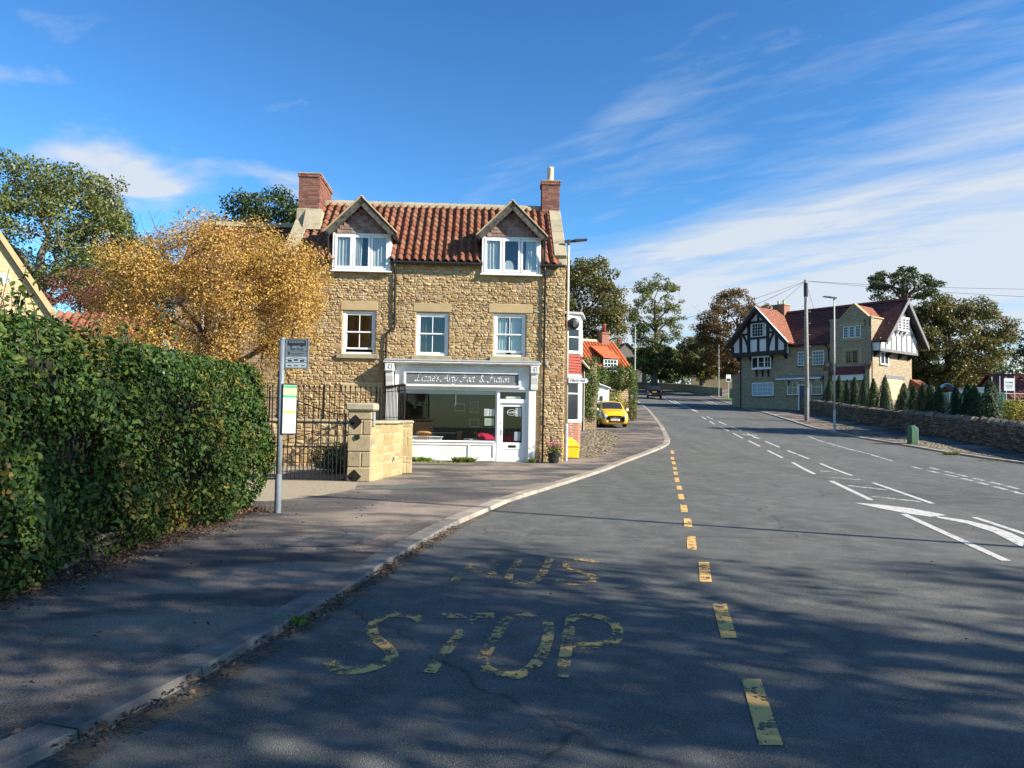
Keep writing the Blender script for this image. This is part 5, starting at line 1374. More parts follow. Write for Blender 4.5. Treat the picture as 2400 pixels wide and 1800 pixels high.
for k in range(18):
    a = r_.uniform(0, 6.28); d = r_.uniform(.05, .3); h = r_.uniform(.25, .5); p = (d*math.cos(a) , d*math.sin(a)*.8, .3 + h); tips.append(p)
    mb.tube([(d*.3*math.cos(a), d*.3*math.sin(a), .28), (d*.7*math.cos(a), d*.7*math.sin(a), .3 + h*.6), p], .004, 4)
mb.build('stem', 'leaf_ivy', fp)
tp = np.repeat(np.array(tips), 14, 0); leaves('flower', tp + r_.normal(0, .028, tp.shape), r_.normal(0, 1, tp.shape), r_.uniform(.025, .045, len(tp)), 'pink_petal', fp, r_, aspect=.8)
lp_ = r_.normal(0, .11, (260, 3)) + np.array([0, 0, .42]); leaves('foliage', lp_, r_.normal(0, 1, lp_.shape), r_.uniform(.05, .09, 260), 'leaf_ivy', fp, r_)

# ------------------------------------------------------------------ plants: helpers
def tuft(x, y, n, r, h, label, seed, mat='grass_blade', z=None, cat='weeds'):
    rr = np.random.default_rng(seed); t = thing('weed_tuft', (x, y, PVZ(y) - .01 if z is None else z), 0, label, cat, 'weeds on the footway')
    a = rr.uniform(0, 6.28, n); d = r*np.sqrt(rr.uniform(0, 1, n)); b0 = np.stack([d*np.cos(a), d*np.sin(a)*.6, np.zeros(n)], 1)
    tip = b0 + np.stack([rr.normal(0, h*.45, n), rr.normal(0, h*.4, n), rr.uniform(.4, 1, n)*h], 1)
    w = np.stack([rr.normal(0, .012, n), rr.normal(0, .012, n), np.zeros(n)], 1)
    mid = (b0 + tip)/2 + np.array([0, 0, h*.15])
    V = np.stack([b0 - w*.6, b0 + w*.6, mid + w, tip, mid - w], 1).reshape(-1, 3); Q = (np.arange(n)*5)[:, None] + np.array([0, 1, 2, 3, 4])
    inst('blades', fast_mesh('blades', V, Q, mat), t)['kind'] = 'stuff'; return t
tuft(-3.05, 24.35, 420, .42, .17, 'tuft of weeds at the foot of the white shopfront, next to the pier wall', 1)
tuft(-1.55, 24.28, 420, .36, .20, 'leafy clump of weeds at the foot of the white shopfront, middle', 2)
tuft(-2.3, 24.1, 260, .8, .05, 'low mossy grass along the foot of the shopfront', 3)
tuft(.72, 24.45, 80, .12, .18, 'small weed beside the shop door pilaster', 4)
tuft(-1.72, 5.85, 70, .16, .06, 'small grass tuft in the gutter of the near kerb', 5, z=.0)
tuft(18.62, 31.0, 160, .35, .16, 'green weeds growing at the kerb opposite, larger clump', 6, z=.33)
tuft(18.80, 28.6, 120, .6, .07, 'green weeds growing at the kerb opposite, flat patch', 7, z=.2)

def crown_points(n_clump, per, radii, rr, shell=.5, squash=.62, rc=(.16, .34), low=-.75):
    C = rr.normal(0, 1, (n_clump*3, 3)); C /= np.linalg.norm(C, axis=1, keepdims=True)
    C *= (shell + (1 - shell) * rr.uniform(0, 1, (len(C), 1)) ** .6)
    C = C[C[:, 2] > low][:n_clump]
    rad = rr.uniform(*rc, len(C)) * float(np.mean(radii))
    C = C * (np.array(radii) - rad[:, None]*.6)
    pts = []; nr = []
    for c, r in zip(C, rad):
        m = max(4, int(per * (r / (rc[1]*np.mean(radii))) ** 1.6 * rr.uniform(.7, 1.2)))
        o = rr.normal(0, 1, (m, 3)); o /= np.linalg.norm(o, axis=1, keepdims=True) + 1e-9
        o *= rr.uniform(.25, 1, (m, 1)) ** .55 * r
        o[:, 2] *= squash
        pts.append(c + o); nr.append(o / (r + 1e-9) + np.array([0, 0, .5]))
    return C, np.concatenate(pts), np.concatenate(nr)
def branch(mb, a, c, r0, r1, rr, segs=4, wig=.12, n=5):
    a, c = np.array(a), np.array(c); L = np.linalg.norm(c - a)
    pts = []
    for i in range(segs + 1):
        t = i / segs; p = a + (c - a)*t + np.array([0, 0, L*.12*math.sin(math.pi*t)])
        if 0 < i < segs: p = p + rr.normal(0, wig*L/segs, 3)
        pts.append(tuple(p))
    mb.tube(pts, [r0 + (r1 - r0)*i/segs for i in range(segs + 1)], n, cap=False)
    return pts
def tree(name, label, cat, loc, radii, cz, leaf, seed, n_clump=70, per=140, lsize=(.14, .26), trunk=.25, bark='bark', shell=.45, bare=0, off=(0, 0), group=None, rc=(.16, .34), low=-.75, squash=.62, aspect=.6, twigs=True, jitter=.75):
    rr = np.random.default_rng(seed)
    per *= 1.75; lsize = (lsize[0]*.70, lsize[1]*.70); n_clump = int(n_clump*1.2); rc = (rc[0]*.92, rc[1]*.92)
    t = thing(name, loc, 0, label, cat, group)
    C, P, N = crown_points(n_clump, per, radii, rr, shell, squash, rc, low)
    sh = np.array([off[0], off[1], cz]); C = C + sh; P = P + sh
    top = np.array([off[0]*.8, off[1]*.8, cz + radii[2]*.35])
    mb = MB()
    base = np.array([0, 0, -.1]); fork = np.array([off[0]*.3, off[1]*.3, max(.25*cz, cz - radii[2]*.75)])
    tp = branch(mb, base, fork, trunk*1.15, trunk*.85, rr, 4, .05, 9)
    tp2 = branch(mb, fork, top, trunk*.85, trunk*.18, rr, 5, .1, 7)
    nodes = [np.array(p) for p in tp2]; nr_ = [trunk*(.8 - .12*i) for i in range(len(tp2))]
    far = [C[int(rr.integers(len(C)))]]
    for _ in range(min(11, len(C) - 1)):
        d = np.min(np.stack([np.linalg.norm(C - f, axis=1) for f in far], 1), 1); far.append(C[int(d.argmax())])
    for f in far:
        cand = min(range(len(tp2) - 1), key=lambda i: abs(tp2[i][2] - (f[2] - .55*np.linalg.norm(f[:2] - np.array(tp2[i][:2])))))
        bp = branch(mb, tp2[cand], f, nr_[cand]*.55, trunk*.07, rr, 5, .14, 6)
        nodes += [np.array(p) for p in bp[1:]]; nr_ += [trunk*(.34 - .05*i) for i in range(len(bp) - 1)]
    NN = np.array(nodes)
    for c in C:
        k = int(np.linalg.norm(NN - c, axis=1).argmin())
        branch(mb, NN[k], c, max(.010, min(nr_[k]*.5, trunk*.16)), .008, rr, 3, .18, 4)
    for _ in range(bare):
        c = C[int(rr.integers(len(C)))]; d = c - sh; d = d / (np.linalg.norm(d) + 1e-9)
        e = c + d*radii[2]*rr.uniform(.12, .28) + np.array([0, 0, radii[2]*.12]); bp = branch(mb, c, e, trunk*.05, .005, rr, 4, .12, 4)
        for p in bp[1:]: branch(mb, p, np.array(p) + rr.normal(0, .06*radii[2], 3) + np.array([0, 0, .08*radii[2]]), trunk*.025, .003, rr, 2, .15, 3)
    mb.build('trunk', bark, t, smooth=True)
    leaves('crown', P, N, rr.uniform(*lsize, len(P)), leaf, t, rr, aspect=aspect, jitter=jitter)
    return t

# ------------------------------------------------------------------ the hedge
rr = np.random.default_rng(42)
hedge = thing('beech_hedge', (-5.5, 7, KERB_H), 0, 'tall clipped green hedge with yellowing leaves along the near footway', 'hedge')
HX, HY0, HY1, HZ = -4.22, 1.2, 12.95, 2.48
def hwob(y, z): return .10*np.sin(y*1.3 + .7*z) + .07*np.sin(y*3.1 + z*2.3) + .05*np.sin(z*4.1 + y*.8)
def hface(y, z):
    end = np.clip((y - (HY1 - 1.0)) / 1.0, 0, 1); low = np.clip((.55 - z) / .5, 0, 1); hi = np.clip((z - (HZ - .8)) / .8, 0, 1)
    return HX + hwob(y, z) - .55*(1 - np.sqrt(np.clip(1 - end**2, 0, 1))) - .14*low**2 - .50*hi**2.2 + .30*np.clip((y - 7.5)/4, 0, 1)**1.3*np.clip(z*1.2, 0, 1)
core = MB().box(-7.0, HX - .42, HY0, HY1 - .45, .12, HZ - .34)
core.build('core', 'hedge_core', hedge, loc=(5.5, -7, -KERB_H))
pts = []; nrm = []
n = 56000
y = rr.uniform(HY0, HY1, n); z = .06 + (HZ - .06) * rr.uniform(0, 1, n) ** 1.0; dep = rr.exponential(.11, n)
pts.append(np.stack([hface(y, z) - dep + rr.normal(0, .02, n), y, z], 1)); nrm.append(np.tile([1., 0, .35], (n, 1)))
n = 19000
y = rr.uniform(HY0, HY1, n); x = rr.uniform(-7.1, HX - .1, n); dep = rr.exponential(.10, n)
pts.append(np.stack([x, y, HZ + .09*np.sin(y*1.7 + x) + .06*np.sin(y*4.3 - 2*x) + .07*np.sin(y*.8 + 1.2) - .28*np.clip((x - (HX - .9))/.8, 0, 1)**2 - .25*np.clip((y - 11.4)/1.5, 0, 1)**2 - dep], 1)); nrm.append(np.tile([.2, 0, 1.], (n, 1)))
n = 7000
x = rr.uniform(-7.0, HX - .35, n); z = rr.uniform(.2, HZ - .05, n); dep = rr.exponential(.10, n)
pts.append(np.stack([x, HY1 + .08*np.sin(x*2 + z*3) - dep, z], 1)); nrm.append(np.tile([.2, 1., .3], (n, 1)))
# loose shoots above the top
mbt = MB()
for k in range(70):
    y0 = rr.uniform(4.2, 11) if k > 22 else rr.uniform(5.0, 7.2); x0 = rr.uniform(-5.6, -4.5) if k > 22 else rr.uniform(-5.4, -4.6)
    h = rr.uniform(.2, .5) if k > 22 else rr.uniform(.3, .8); tip = np.array([x0 + rr.normal(0, .15), y0 + rr.normal(0, .18), HZ + h])
    b0 = np.array([x0, y0, HZ - .2]); mbt.tube([b0, (b0 + tip)/2 + rr.normal(0, .03, 3), tip], [.006, .005, .003], 4)
    m = int(10 + h*26); tt_ = rr.uniform(.25, 1, m)[:, None]
    pts.append(b0 + (tip - b0)*tt_ + rr.normal(0, .035, (m, 3))); nrm.append(np.tile([.2, -.2, .6], (m, 1)))
mbt.build('shoots', 'twig', hedge, loc=(5.5, -7, -KERB_H), kind='stuff')
HP = np.concatenate(pts); HN = np.concatenate(nrm)
hs_ = .035 + .06*rr.uniform(0, 1, len(HP))**1.5
gap_ = np.sin(HP[:, 1]*2.9 + HP[:, 2]*1.7) + np.sin(HP[:, 1]*5.3 - HP[:, 2]*4.1 + 1.3) + np.sin(HP[:, 2]*7.3 + HP[:, 1]*1.1) + .6*np.sin(HP[:, 1]*11 + HP[:, 2]*9)
keep_ = rr.uniform(0, 1, len(HP)) < np.clip(.80 + .28*gap_, .12, 1)
HP, HN, hs_ = HP[keep_], HN[keep_], hs_[keep_]
vis = np.where((HP[:, 0] > HX - .28) & (HP[:, 2] > .3) & (HP[:, 1] > 4.6) & (HP[:, 2] < HZ))[0]
dist = np.linalg.norm(HP[vis] - np.array([0, 0, 1.65]), axis=1); pick = vis[np.argsort(dist)[:300]]
mask_ = np.ones(len(HP), bool); mask_[pick] = False
OFF = np.array([5.5, -7, -KERB_H])
hl = leaves('foliage', HP[mask_] + OFF, HN[mask_], hs_[mask_], 'leaf_hedge_mixed', hedge, rr, oval=True, aspect=.62, jitter=.62)
hl['kind'] = 'stuff'
V1, Q1 = leaf_arrays(np.zeros((1, 3)), np.array([[0, 0, 1.]]), np.ones(1), np.random.default_rng(1), oval=True, aspect=.62, jitter=0)
t_ = V1[3] / np.linalg.norm(V1[3]); a_ = math.atan2(t_[1], t_[0])
V1 = V1 @ np.array(Matrix.Rotation(a_, 3, 'Z'))      # leaf lies along +x
leaf_me = fast_mesh('leaf', V1, Q1, 'leaf_hedge_mixed')
for i in pick:
    nn = Vector(HN[i]) + Vector(rr.normal(0, .5, 3)); nn.normalize()
    q = nn.to_track_quat('Z', 'Y') @ Matrix.Rotation(rr.uniform(0, 6.28), 3, 'Z').to_quaternion()
    o = inst('leaf', leaf_me, hedge, tuple(HP[i] + OFF), q.to_euler(), (float(hs_[i]),)*3)
# stems seen near the foot
mb = MB()
for k in range(60):
    y0 = rr.uniform(2, 12.1); x0 = HX - rr.uniform(.3, .55)
    mb.tube([(x0, y0, .05), (x0 + rr.normal(0, .05), y0 + rr.normal(0, .08), .35), (x0 + rr.normal(0, .12), y0 + rr.normal(0, .15), .8)], [.014, .010, .006], 5)
mb.build('stem', 'twig', hedge, loc=(5.5, -7, -KERB_H))
# low retaining wall under it
rw = random.Random(9)
hw_ = thing('retaining_wall', (-4.50, 1.5, KERB_H - .03), math.pi/2, 'low crumbling stone wall at the foot of the tall hedge', 'wall')
kk = MB().box(0, 10.6, .03, .3, 0, .2).build('core', 'verge_earth', hw_)
lay_stones(kk, stone_rects(0, 10.6, 0, .24, [], rw, .06, .15, .12, .42), 'dry_stone', rw, lambda x, z: (x, .02, z), (.03, .09), .02, 300)
# dead leaves
n = 5200
y = rr.uniform(2.0, 12.4, n); x = -4.32 + np.abs(rr.normal(0, .22, n)) * (1 + .25*np.sin(y*2.1)); z = KERB_H + .002 + np.abs(rr.normal(0, .012, n))
P_ = np.stack([x, y, z], 1)
n2 = 520; P2 = np.stack([rr.uniform(-4.2, -1.6, n2), rr.uniform(2.5, 16, n2), np.full(n2, KERB_H + .006)], 1)
P2[:, 0] = np.minimum(P2[:, 0], np.array([lerp_y(KL, v) - .2 for v in P2[:, 1]]))
n3 = 900; yy = rr.uniform(3.6, 11, n3); P3 = np.stack([np.array([lerp_y(KL, v) for v in yy]) + np.abs(rr.normal(.03, .09, n3)), yy, np.full(n3, .012)], 1)
P4 = np.stack([rr.uniform(-1, 8, 160), rr.uniform(2.2, 16, 160), np.full(160, .012)], 1)
PL = np.concatenate([P_, P2[rr.uniform(0, 1, n2) < .35], P3, P4[:60]])
o = leaves('leaf_litter', PL, np.tile([0, 0, 1.], (len(PL), 1)), rr.uniform(.02, .055, len(PL)), 'litter', None, rr, jitter=.35)
tag(o, 'dead brown leaves strewn along hedge foot and gutter', 'leaves', kind='stuff')
# ------------------------------------------------------------------ small windows for the houses up the road
def sash(parent, x0, x1, z0, z1, y, cols=2, rows=2, mat='white_gloss', pane='dark_pane', fw=.07, gb=.028, sill=None, out=-1, name='window', singles=True):
    mb = frame_bars(MB(), x0, x1, z0, z1, y - .05, y + .05, fw)
    ix0, ix1, iz0, iz1 = x0 + fw, x1 - fw, z0 + fw, z1 - fw
    for c in range(1, cols): q = ix0 + (ix1 - ix0)*c/cols; mb.box(q - gb/2, q + gb/2, y - .035, y + .03, iz0, iz1)
    for c in range(cols):
        a = ix0 + (ix1 - ix0)*c/cols + (gb/2 if c else 0); b_ = ix0 + (ix1 - ix0)*(c+1)/cols - (gb/2 if c < cols - 1 else 0)
        for r in range(1, rows): q = iz0 + (iz1 - iz0)*r/rows; mb.box(a, b_, y - .030, y + .028, q - gb/2, q + gb/2)
    w = mb.build(name, mat, parent)
    for c in range(cols):
        a = ix0 + (ix1 - ix0)*c/cols + gb/2; b_ = ix0 + (ix1 - ix0)*(c+1)/cols - gb/2
        MB().box(a, b_, y - .012, y + .01, iz0 + .002, iz1 - .002).build('pane', pane, w)
    if sill: MB().box(x0 - .06, x1 + .06, y - .14, y + .02, z0 - .09, z0 - .005).build('sill', sill, w)
    return w

# ------------------------------------------------------------------ the timber-gabled house across the road
TA = -math.atan2(.794, .608)
tud = thing('timbered_house', (23.3, 73.6, 2.75), TA, 'long stone house with black and white timbered gables and red tiled roof', 'house')
mb = MB()
mb.box(-.25, 13.2, .0, 7.0, -.8, 6.15)
mb.box(9.46, 13.2, -.5, -.003, -.8, 7.96)
mb.box(9.46, 13.2, .0, 3.0, 6.155, 7.90)
mb.prism([(10.37, 7.965), (13.0, 7.965), (11.68, 9.22)], -.5, -.08)
mb.prismx([(.0, 6.155), (7.0, 6.155), (3.5, 9.55)], 12.9, 13.19)
mb.box(-2.2, -.253, 1.2, 6.0, -.9, 3.6)
tw = mb.build('wall', 'coursed_stone', tud)
for x0, x1 in ((9.19, 9.46), (12.9, 13.205)):
    b0 = MB().prismx([(-.95, -.8), (-.503, -.8), (-.503, 4.3), (-.7, 4.1), (-.95, 3.5)], x0 - .05, x1 + .05).build('buttress', 'coursed_stone', tud)
    MB().prismx([(-1.0, 3.45), (-.503, 4.2), (-.503, 4.32), (-1.0, 3.57)], x0 - .12, x1 + .12).build('buttress_roof', 'plain_tile_orange', b0)
# main roof
def slope(mb, x0, x1, y0, z0, y1, z1, t=.10):
    mb.hexa([(x0, y0, z0), (x1, y0, z0), (x1, y1, z1), (x0, y1, z1), (x0, y0, z0 + t), (x1, y0, z0 + t), (x1, y1, z1 + t), (x0, y1, z1 + t)])
mb = MB()
slope(mb, 1.9, 9.45, -.30, 6.02, 3.5, 9.72); slope(mb, 9.45, 14.55, .0, 6.312, 3.5, 9.72); slope(mb, 13.22, 14.55, -.55, 5.77, -.002, 6.308)
slope(mb, 1.9, 14.55, 7.4, 5.92, 3.5, 9.72)
tr = mb.build('roof', 'plain_tile_red', tud)
MB().prismx([(3.3, 9.74), (3.7, 9.74), (3.58, 9.95), (3.42, 9.95)], 1.9, 14.5).build('ridge', 'rust_red', tr)
# cross gable roof on the front
gx, gap, ghw, gez = 2.12, 9.95, 3.55, 6.2
for s in (-1, 1):
    mt = 'plain_tile_orange'
    e = (gx + s*ghw, gez); 
    p = [(gx, -1.15, gap), (e[0], -1.15, e[1] - .02), (e[0], 1.2, e[1] - .02), (gx, 4.0, gap)]
    MB().hexa(p + [(q[0] + s*.05, q[1], q[2] + .09) for q in p]).build('cross_roof', mt, tud)
    MB().hexa([(gx, -1.22, gap - .38), (e[0], -1.22, e[1] - .42), (e[0], -1.14, e[1] - .42), (gx, -1.14, gap - .38), (gx, -1.22, gap + .10), (e[0], -1.22, e[1] + .08), (e[0], -1.14, e[1] + .08), (gx, -1.14, gap + .10)]).build('barge_board', 'black_timber', tud)
    MB().hexa([(gx, -1.19, gap + .105), (e[0], -1.19, e[1] + .085), (e[0], -1.0, e[1] + .085), (gx, -1.0, gap + .105), (gx, -1.19, gap + .15), (e[0], -1.19, e[1] + .13), (e[0], -1.0, e[1] + .13), (gx, -1.0, gap + .15)]).build('verge', 'white_worn', tud)
# timber panel
PB, PL_, PR_ = 5.38, -.88, 5.12
mb = MB().prism([(PL_, PB), (PR_, PB), (PR_, 6.35), (gx, 9.7), (PL_, 6.35)], -.55, -.02)
tg = mb.build('timber_gable', 'white_render', tud)
def tim(pts, w=.28, mat='black_timber', parent=tg, y=-.60): MB().bar((pts[0], y, pts[1]), (pts[2], y, pts[3]), w*1.3, .10, (0, 1, 0)).build('timber', mat, parent)
tim((PL_ - .05, 5.44, PR_ + .05, 5.44), .34); 
for x, zt in ((PL_ + .05, 6.3), (PR_ - .05, 6.3), (.12, 7.3), (4.12, 7.3)): tim((x, 5.6, x, zt), .22, y=-.598)
for x in (.98, 1.32 - .25, 3.2): pass
for x in (1.05, 3.18): tim((x, 5.6, x, 8.7), .24, y=-.597)
tim((2.12, 5.6, 2.12, 6.95), .17, y=-.596); tim((1.05, 7.0, 3.18, 7.0), .18, y=-.595); tim((.95, 8.58, 3.3, 8.58), .20, y=-.594); tim((2.12, 8.6, 2.12, 9.6), .16, y=-.593)
tim((.2, 7.45, 1.0, 7.45), .15, y=-.592); tim((3.2, 7.45, 4.0, 7.45), .15, y=-.592)
for s, x in ((1, 1.05), (-1, 3.18)):
    MB().tube([(x - s*.62, -.60, 7.35), (x - s*.28, -.60, 6.75), (x - s*.1, -.60, 6.2), (x - s*.04, -.60, 5.6)], .12, 6).build('brace', 'black_timber', tg)
for x in (-.5, .9, 3.3, 4.8): MB().prismx([(-.5, 5.36), (-.02, 5.36), (-.02, 4.85), (-.12, 4.85)], x - .09, x + .09).build('bracket', 'black_timber', tg)
sash(tud, 1.42, 2.72, 7.12, 8.45, -.62, 4, 4)
# oriel, shop-type window, paired windows, porch
orl = MB().box(1.16, 3.32, -.30, -.02, 3.92, 4.05).box(1.16, 3.32, -.30, -.02, 5.15, 5.28).build('oriel', 'white_gloss', tud)
for k in range(3): sash(orl, 1.18 + k*.71, 1.18 + (k+1)*.71, 4.05, 5.15, -.26, 1 if k != 2 else 2, 1 if k == 0 else 2, fw=.06)
for x in (1.6, 2.25, 2.9): MB().prismx([(-.28, 3.91), (-.02, 3.91), (-.02, 3.2), (-.1, 3.25)], x - .05, x + .05).build('bracket', 'black_timber', orl)
sash(tud, 1.05, 3.46, 1.30, 2.62, -.02, 4, 3, pane='cloth_print', sill='black_timber')
for x0, x1 in ((6.03, 7.13), (7.52, 8.64)): sash(tud, x0, x1, 4.07, 5.42, -.02, 4, 4, sill='black_timber', gb=.035)
def arch(x0, x1, z, rise, n, mat='dressed_stone', w=.26):
    cxm = (x0 + x1)/2; hw = (x1 - x0)/2
    for i in range(n):
        t = -1 + 2*(i + .5)/n; x = cxm + t*hw; zz_ = z + rise*(1 - t*t); a = -t*.35*rise/.35*.5
        MB().obox((x, -.012, zz_ + w/2), (2*hw/n - .02, .06, w), ry=-a).build('arch_stone', mat, tud)
arch(5.9, 7.25, 5.47, .10, 9, 'coursed_stone'); arch(7.4, 8.75, 5.47, .10, 9, 'coursed_stone'); arch(.95, 3.55, 2.72, .3, 15, 'coursed_stone'); arch(4.6, 8.7, 3.35, .55, 24, 'dressed_stone', .3)
po = MB().prismx([(-.75, 2.95), (-.02, 3.20), (-.02, 2.95)], 4.05, 8.72).build('porch_roof', 'lead_flash', tud)
MB().box(4.1, 8.68, -.72, -.6, 2.80, 2.945).build('porch_beam', 'white_worn', po)
sash(tud, 4.93, 6.02, 1.35, 2.79, -.02, 2, 2, sill='black_timber'); sash(tud, 7.40, 8.46, 1.35, 2.79, -.02, 2, 2, sill='black_timber')
for x in (4.95, 6.04, 7.33, 8.40): MB().prismx([(-.6, 2.79), (-.02, 2.79), (-.02, 2.2), (-.1, 2.25), (-.35, 2.62)], x - .04, x + .04).build('porch_bracket', 'white_worn', po)
dr = frame_bars(MB(), 6.06, 7.28, -.3, 2.79, -.07, .03, .12).build('front_door', 'white_gloss', tud)
MB().box(6.18, 7.16, -.04, .01, -.18, 2.25).build('leaf', 'blue_door', dr); MB().box(6.18, 7.16, -.03, .01, 2.33, 2.66).build('fanlight', 'dark_pane', dr); MB().box(6.18, 7.16, -.05, .01, 2.25, 2.33).build('rail', 'white_gloss', dr)
# stone bay
for k in range(3):
    x = 10.72 + k*.55; sash(tud, x, x + .48, 6.3, 7.35, -.52, 2, 4, fw=.06, gb=.02)
MB().box(10.4, 12.65, -.56, -.503, 7.40, 7.62).box(10.4, 12.65, -.60, -.503, 6.08, 6.24).build('dressing', 'dressed_stone', tud)
for k in range(2): sash(tud, 10.95 + k*.57, 11.44 + k*.57, 4.06, 5.17, -.52, 2, 4, mat='dressed_stone', fw=.05, gb=.02)
MB().box(10.6, 12.4, -.56, -.503, 5.22, 5.42).box(10.6, 10.9, -.54, -.503, 4.0, 5.215).box(12.07, 12.37, -.54, -.503, 4.0, 5.215).build('dressing', 'dressed_stone', tud)
MB().prism([(10.25, 7.97), (10.37, 7.97), (11.68, 9.22), (13.0, 7.97), (13.12, 7.97), (11.68, 9.38)], -.56, -.02).build('gable_coping', 'dressed_stone', tud)
mb = MB()
for s in (-1, 1):
    p = [(11.68, -.05, 9.2), (11.68 + s*1.3, -.05, 7.97), (11.68 + s*1.3, 1.8, 7.97), (11.68, 3.2, 9.2)]; mb.hexa(p + [(q[0] + s*.03, q[1], q[2] + .06) for q in p])
mb.build('bay_roof', 'plain_tile_orange', tud)
MB().box(9.40, 10.36, -.55, .0, 7.965, 8.10).box(13.01, 13.25, -.55, 3.0, 7.965, 8.10).build('parapet_coping', 'dressed_stone', tud, bevel=.02)
MB().box(12.6, 12.72, -.515, -.503, 7.3, 7.85).box(13.0, 13.1, -.515, -.503, 7.25, 7.85).build('parapet_slot', 'black_timber', tud)
MB().prismx([(-1.15, 3.15), (-.503, 3.8), (-.503, 3.68), (-1.15, 3.03)], 9.9, 12.75).build('skirt_roof', 'rust_red', tud)
MB().box(9.95, 12.7, -1.0, -.503, 2.55, 3.05).build('arch_panel', 'white_render', tud)
# end gable, jettied over the garden
eg = MB().prismx([(-.40, 5.1), (6.65, 5.1), (6.65, 6.3), (3.5, 9.4), (-.40, 6.0)], 13.202, 13.85).build('end_gable', 'white_render', tud)
def etim(y0, z0, y1, z1, w=.16, x=13.88): MB().bar((x, y0, z0), (x, y1, z1), w, .07, (1, 0, 0)).build('timber', 'grey_timber', eg)
etim(-.42, 5.16, 6.67, 5.16, .26); etim(.6, 6.85, 6.1, 6.85, .18, 13.878)
for i in range(8): y = -.3 + i*.98; etim(y, 5.29, y, 6.76 if .4 < y < 6.2 else 6.2, .17, 13.876)
for y in (1.2, 5.0): etim(y, 6.94, y, 7.6 if y < 3 else 7.4, .15, 13.876)
for s in (-1, 1):
    def E_(d, h, x): return (x, 3.5 + s*d*.70 , 9.72 - d*.70 + h)
    L = 5.65
    MB().hexa([E_(0, -.28, 14.50), E_(L, -.28, 14.50), E_(L, -.28, 14.58), E_(0, -.28, 14.58), E_(0, .13, 14.50), E_(L, .13, 14.50), E_(L, .13, 14.58), E_(0, .13, 14.58)]).build('barge_board', 'grey_timber', tud)
    MB().hexa([E_(0, -.05, 13.86), E_(L, -.05, 13.86), E_(L, -.05, 14.5), E_(0, -.05, 14.5), E_(0, -.02, 13.86), E_(L, -.02, 13.86), E_(L, -.02, 14.5), E_(0, -.02, 14.5)]).build('soffit', 'black_timber', tud)
for y in (.0, 2.2, 4.4, 6.3): MB().prism([(13.80, 5.09), (13.203, 5.09), (13.203, 4.6), (13.3, 4.6)], y - .1, y + .1).build('bracket', 'black_timber', eg)
ow = MB().box(13.9, 14.25, 2.2, 4.3, 7.0, 7.1).box(13.9, 14.25, 2.2, 4.3, 8.12, 8.25).build('end_oriel', 'white_gloss', eg)
for k in range(3):
    f = MB(); y0 = 2.25 + k*.67
    f.box(14.1, 14.22, y0, y0 + .07, 7.1, 8.12).box(14.1, 14.22, y0 + .6, y0 + .67, 7.1, 8.12)
    for q in (7.12, 7.36, 7.6, 7.85, 8.08): f.box(14.12, 14.2, y0 + .07, y0 + .6, q - .02, q + .02)
    f.box(14.12, 14.2, y0 + .32, y0 + .35, 7.1, 8.1); w_ = f.build('light', 'white_gloss', ow)
    MB().box(14.13, 14.15, y0 + .07, y0 + .6, 7.1, 8.12).build('pane', 'dark_pane', w_)
MB().box(13.9, 14.1, 2.25, 2.32, 7.1, 8.12).box(13.9, 14.1, 4.2, 4.27, 7.1, 8.12).build('cheek', 'white_gloss', ow)
for y in (2.5, 3.25, 4.0): MB().prism([(14.2, 6.99), (13.9, 6.99), (13.9, 6.5)], y - .06, y + .06).build('bracket', 'white_gloss', ow)
f = MB().box(13.202, 13.3, .9, 1.0, 4.05, 5.0).box(13.202, 13.3, 2.3, 2.4, 4.05, 5.0).box(13.202, 13.3, 1.6, 1.7, 4.05, 5.0).box(13.202, 13.3, .9, 2.4, 5.0, 5.08).box(13.202, 13.36, .85, 2.45, 3.93, 4.05).build('end_window', 'white_gloss', tud)
MB().box(13.205, 13.24, 1.0, 2.3, 4.05, 5.0).build('pane', 'dark_pane', f)
MB().box(13.202, 13.30, 1.84, 5.47, 2.80, 3.10).build('lintel', 'grey_timber', tud)
for k in range(6): MB().box(13.202, 13.25 + .006*(k % 2), 2.2 + k*.5, 2.69 + k*.5, .95, 2.79).build('boarding', 'oak_board', tud)
MB().prism([(13.2, -1), (13.2, 2.9), (13.3, 2.9), (15.2, 1.6), (15.2, -1)], 6.6, 8.4).build('lean_to', 'plain_tile_orange', tud)
MB().box(1.45, 2.75, 2.9, 3.9, 9.0, 10.55).build('chimney', 'red_brick', tud)
MB().box(1.37, 2.83, 2.82, 3.98, 10.552, 10.70).build('chimney_cap', 'weathered_stone', tud, bevel=.03)
for x in (1.8, 2.4): MB().lathe([(.13, 0), (.11, .4), (.13, .42), (.09, .42)], 10, (x, 3.4, 10.70)).build('chimney_pot', 'pot_cream', tud)
for pts in ([(-.28, -.06, 5.3), (-.28, -.06, -.5)], [(8.7, -.35, 6.0), (9.0, -.2, 5.7), (9.05, -.06, 5.4), (9.05, -.06, 4.3)], [(13.28, -.6, 5.7), (13.28, -.55, 5.2), (13.25, -.56, -.5)]):
    MB().tube(pts, .055, 8).build('downpipe', 'black_plastic', tud)
MB().tube([(5.3, -.36, 5.98), (9.1, -.36, 5.98)], .06, 8).build('gutter', 'black_plastic', tud)

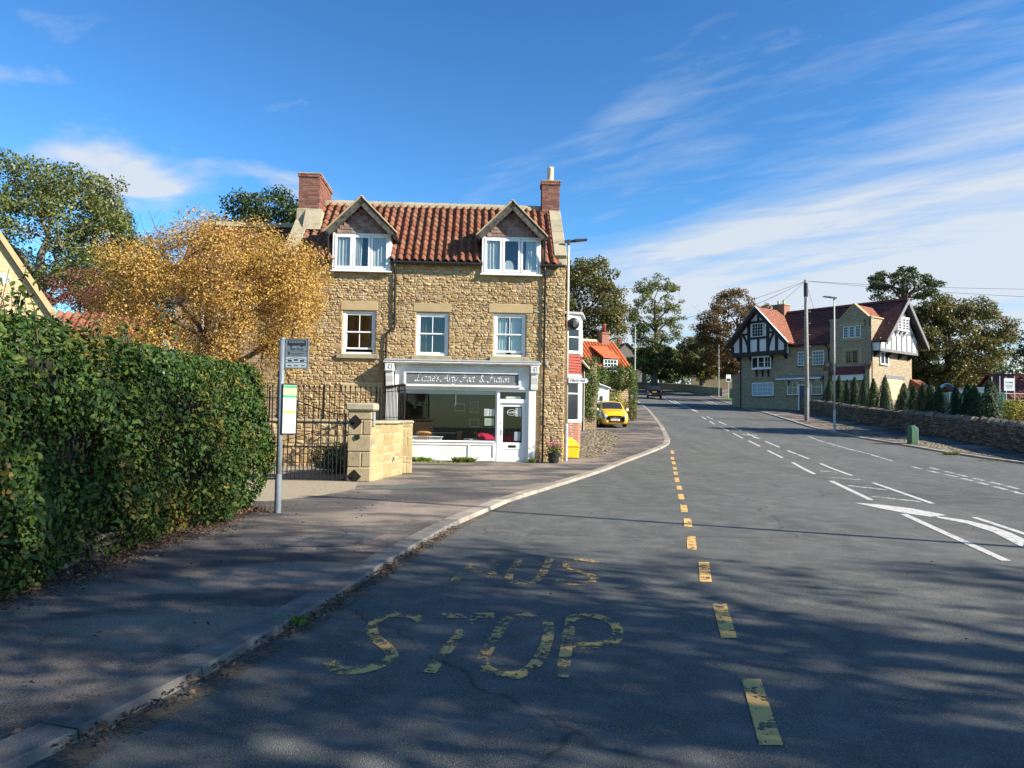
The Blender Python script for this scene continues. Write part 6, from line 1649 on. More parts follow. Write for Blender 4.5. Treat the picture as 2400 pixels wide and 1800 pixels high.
# ------------------------------------------------------------------ dry stone wall, copings, conifers
WR = [(26.2, 66.3), (26.0, 60.5), (24.5, 51.64), (23.94, 44.8), (23.39, 39.15), (22.87, 34.63), (22.1, 31.2), (21.5, 28.0), (21.6, 25.0), (23.2, 22.6), (27, 21.4), (34, 20.6)]
dw = thing('dry_stone_wall', (24, 45, gz(45)), 0, 'long dark dry stone wall with rounded upright copings before the conifers', 'wall')
rw = random.Random(17)
O_ = Vector((24, 45, gz(45)))
core = MB(); slabs = MB(); cst = []
for (xa, ya), (xb, yb) in zip(WR, WR[1:]):
    a, c = Vector((xa, ya, 0)), Vector((xb, yb, 0)); L = (c - a).length; t = (c - a)/L; nrm = Vector((t.y, -t.x, 0))
    if nrm.x > 0 and ya > 24: nrm = -nrm
    if nrm.dot(Vector((-1, -1, 0))) < 0: nrm = -nrm
    n = max(1, int(L/1.5))
    for i in range(n):
        p, q_ = a + t*L*i/n, a + t*L*(i+1)/n
        hA, hB = 1.12, 1.12
        r = [(v.x, v.y) for v in (p, q_, q_ - nrm*.42, p - nrm*.42)]
        zs_ = [PVZ(v[1]) for v in r]
        core.hexa([Vector((v[0], v[1], z_ - .1)) - O_ for v, z_ in zip(r, zs_)] + [Vector((v[0], v[1], z_ + 1.08)) - O_ for v, z_ in zip(r, zs_)])
    z = .0
    while z < 1.08:
        h = rw.uniform(.06, .12); x = -rw.uniform(0, .2)
        while x < L:
            l = rw.uniform(.16, .5)
            if x + l > .02:
                m = a + t*min(L, max(0, x + l/2)); o = Vector((m.x, m.y, PVZ(m.y) + z + h/2)) - O_
                src = STONE_MB[rw.randrange(10)]; w_, h_, d_ = l - .03, h - .022, rw.uniform(.05, .14)
                sl_ = (PVZ(m.y + t.y) - PVZ(m.y))
                slabs.add([o + t*(v[0]*w_) + nrm*(-v[1]*d_) + Vector((0, 0, v[2]*h_ + v[0]*w_*sl_)) for v in src.v], src.f)
            x += l
        z += h
    x = 0
    while x < L:
        l = rw.uniform(.13, .26) if ya < 50 else rw.uniform(.35, .6)
        m = a + t*(x + l/2); cst.append((m - nrm*.2, l, math.atan2(t.y, t.x), ya)); x += l
core.build('core', 'dark_joint', dw); slabs.build('stone_courses', 'dry_stone', dw, kind='stuff')
cp_me = []
for s in range(5):
    r5 = random.Random(s); pr = []
    for k in range(7):
        a = math.pi*k/6; pr.append((-.5*math.cos(a)*r5.uniform(.9, 1.05), .06 + math.sin(a)*r5.uniform(.85, 1.15)*.9))
    cp_me.append(MB().prismx([(-.5, 0)] + pr + [(.5, 0)], -.46, .46).mesh('coping_stone', 'dry_stone'))
cst.sort(key=lambda q: q[0].length)
for i, (m, l, a, ya) in enumerate(cst[:300]):
    hh = rw.uniform(.17, .30) if ya < 50 else .10
    inst('coping_stone', cp_me[i % 5], dw, (m.x - O_.x, m.y - O_.y, PVZ(m.y) + 1.07 - O_.z), (rw.uniform(-.12, .12), rw.uniform(-.15, .15), a + rw.uniform(-.1, .1)), (l, rw.uniform(.42, .5), hh))
gp = [(x, y) for x, y in WR]; gp = [(x + .3, y) for x, y in gp] + [(48, 26), (48, 66)]
tag(drape('garden_ground', gp, KERB_H + .35, 'verge_earth'), kind='structure')

CONIF = [(27.5, 63.2, 2.98), (27.06, 60.4, 3.11), (26.68, 58.1, 3.03), (26.36, 56.2, 3.1), (26.01, 53.9, 3.16), (25.68, 51.9, 3.13), (25.47, 49.9, 3.11), (25.26, 47.1, 2.75), (25.15, 45.7, 2.7), (25.03, 44.5, 2.77), (24.93, 43.5, 2.74), (24.85, 42.5, 2.76), (24.66, 40.6, 2.79), (24.56, 39.4, 2.81), (24.48, 38.7, 2.9), (24.27, 37.1, 2.92)]
def conifer_mesh(seed):
    rr = np.random.default_rng(seed); n = 5200
    z = rr.uniform(0.02, 1, n) ** 1.15; a = rr.uniform(0, 6.28, n)
    lob = 1 + .16*np.sin(3*a + seed + 4*z) + .10*np.sin(7*a + 9*z)
    prof = np.clip(1 - z, 0, 1)**.72 * (.78 + .30*np.clip(z*5, 0, 1))
    r = prof*lob*(1 - rr.exponential(.12, n).clip(0, .7))
    P = np.stack([r*np.cos(a), r*np.sin(a), z], 1); N = np.stack([np.cos(a), np.sin(a), np.full(n, .8)], 1)
    V, Q = leaf_arrays(P, N, rr.uniform(.05, .11, n), rr, aspect=.5, jitter=.5)
    V[:, 2] = P.repeat(4, 0)[:, 2] + (V - P.repeat(4, 0))[:, 2]*.45 + np.abs((V - P.repeat(4, 0))[:, 0])*.1
    return fast_mesh('crown', V, Q, 'leaf_conifer')
cmesh = [conifer_mesh(s) for s in range(4)]
ctrunk = MB().tube([(0, 0, -.05), (0, 0, .8)], [.07, .02], 6).mesh('trunk', 'bark')
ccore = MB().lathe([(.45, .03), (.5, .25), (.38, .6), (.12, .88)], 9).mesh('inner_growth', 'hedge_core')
ordn = ['first', 'second', 'third', 'fourth', 'fifth', 'sixth', 'seventh', 'eighth', 'ninth', 'tenth', 'eleventh', 'twelfth', 'thirteenth', 'fourteenth', 'fifteenth', 'sixteenth']
for i, (x, y, h) in enumerate(CONIF):
    h = h - .35
    t = thing('conifer', (x, y, PVZ(y) + .33), rw.uniform(0, 6), f'narrow dark conifer behind the stone wall, {ordn[i]} counting from the blue front door', 'conifer', 'conifers behind the dry stone wall')
    w = rw.uniform(.54, .76) * (1.14 if i > 6 else .95)
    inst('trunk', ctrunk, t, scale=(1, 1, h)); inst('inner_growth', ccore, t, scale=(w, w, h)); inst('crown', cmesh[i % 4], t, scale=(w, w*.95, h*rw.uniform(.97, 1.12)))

# ------------------------------------------------------------------ roadside furniture across the road
cab = thing('utility_cabinet', (19.45, 35.5, PVZ(35.5) - .01), .12, 'green street cabinet with sloping top on the cobbled verge', 'cabinet')
MB().prism([(-.19, 0), (.17, 0), (.17, .74), (-.05, .90), (-.19, .84)], -.17, .17).build('body', 'cabinet_green', cab, bevel=.012)
MB().prism([(-.16, .08), (.14, .08), (.14, .70), (-.05, .84), (-.16, .79)], -.182, -.1705).build('door', 'cabinet_green', cab)
MB().prism([(.175, .02), (.185, .02), (.185, .755), (-.04, .915), (-.05, .905), (.175, .745)], -.165, .165).build('edge_trim', 'board_pale', cab)
c2 = thing('utility_cabinet', (29.2, 96.5, PVZ(96.5)), -.3, 'small green street cabinet on the far grass verge', 'cabinet')
MB().prism([(-.45, 0), (.45, 0), (.45, 1.1), (0, 1.3), (-.45, 1.1)], -.2, .2).build('body', 'cabinet_green', c2, bevel=.02); MB().box(-.38, .38, -.215, -.203, .1, 1.05).build('door', 'cabinet_green', c2)
tp = thing('telegraph_pole', (21.43, 53.1, PVZ(53.1) - .05), 0, 'tall wooden telegraph pole with step irons before the timbered house', 'telegraph pole')
MB().tube([(0, 0, 0), (-.02, 0, 5), (-.06, 0, 10.35)], [.175, .15, .11], 14).build('pole', 'pole_timber', tp, smooth=True)
MB().tube([(-.055, 0, 9.1), (-.06, 0, 10.1)], [.15, .15], 12).build('terminal_box', 'black_plastic', tp)
mb = MB()
for k in range(12): s = 1 if k % 2 else -1; mb.bar((s*.1, 0, 4.2 + k*.42), (s*.30, 0, 4.22 + k*.42), .022)
mb.build('step_iron', 'galvanised', tp)
MB().tube([(-.02, -.17, .0), (-.02, -.17, 2.4)], .05, 8).build('cable_guard', 'galvanised', tp)
top = Vector((21.37, 53.1, PVZ(53.1) + 10.2))
def wire(c, sag, label):
    c = Vector(c); pts = [top.lerp(c, i/16) - Vector((0, 0, sag*4*(i/16)*(1 - i/16))) for i in range(17)]
    o = MB().tube(pts, .011, 5).build('overhead_wire', 'black_plastic'); tag(o, label, 'wire', 'overhead wires from the telegraph pole')
wire((24.9, 75.5, 11.6), .1, 'overhead wire from the pole to the timbered house chimney, lowest')
wire((10.3, 62, 9.3), .35, 'overhead wire from the tall pole to the thin far pole')
wire((26.5, 104, 15.5), .5, 'overhead wire from the pole into the brown tree')
wire((29, 104, 16.8), .5, 'overhead wire from the pole over the timbered house chimney')
wire((52, 46, 10.9), .5, 'overhead wire leaving the pole across the conifers, upper one')
wire((50, 40, 8.6), .5, 'overhead wire leaving the pole across the conifers, lower one')
wire((30.5, 72.5, 11.2), .05, 'short overhead wire from the pole to the red roof')
def thin_pole(x, y, h, label, r=.05, mat='pale_post', z=None):
    t = thing('thin_pole', (x, y, (PVZ(y) if z is None else z) - .05), 0, label, 'pole', 'thin poles up the road')
    MB().tube([(0, 0, 0), (0, 0, h)], [r, r*.8], 8).build('pole', mat, t); MB().tube([(0, 0, h), (0, 0, h + .06)], [r*1.1, r*.5], 8).build('cap', mat, t); return t
thin_pole(10.42, 62, 7.2, 'tall thin pale pole beside the ivy cottage', .06)
thin_pole(5.26, 46, 4.1, 'pale post standing against the ivy covered wall', .045)
thin_pole(27.6, 97.5, 7.0, 'thin pale pole before the brown trees', .06)
def roadsign(x, y, h, label, w=.6, hh=.9, rz=0):
    t = thing('road_sign', (x, y, PVZ(y) - .03), rz, label, 'road sign')
    MB().tube([(0, 0, 0), (0, 0, h)], .045, 8).build('post', 'galvanised', t); MB().box(-w/2, w/2, -.06, -.045, h - hh, h).build('plate', 'white_ink', t); MB().box(-w/2 + .05, w/2 - .05, -.063, -.0605, h - hh + .05, h - hh*.55).build('legend', 'ink', t)
roadsign(28.2, 95.2, 3.1, 'grey sign post on the far grass verge beside the cabinet')
roadsign(27.9, 86.5, 3.1, 'white sign on a post at the corner of the timbered house', rz=-.4)

# ------------------------------------------------------------------ building site at the right
site = thing('site_building', (41.2, 60, gz(60)), -.12, 'low building with dark red sheet roof behind the conifers', 'building')
MB().box(0, 14, 0, 7, -1, 1.9).build('wall', 'grey_block', site)
mb = MB(); slope(mb, -.3, 14.3, -.3, 1.75, 3.5, 3.9, .08); slope(mb, -.3, 14.3, 7.3, 1.75, 3.5, 3.9, .08); rf = mb.build('roof', 'rust_red', site)
mb = MB(); mb.prismx([(0, 1.9), (7, 1.9), (3.5, 3.85)], .0, .2); mb.build('gable', 'grey_block', site)
seam = MB().hexa([(-.02, -.3, 1.835), (.02, -.3, 1.835), (.02, 3.5, 3.985), (-.02, 3.5, 3.985), (-.02, -.3, 1.865), (.02, -.3, 1.865), (.02, 3.5, 4.015), (-.02, 3.5, 4.015)]).mesh('seam', 'rust_red')
for k in range(40): inst('seam', seam, rf, (k*.36, 0, 0))
scf = thing('scaffold', (37.4, 56, gz(56)), -.1, 'light metal scaffold frame carrying the site sign', 'scaffold')
for x in (0, 1.05, 2.6, 4.2, 5.8):
    for y in (0, 1.1): MB().cyl((x, y, -.3), (x, y, 3.55 if x < 2 else 2.6), .03, None, 8).build('standard', 'scaffold', scf)
for z in (1.55, 2.2): MB().cyl((-.3, 0, z), (6.2, 0, z), .025, None, 8).build('ledger', 'scaffold', scf)
for z in (1.72,): MB().box(-.2, 6.1, -.1, 1.2, z - .04, z).build('deck', 'oak_board', scf)
MB().cyl((-.02, -.02, .4), (-.02, -.02, 1.5), .032, None, 8).build('standard', 'lamp_red', scf)
sg = thing('site_sign', (38.05, 55.9, gz(56) + 2.42), -.1, 'white builder sign board reading STORM on the scaffold', 'sign')
MB().box(-.36, .36, -.02, .02, 0, .95).build('board', 'white_ink', sg)
inst('lettering', text_mesh('STORM', .17, 'ink', bold=.003), sg, (0, -.025, .62), UPRIGHT)
for k, w in enumerate((.56, .5, .42)): MB().box(-w/2, w/2, -.025, -.021, .40 - k*.11, .45 - k*.11).build('print_line', 'flag_grey', sg)
ct = thing('storage_container', (33.0, 52.3, gz(52) - .0), -.25, 'pale green steel container behind the conifers', 'container')
MB().box(-1.6, 2.0, 0, 2.4, -.3, 2.35).build('body', 'container_green', ct)
rib = MB().box(-.05, .05, -.04, -.001, -.2, 2.3).mesh('rib', 'container_green')
for k in range(18): inst('rib', rib, ct, (-1.5 + k*.2, 0, 0))
cb2 = thing('site_cabin', (35.6, 55.5, gz(55)), -.2, 'small white cabin roof beside the green container', 'cabin')
MB().box(-.9, .5, 0, 2, -.3, 2.6).build('body', 'white_render', cb2, bevel=.03); MB().box(-1.0, .6, -.1, 2.1, 2.602, 2.68).build('roof', 'lead_flash', cb2)
cl = thing('pipe_coil', (29.9, 50.2, gz(50) + .4), .3, 'coil of blue water pipe standing behind the conifers', 'pipe coil')
for k in range(4): MB().tube([((1.0 - .11*k)*math.cos(i*math.pi/16), .06*k, 1.55 + (1.0 - .06*k)*math.sin(i*math.pi/16)) for i in range(33)], .022, 6).build('pipe', 'blue_pipe', cl)
gw_ = thing('block_wall', (30.6, 46, gz(46) + .2), -.35, 'plain grey block wall at the edge behind the dry stone wall', 'wall')
MB().box(0, 9, 0, .2, -.2, 1.35).build('blockwork', 'grey_block', gw_); MB().box(-.02, 9.0, -.03, .23, 1.352, 1.42).build('coping', 'lead_flash', gw_)

# ------------------------------------------------------------------ houses on the left beyond the shop
SA = math.atan2(1, .165)
bay = thing('bay_house', (2.22, 30.7, gz(31)), SA, 'narrow house with white two-storey bay and red hanging tiles beside the shop', 'house')
MB().box(0, 4.2, .0, 4.5, -.5, 5.2).build('wall', 'cottage_stone', bay)
mb = MB(); slope(mb, -.1, 4.3, -.2, 5.1, 2.3, 7.1); slope(mb, -.1, 4.3, 4.7, 5.1, 2.3, 7.1); mb.build('roof', 'plain_tile_red', bay)
b0 = MB().prismz([(.35, 0), (.75, -.55), (2.3, -.55), (2.7, 0)], 5.25, 5.75).build('bay_roof', 'white_gloss', bay)
MB().prismz([(.25, 0.05), (.68, -.68), (2.4, -.68), (2.8, .05)], 5.752, 5.85).build('bay_cornice', 'lead_flash', b0)
MB().prismz([(.38, 0), (.77, -.52), (2.28, -.52), (2.67, 0)], 3.18, 4.05).build('hanging_tiles', 'red_hanging_tile', bay)
for r in range(7): MB().prismz([(.34, 0), (.745, -.552 - .0), (2.305, -.552), (2.71, 0)], 3.17 + r*.125, 3.19 + r*.125).build('tile_course', 'red_hanging_tile', bay)
MB().prismz([(.38, 0), (.77, -.52), (2.28, -.52), (2.67, 0)], -.4, 1.1).build('bay_plinth', 'red_brick', bay)
for z0, z1 in ((4.06, 5.24), (1.12, 3.17)):
    bw = MB().prismz([(.33, 0), (.74, -.56), (2.31, -.56), (2.72, 0)], z0, z0 + .12).prismz([(.33, 0), (.74, -.56), (2.31, -.56), (2.72, 0)], z1 - .14, z1).build('bay_window', 'white_gloss', bay)
    cs = [(.38, 0), (.77, -.52), (1.28, -.52), (1.78, -.52), (2.28, -.52), (2.67, 0)]
    for x, y in cs: MB().cyl((x, y, z0 + .12), (x, y, z1 - .14), .055, None, 8).build('mullion', 'white_gloss', bw)
    for (xa, ya), (xb, yb) in zip(cs, cs[1:]):
        MB().bar((xa, ya, (z0 + z1)/2), (xb, yb, (z0 + z1)/2), .012, z1 - z0 - .26).build('pane', 'dark_pane', bw)
        MB().bar((xa, ya - .01, z0 + (z1 - z0)*.6), (xb, yb - .01, z0 + (z1 - z0)*.6), .05, .05).build('transom', 'white_gloss', bw)
MB().tube([(.15, -.1, 5.0), (.15, -.1, .2)], .04, 8).build('downpipe', 'black_plastic', bay)
sth = thing('stone_house', (2.98, 35.2, gz(35.2)), SA, 'stone house with mossy roof and cream downpipe next to the bay', 'house')
MB().box(0, 6.2, .0, 4.5, -.5, 4.05).prismx([(0, 4.05), (4.5, 4.05), (2.25, 5.9)], 0, 6.2).build('wall', 'cottage_stone', sth)
mb = MB(); slope(mb, -.15, 6.3, -.3, 3.85, 2.25, 5.92); slope(mb, -.15, 6.3, 4.8, 3.85, 2.25, 5.92); mb.build('roof', 'plain_tile_orange', sth)
MB().tube([(5.6, -.1, 3.9), (5.6, -.1, -.3)], .055, 8).build('downpipe', 'pale_post', sth); MB().tube([(5.2, -.1, 3.8), (5.2, -.1, -.3)], .05, 8).build('downpipe', 'black_plastic', sth)
MB().tube([(-.1, -.36, 3.86), (6.2, -.36, 3.86)], .06, 8).build('gutter', 'pale_post', sth)
for x in (1.0, 3.2): sash(sth, x, x + .9, 1.2, 2.4, -.01, 2, 2, sill='weathered_stone')
ivw = thing('ivy_wall', (3.75, 41.2, gz(41)), .1, 'garden wall end covered in green ivy beside the stone house', 'wall')
MB().box(0, 1.05, 0, .5, -.3, 3.9).build('wall', 'cottage_stone', ivw)
rr = np.random.default_rng(8)
n = 3600; P = np.stack([rr.uniform(-.15, 1.2, n), -.06 - rr.exponential(.10, n), rr.uniform(.75, 4.2, n)], 1); P = P[(np.abs(P[:, 0] - .5) < .55 + .15*np.sin(P[:, 2]*3))]
leaves('ivy', P, np.tile([.4, -1., .4], (len(P), 1)), rr.uniform(.06, .12, len(P)), 'leaf_ivy', ivw, rr)
n = 900; P = np.stack([1.02 + rr.exponential(.1, n), rr.uniform(0, .6, n), rr.uniform(.6, 4.2, n)], 1); leaves('ivy', P, np.tile([1., -.2, .4], (n, 1)), rr.uniform(.06, .12, n), 'leaf_ivy', ivw, rr)
wall_run('garden_wall', (4.6, 43.5), (5.6, 47.5), .55, 'honey_stone', 'low rubble stone wall between the ivy wall and white shed', 14, base=gz(45), n_single=60)

shed = thing('white_shed', (5.45, 48.3, gz(48)), .12, 'white boarded shed with lean-to top and tiny window behind the yellow car', 'shed')
MB().prism([(0, -.2), (1.0, -.2), (1.0, 2.32), (0, 2.68)], 0, 2.2).build('body', 'white_worn', shed)
MB().hexa([(-.08, -.12, 2.70), (1.08, -.12, 2.30), (1.08, 2.3, 2.30), (-.08, 2.3, 2.70), (-.08, -.12, 2.76), (1.08, -.12, 2.36), (1.08, 2.3, 2.36), (-.08, 2.3, 2.76)]).build('roof', 'white_worn', shed)
d_ = MB().box(.22, .92, -.03, -.002, -.1, 1.95).build('door', 'white_gloss', shed); MB().box(.34, .56, -.036, -.0305, 1.45, 1.78).build('window', 'dark_pane', d_); MB().box(.8, .84, -.06, -.031, .85, 1.02).build('handle', 'black_iron', d_)

cot = thing('pantile_cottage', (5.95, 51.55, gz(52)), math.radians(21), 'small stone cottage with bright orange pantile roof and one dormer', 'cottage')
RP = math.atan2(1.98, 2.5)
MB().box(-2.6, 2.6, .0, 5.0, -.5, 3.75).prismx([(0, 3.75), (5.0, 3.75), (2.5, 5.68)], -2.6, 2.6).build('wall', 'cottage_stone', cot)
mb = MB(); slope(mb, -2.7, 2.72, -.25, 3.58, 2.5, 5.72, .04); slope(mb, -2.7, 2.72, 5.25, 3.58, 2.5, 5.72, .04); cr2 = mb.build('roof', 'roof_felt', cot)
ot = pantile_mesh(.25, .42, 'orange_pantile', .05, .04)
sl2 = math.hypot(2.75, 2.14); pit2 = math.atan2(2.14, 2.75); nr2 = 10
rg = random.Random(4)
for r in range(nr2):
    for c in range(21):
        x = -2.5 + c*.255; s0 = r*(sl2 - .06)/nr2; zc = 3.62 + s0*math.sin(pit2)
        if .35 < x < 1.55 and zc < 4.25: continue
        inst('tile', ot, cr2, (x, -.27 + s0*math.cos(pit2), 3.63 + s0*math.sin(pit2)), (pit2 + rg.uniform(-.015, .015), 0, rg.uniform(-.02, .02)))
MB().prismx([(2.33, 5.74), (2.67, 5.74), (2.6, 5.92), (2.4, 5.92)], -2.7, 1.3).build('ridge', 'pot_cream', cr2)
dm = MB().hexa([(.32, -.42, 4.32), (1.62, -.42, 4.32), (1.62, 1.6, 5.25), (.32, 1.6, 5.25), (.32, -.42, 4.42), (1.62, -.42, 4.42), (1.62, 1.6, 5.35), (.32, 1.6, 5.35)]).build('dormer', 'orange_pantile', cot)
MB().box(.40, .46, -.2, 1.0, 3.4, 4.3).box(1.48, 1.54, -.2, 1.0, 3.4, 4.3).build('cheek', 'black_timber', dm)
sash(dm, .42, 1.52, 3.42, 4.26, -.24, 4, 3, gb=.035, sill='white_gloss')
cch = MB().box(1.55, 2.15, 2.1, 2.7, 5.0, 6.35).build('chimney', 'red_brick', cot); MB().box(1.49, 2.21, 2.04, 2.76, 6.352, 6.45).build('chimney_cap', 'red_brick', cch)
MB().lathe([(.15, 0), (.13, .55), (.16, .58), (.16, .65), (.1, .65)], 12, (1.85, 2.4, 6.45)).build('chimney_pot', 'pot_terracotta', cch, smooth=True); MB().box(1.5, 2.2, 1.85, 2.1, 5.0, 5.28).build('flashing', 'lead_flash', cch)
sash(cot, .95, 1.5, 1.55, 2.15, -.02, 2, 2, sill='white_gloss')
MB().tube([(-2.7, -.32, 3.58), (2.7, -.32, 3.58)], .055, 8).build('gutter', 'black_plastic', cot); MB().tube([(1.75, -.1, 3.5), (1.75, -.1, 0)], .04, 8).build('downpipe', 'black_plastic', cot)

def bush(name, label, cat, x, y, z, radii, leaf, seed, n=2600, size=(.07, .13), core=True, group=None):
    rr = np.random.default_rng(seed); t = thing(name, (x, y, z), 0, label, cat, group)
    a = rr.normal(0, 1, (n, 3)); a /= np.linalg.norm(a, axis=1, keepdims=True)
    k = 1 + .14*np.sin(5*a[:, :1]*2 + seed) + .12*np.sin(7*a[:, 1:2] + 4*a[:, 2:3]); P = a*k*(1 - rr.exponential(.10, (n, 1)).clip(0, .5))*np.array(radii) + np.array([0, 0, radii[2]])
    leaves('foliage', P, a + np.array([0, 0, .4]), rr.uniform(*size, n), leaf, t, rr)
    mb = MB()
    for _ in range(14): q = P[int(rr.integers(n))]; mb.tube([(0, 0, -.05), tuple(q*.5 + rr.normal(0, .05, 3)), tuple(q*.92)], [.03, .02, .008], 5)
    mb.build('stems', 'twig', t); return t
bush('ivy_bush', 'big rounded ivy bush climbing the corner of the orange roofed cottage', 'bush', 7.75, 51.3, gz(51) + 2.1, (1.1, .8, .92), 'leaf_ivy', 3, 4200)
bush('ivy_bush', 'ivy growth over the shed roof beside the cottage dormer', 'bush', 6.05, 50.4, gz(50) + 2.25, (.65, .6, .75), 'leaf_ivy', 4, 2200)
bush('golden_shrub', 'low yellow green shrub between the white shed and cottage', 'shrub', 6.85, 48.9, gz(49) - .1, (.62, .6, 1.05), 'leaf_lime', 5, 2600)
bush('garden_shrub', 'brownish garden shrub at the corner of the cottage wall', 'shrub', 8.0, 50.1, gz(50) - .1, (.55, .6, .8), 'leaf_olive', 6, 1500)
bush('lime_weed', 'small lime green shrub beside the yellow car', 'shrub', 5.35, 46.6, gz(46.6), (.28, .3, .42), 'leaf_lime', 7, 500)
bush('ivy_corner', 'tall green ivy column at the right end of the cottage', 'bush', 8.7, 52.9, gz(52) + .1, (.42, .5, 1.75), 'leaf_ivy', 9, 2600)
bush('yard_shrub', 'dark evergreen shrub behind the iron gate', 'shrub', -4.55, 19.6, .05, (.72, .6, .42), 'leaf_dark', 10, 2600, (.05, .09))
bush('golden_bush', 'golden leaved shrub beside the grey block wall', 'shrub', 30.6, 44.6, gz(44) + .5, (.75, .6, .8), 'leaf_lime', 12, 1100, (.1, .18))
bush('russet_shrub', 'dark russet shrub after the last conifer', 'shrub', 25.6, 35.6, gz(36) + .3, (.7, .7, .95), 'leaf_red', 13, 1700, (.07, .13))
bush('young_shrub', 'thin shrub growing between the last two conifers', 'shrub', 24.9, 38.2, gz(38) + .3, (.5, .5, .85), 'leaf_olive', 14, 500, (.07, .13))

# ------------------------------------------------------------------ far left gable and outbuilding
lh = thing('gable_house', (-14.95, 21.0, -.1), .5, 'pale stone gable end with satellite dish at the picture edge', 'house')
MB().box(-2.1, 2.1, 0, 8, -.2, 3.5).prism([(-2.1, 3.5), (2.1, 3.5), (0, 6.8)], 0, 8).build('wall', 'pale_stone_house', lh)
for s in (-1, 1):
    p = [(0, -.10, 6.83), (s*2.35, -.10, 3.14), (s*2.35, 8, 3.14), (0, 8, 6.83)]
    MB().hexa(p + [(q[0] + s*.02, q[1], q[2] + .03) for q in p]).build('roof', 'orange_pantile', lh)
    MB().hexa([(0, -.16, 6.72), (s*2.35, -.16, 3.02), (s*2.35, -.102, 3.02), (0, -.102, 6.72), (0, -.16, 6.96), (s*2.46, -.16, 3.16), (s*2.46, -.102, 3.16), (0, -.102, 6.96)]).build('verge', 'dressed_stone', lh)
sd = thing('satellite_dish', (-14.72, 20.98, 5.35), .5, 'small round satellite dish fixed on the pale gable', 'satellite dish')
MB().lathe([(.012, 0), (.10, .02), (.165, .05), (.17, .054), (.158, .056), (.095, .028)], 20).build('dish', 'board_pale', sd, rot=(math.pi/2 - .3, 0, 0), loc=(0, -.2, 0), smooth=True); MB().bar((0, 0, 0), (0, -.2, 0), .04).bar((0, -.22, -.2), (0, -.5, 0), .02).build('arm', 'lamp_head', sd)
rt_ = pantile_mesh(.25, .42, 'red_pantile', .05, .04)
ob = thing('pantile_outbuilding', (-14.6, 22.6, 0.25), .2, 'low outbuilding with orange red pantile roof glimpsed above the hedge', 'outbuilding')
MB().box(0, 2.6, 0, 3.4, -.6, 3.1).build('wall', 'cottage_stone', ob)
mb = MB(); slope(mb, -.2, 2.8, -.2, 2.95, 1.7, 4.55, .05); slope(mb, -.2, 2.8, 3.6, 2.95, 1.7, 4.55, .05); ro = mb.build('roof', 'roof_felt', ob)
for r in range(7):
    for c in range(11): inst('tile', rt_, ro, (-.1 + c*.262, -.22 + r*.35*math.cos(.70), 3.0 + r*.35*math.sin(.70)), (.70, 0, rg.uniform(-.02, .02)))

# ------------------------------------------------------------------ cars
def loft(stations, mirror=True):
    mb = MB(); n = None
    for y, pts in stations:
        ring = [(x, y, z) for x, z in pts] + [(-x, y, z) for x, z in reversed(pts[1:-1])]
        n = len(ring); mb.v += ring
    for i in range(len(stations) - 1):
        for j in range(n):
            j2 = (j + 1) % n; mb.f.append((i*n + j, i*n + j2, (i+1)*n + j2, (i+1)*n + j))
    mb.f.append(tuple(range(n))); mb.f.append(tuple(reversed(range((len(stations)-1)*n, len(stations)*n))))
    return mb
def wheels(car, xs_, ys_, r, w):
    for x in xs_:
        for y in ys_:
            s = 1 if x > 0 else -1
            ty = MB().cyl((x - s*w, y, r), (x, y, r), r, None, 20).build('wheel', 'tyre', car, bevel=.02)
            MB().cyl((x - s*.02, y, r), (x + s*.006, y, r), r*.66, None, 16).build('rim', 'chrome', ty)
def patch(mb, rows, off=(0, 0, 0)):
    k = len(mb.v); n = len(rows[0])
    for r in rows: mb.v += [(p[0] + off[0], p[1] + off[1], p[2] + off[2]) for p in r]
    for i in range(len(rows) - 1):
        for j in range(n - 1): mb.f.append((k + i*n + j, k + i*n + j + 1, k + (i+1)*n + j + 1, k + (i+1)*n + j))
    return mb
yc = thing('yellow_car', (6.08, 42.9, PVZ(43.5)), math.radians(3), 'small yellow hatchback parked facing down the footway', 'car')
yc.rotation_euler = (math.atan(.058), 0, math.radians(3))
SEC = [ # y, bottom, sill hw, belly hw, belt hw, belt z, shoulder hw, shoulder z, roof hw, roof edge z, roof z
 (0.00, .26, .50, .62, .58, .60, .46, .66, .30, .69, .70), (.03, .22, .62, .72, .68, .66, .56, .73, .34, .76, .77), (.10, .20, .72, .79, .75, .73, .62, .82, .38, .855, .865),
 (.25, .18, .765, .812, .78, .79, .66, .89, .42, .925, .935), (.45, .18, .775, .815, .79, .84, .69, .935, .45, .965, .975), (.70, .18, .78, .815, .80, .88, .73, .965, .55, .995, 1.005),
 (.86, .18, .78, .815, .80, .90, .75, .98, .66, 1.02, 1.03), (1.05, .18, .78, .815, .80, .91, .745, 1.05, .635, 1.17, 1.20), (1.25, .18, .78, .815, .80, .92, .735, 1.13, .60, 1.32, 1.365), (1.42, .18, .78, .815, .80, .925, .725, 1.18, .575, 1.405, 1.455),
 (1.7, .18, .78, .815, .80, .93, .72, 1.2, .565, 1.43, 1.485), (2.2, .18, .78, .815, .80, .93, .72, 1.2, .56, 1.43, 1.49), (2.8, .18, .775, .81, .79, .93, .70, 1.17, .54, 1.385, 1.445), (3.15, .19, .76, .79, .77, .92, .67, 1.10, .50, 1.28, 1.33), (3.4, .22, .70, .75, .73, .88, .62, 1.0, .44, 1.10, 1.13), (3.54, .3, .6, .66, .62, .8, .52, .88, .35, .93, .95)]
ST = [(y, [(0, zb), (sh*.8, zb), (sh, zb + .06), (be, .48), (bh, bz), (qh, qz), (rh, rz_), (rh*.6, rz_ + (tz - rz_)*.72), (0, tz)]) for y, zb, sh, be, bh, bz, qh, qz, rh, rz_, tz in SEC]
body = loft(ST).build('body', 'car_yellow', yc, smooth=True)
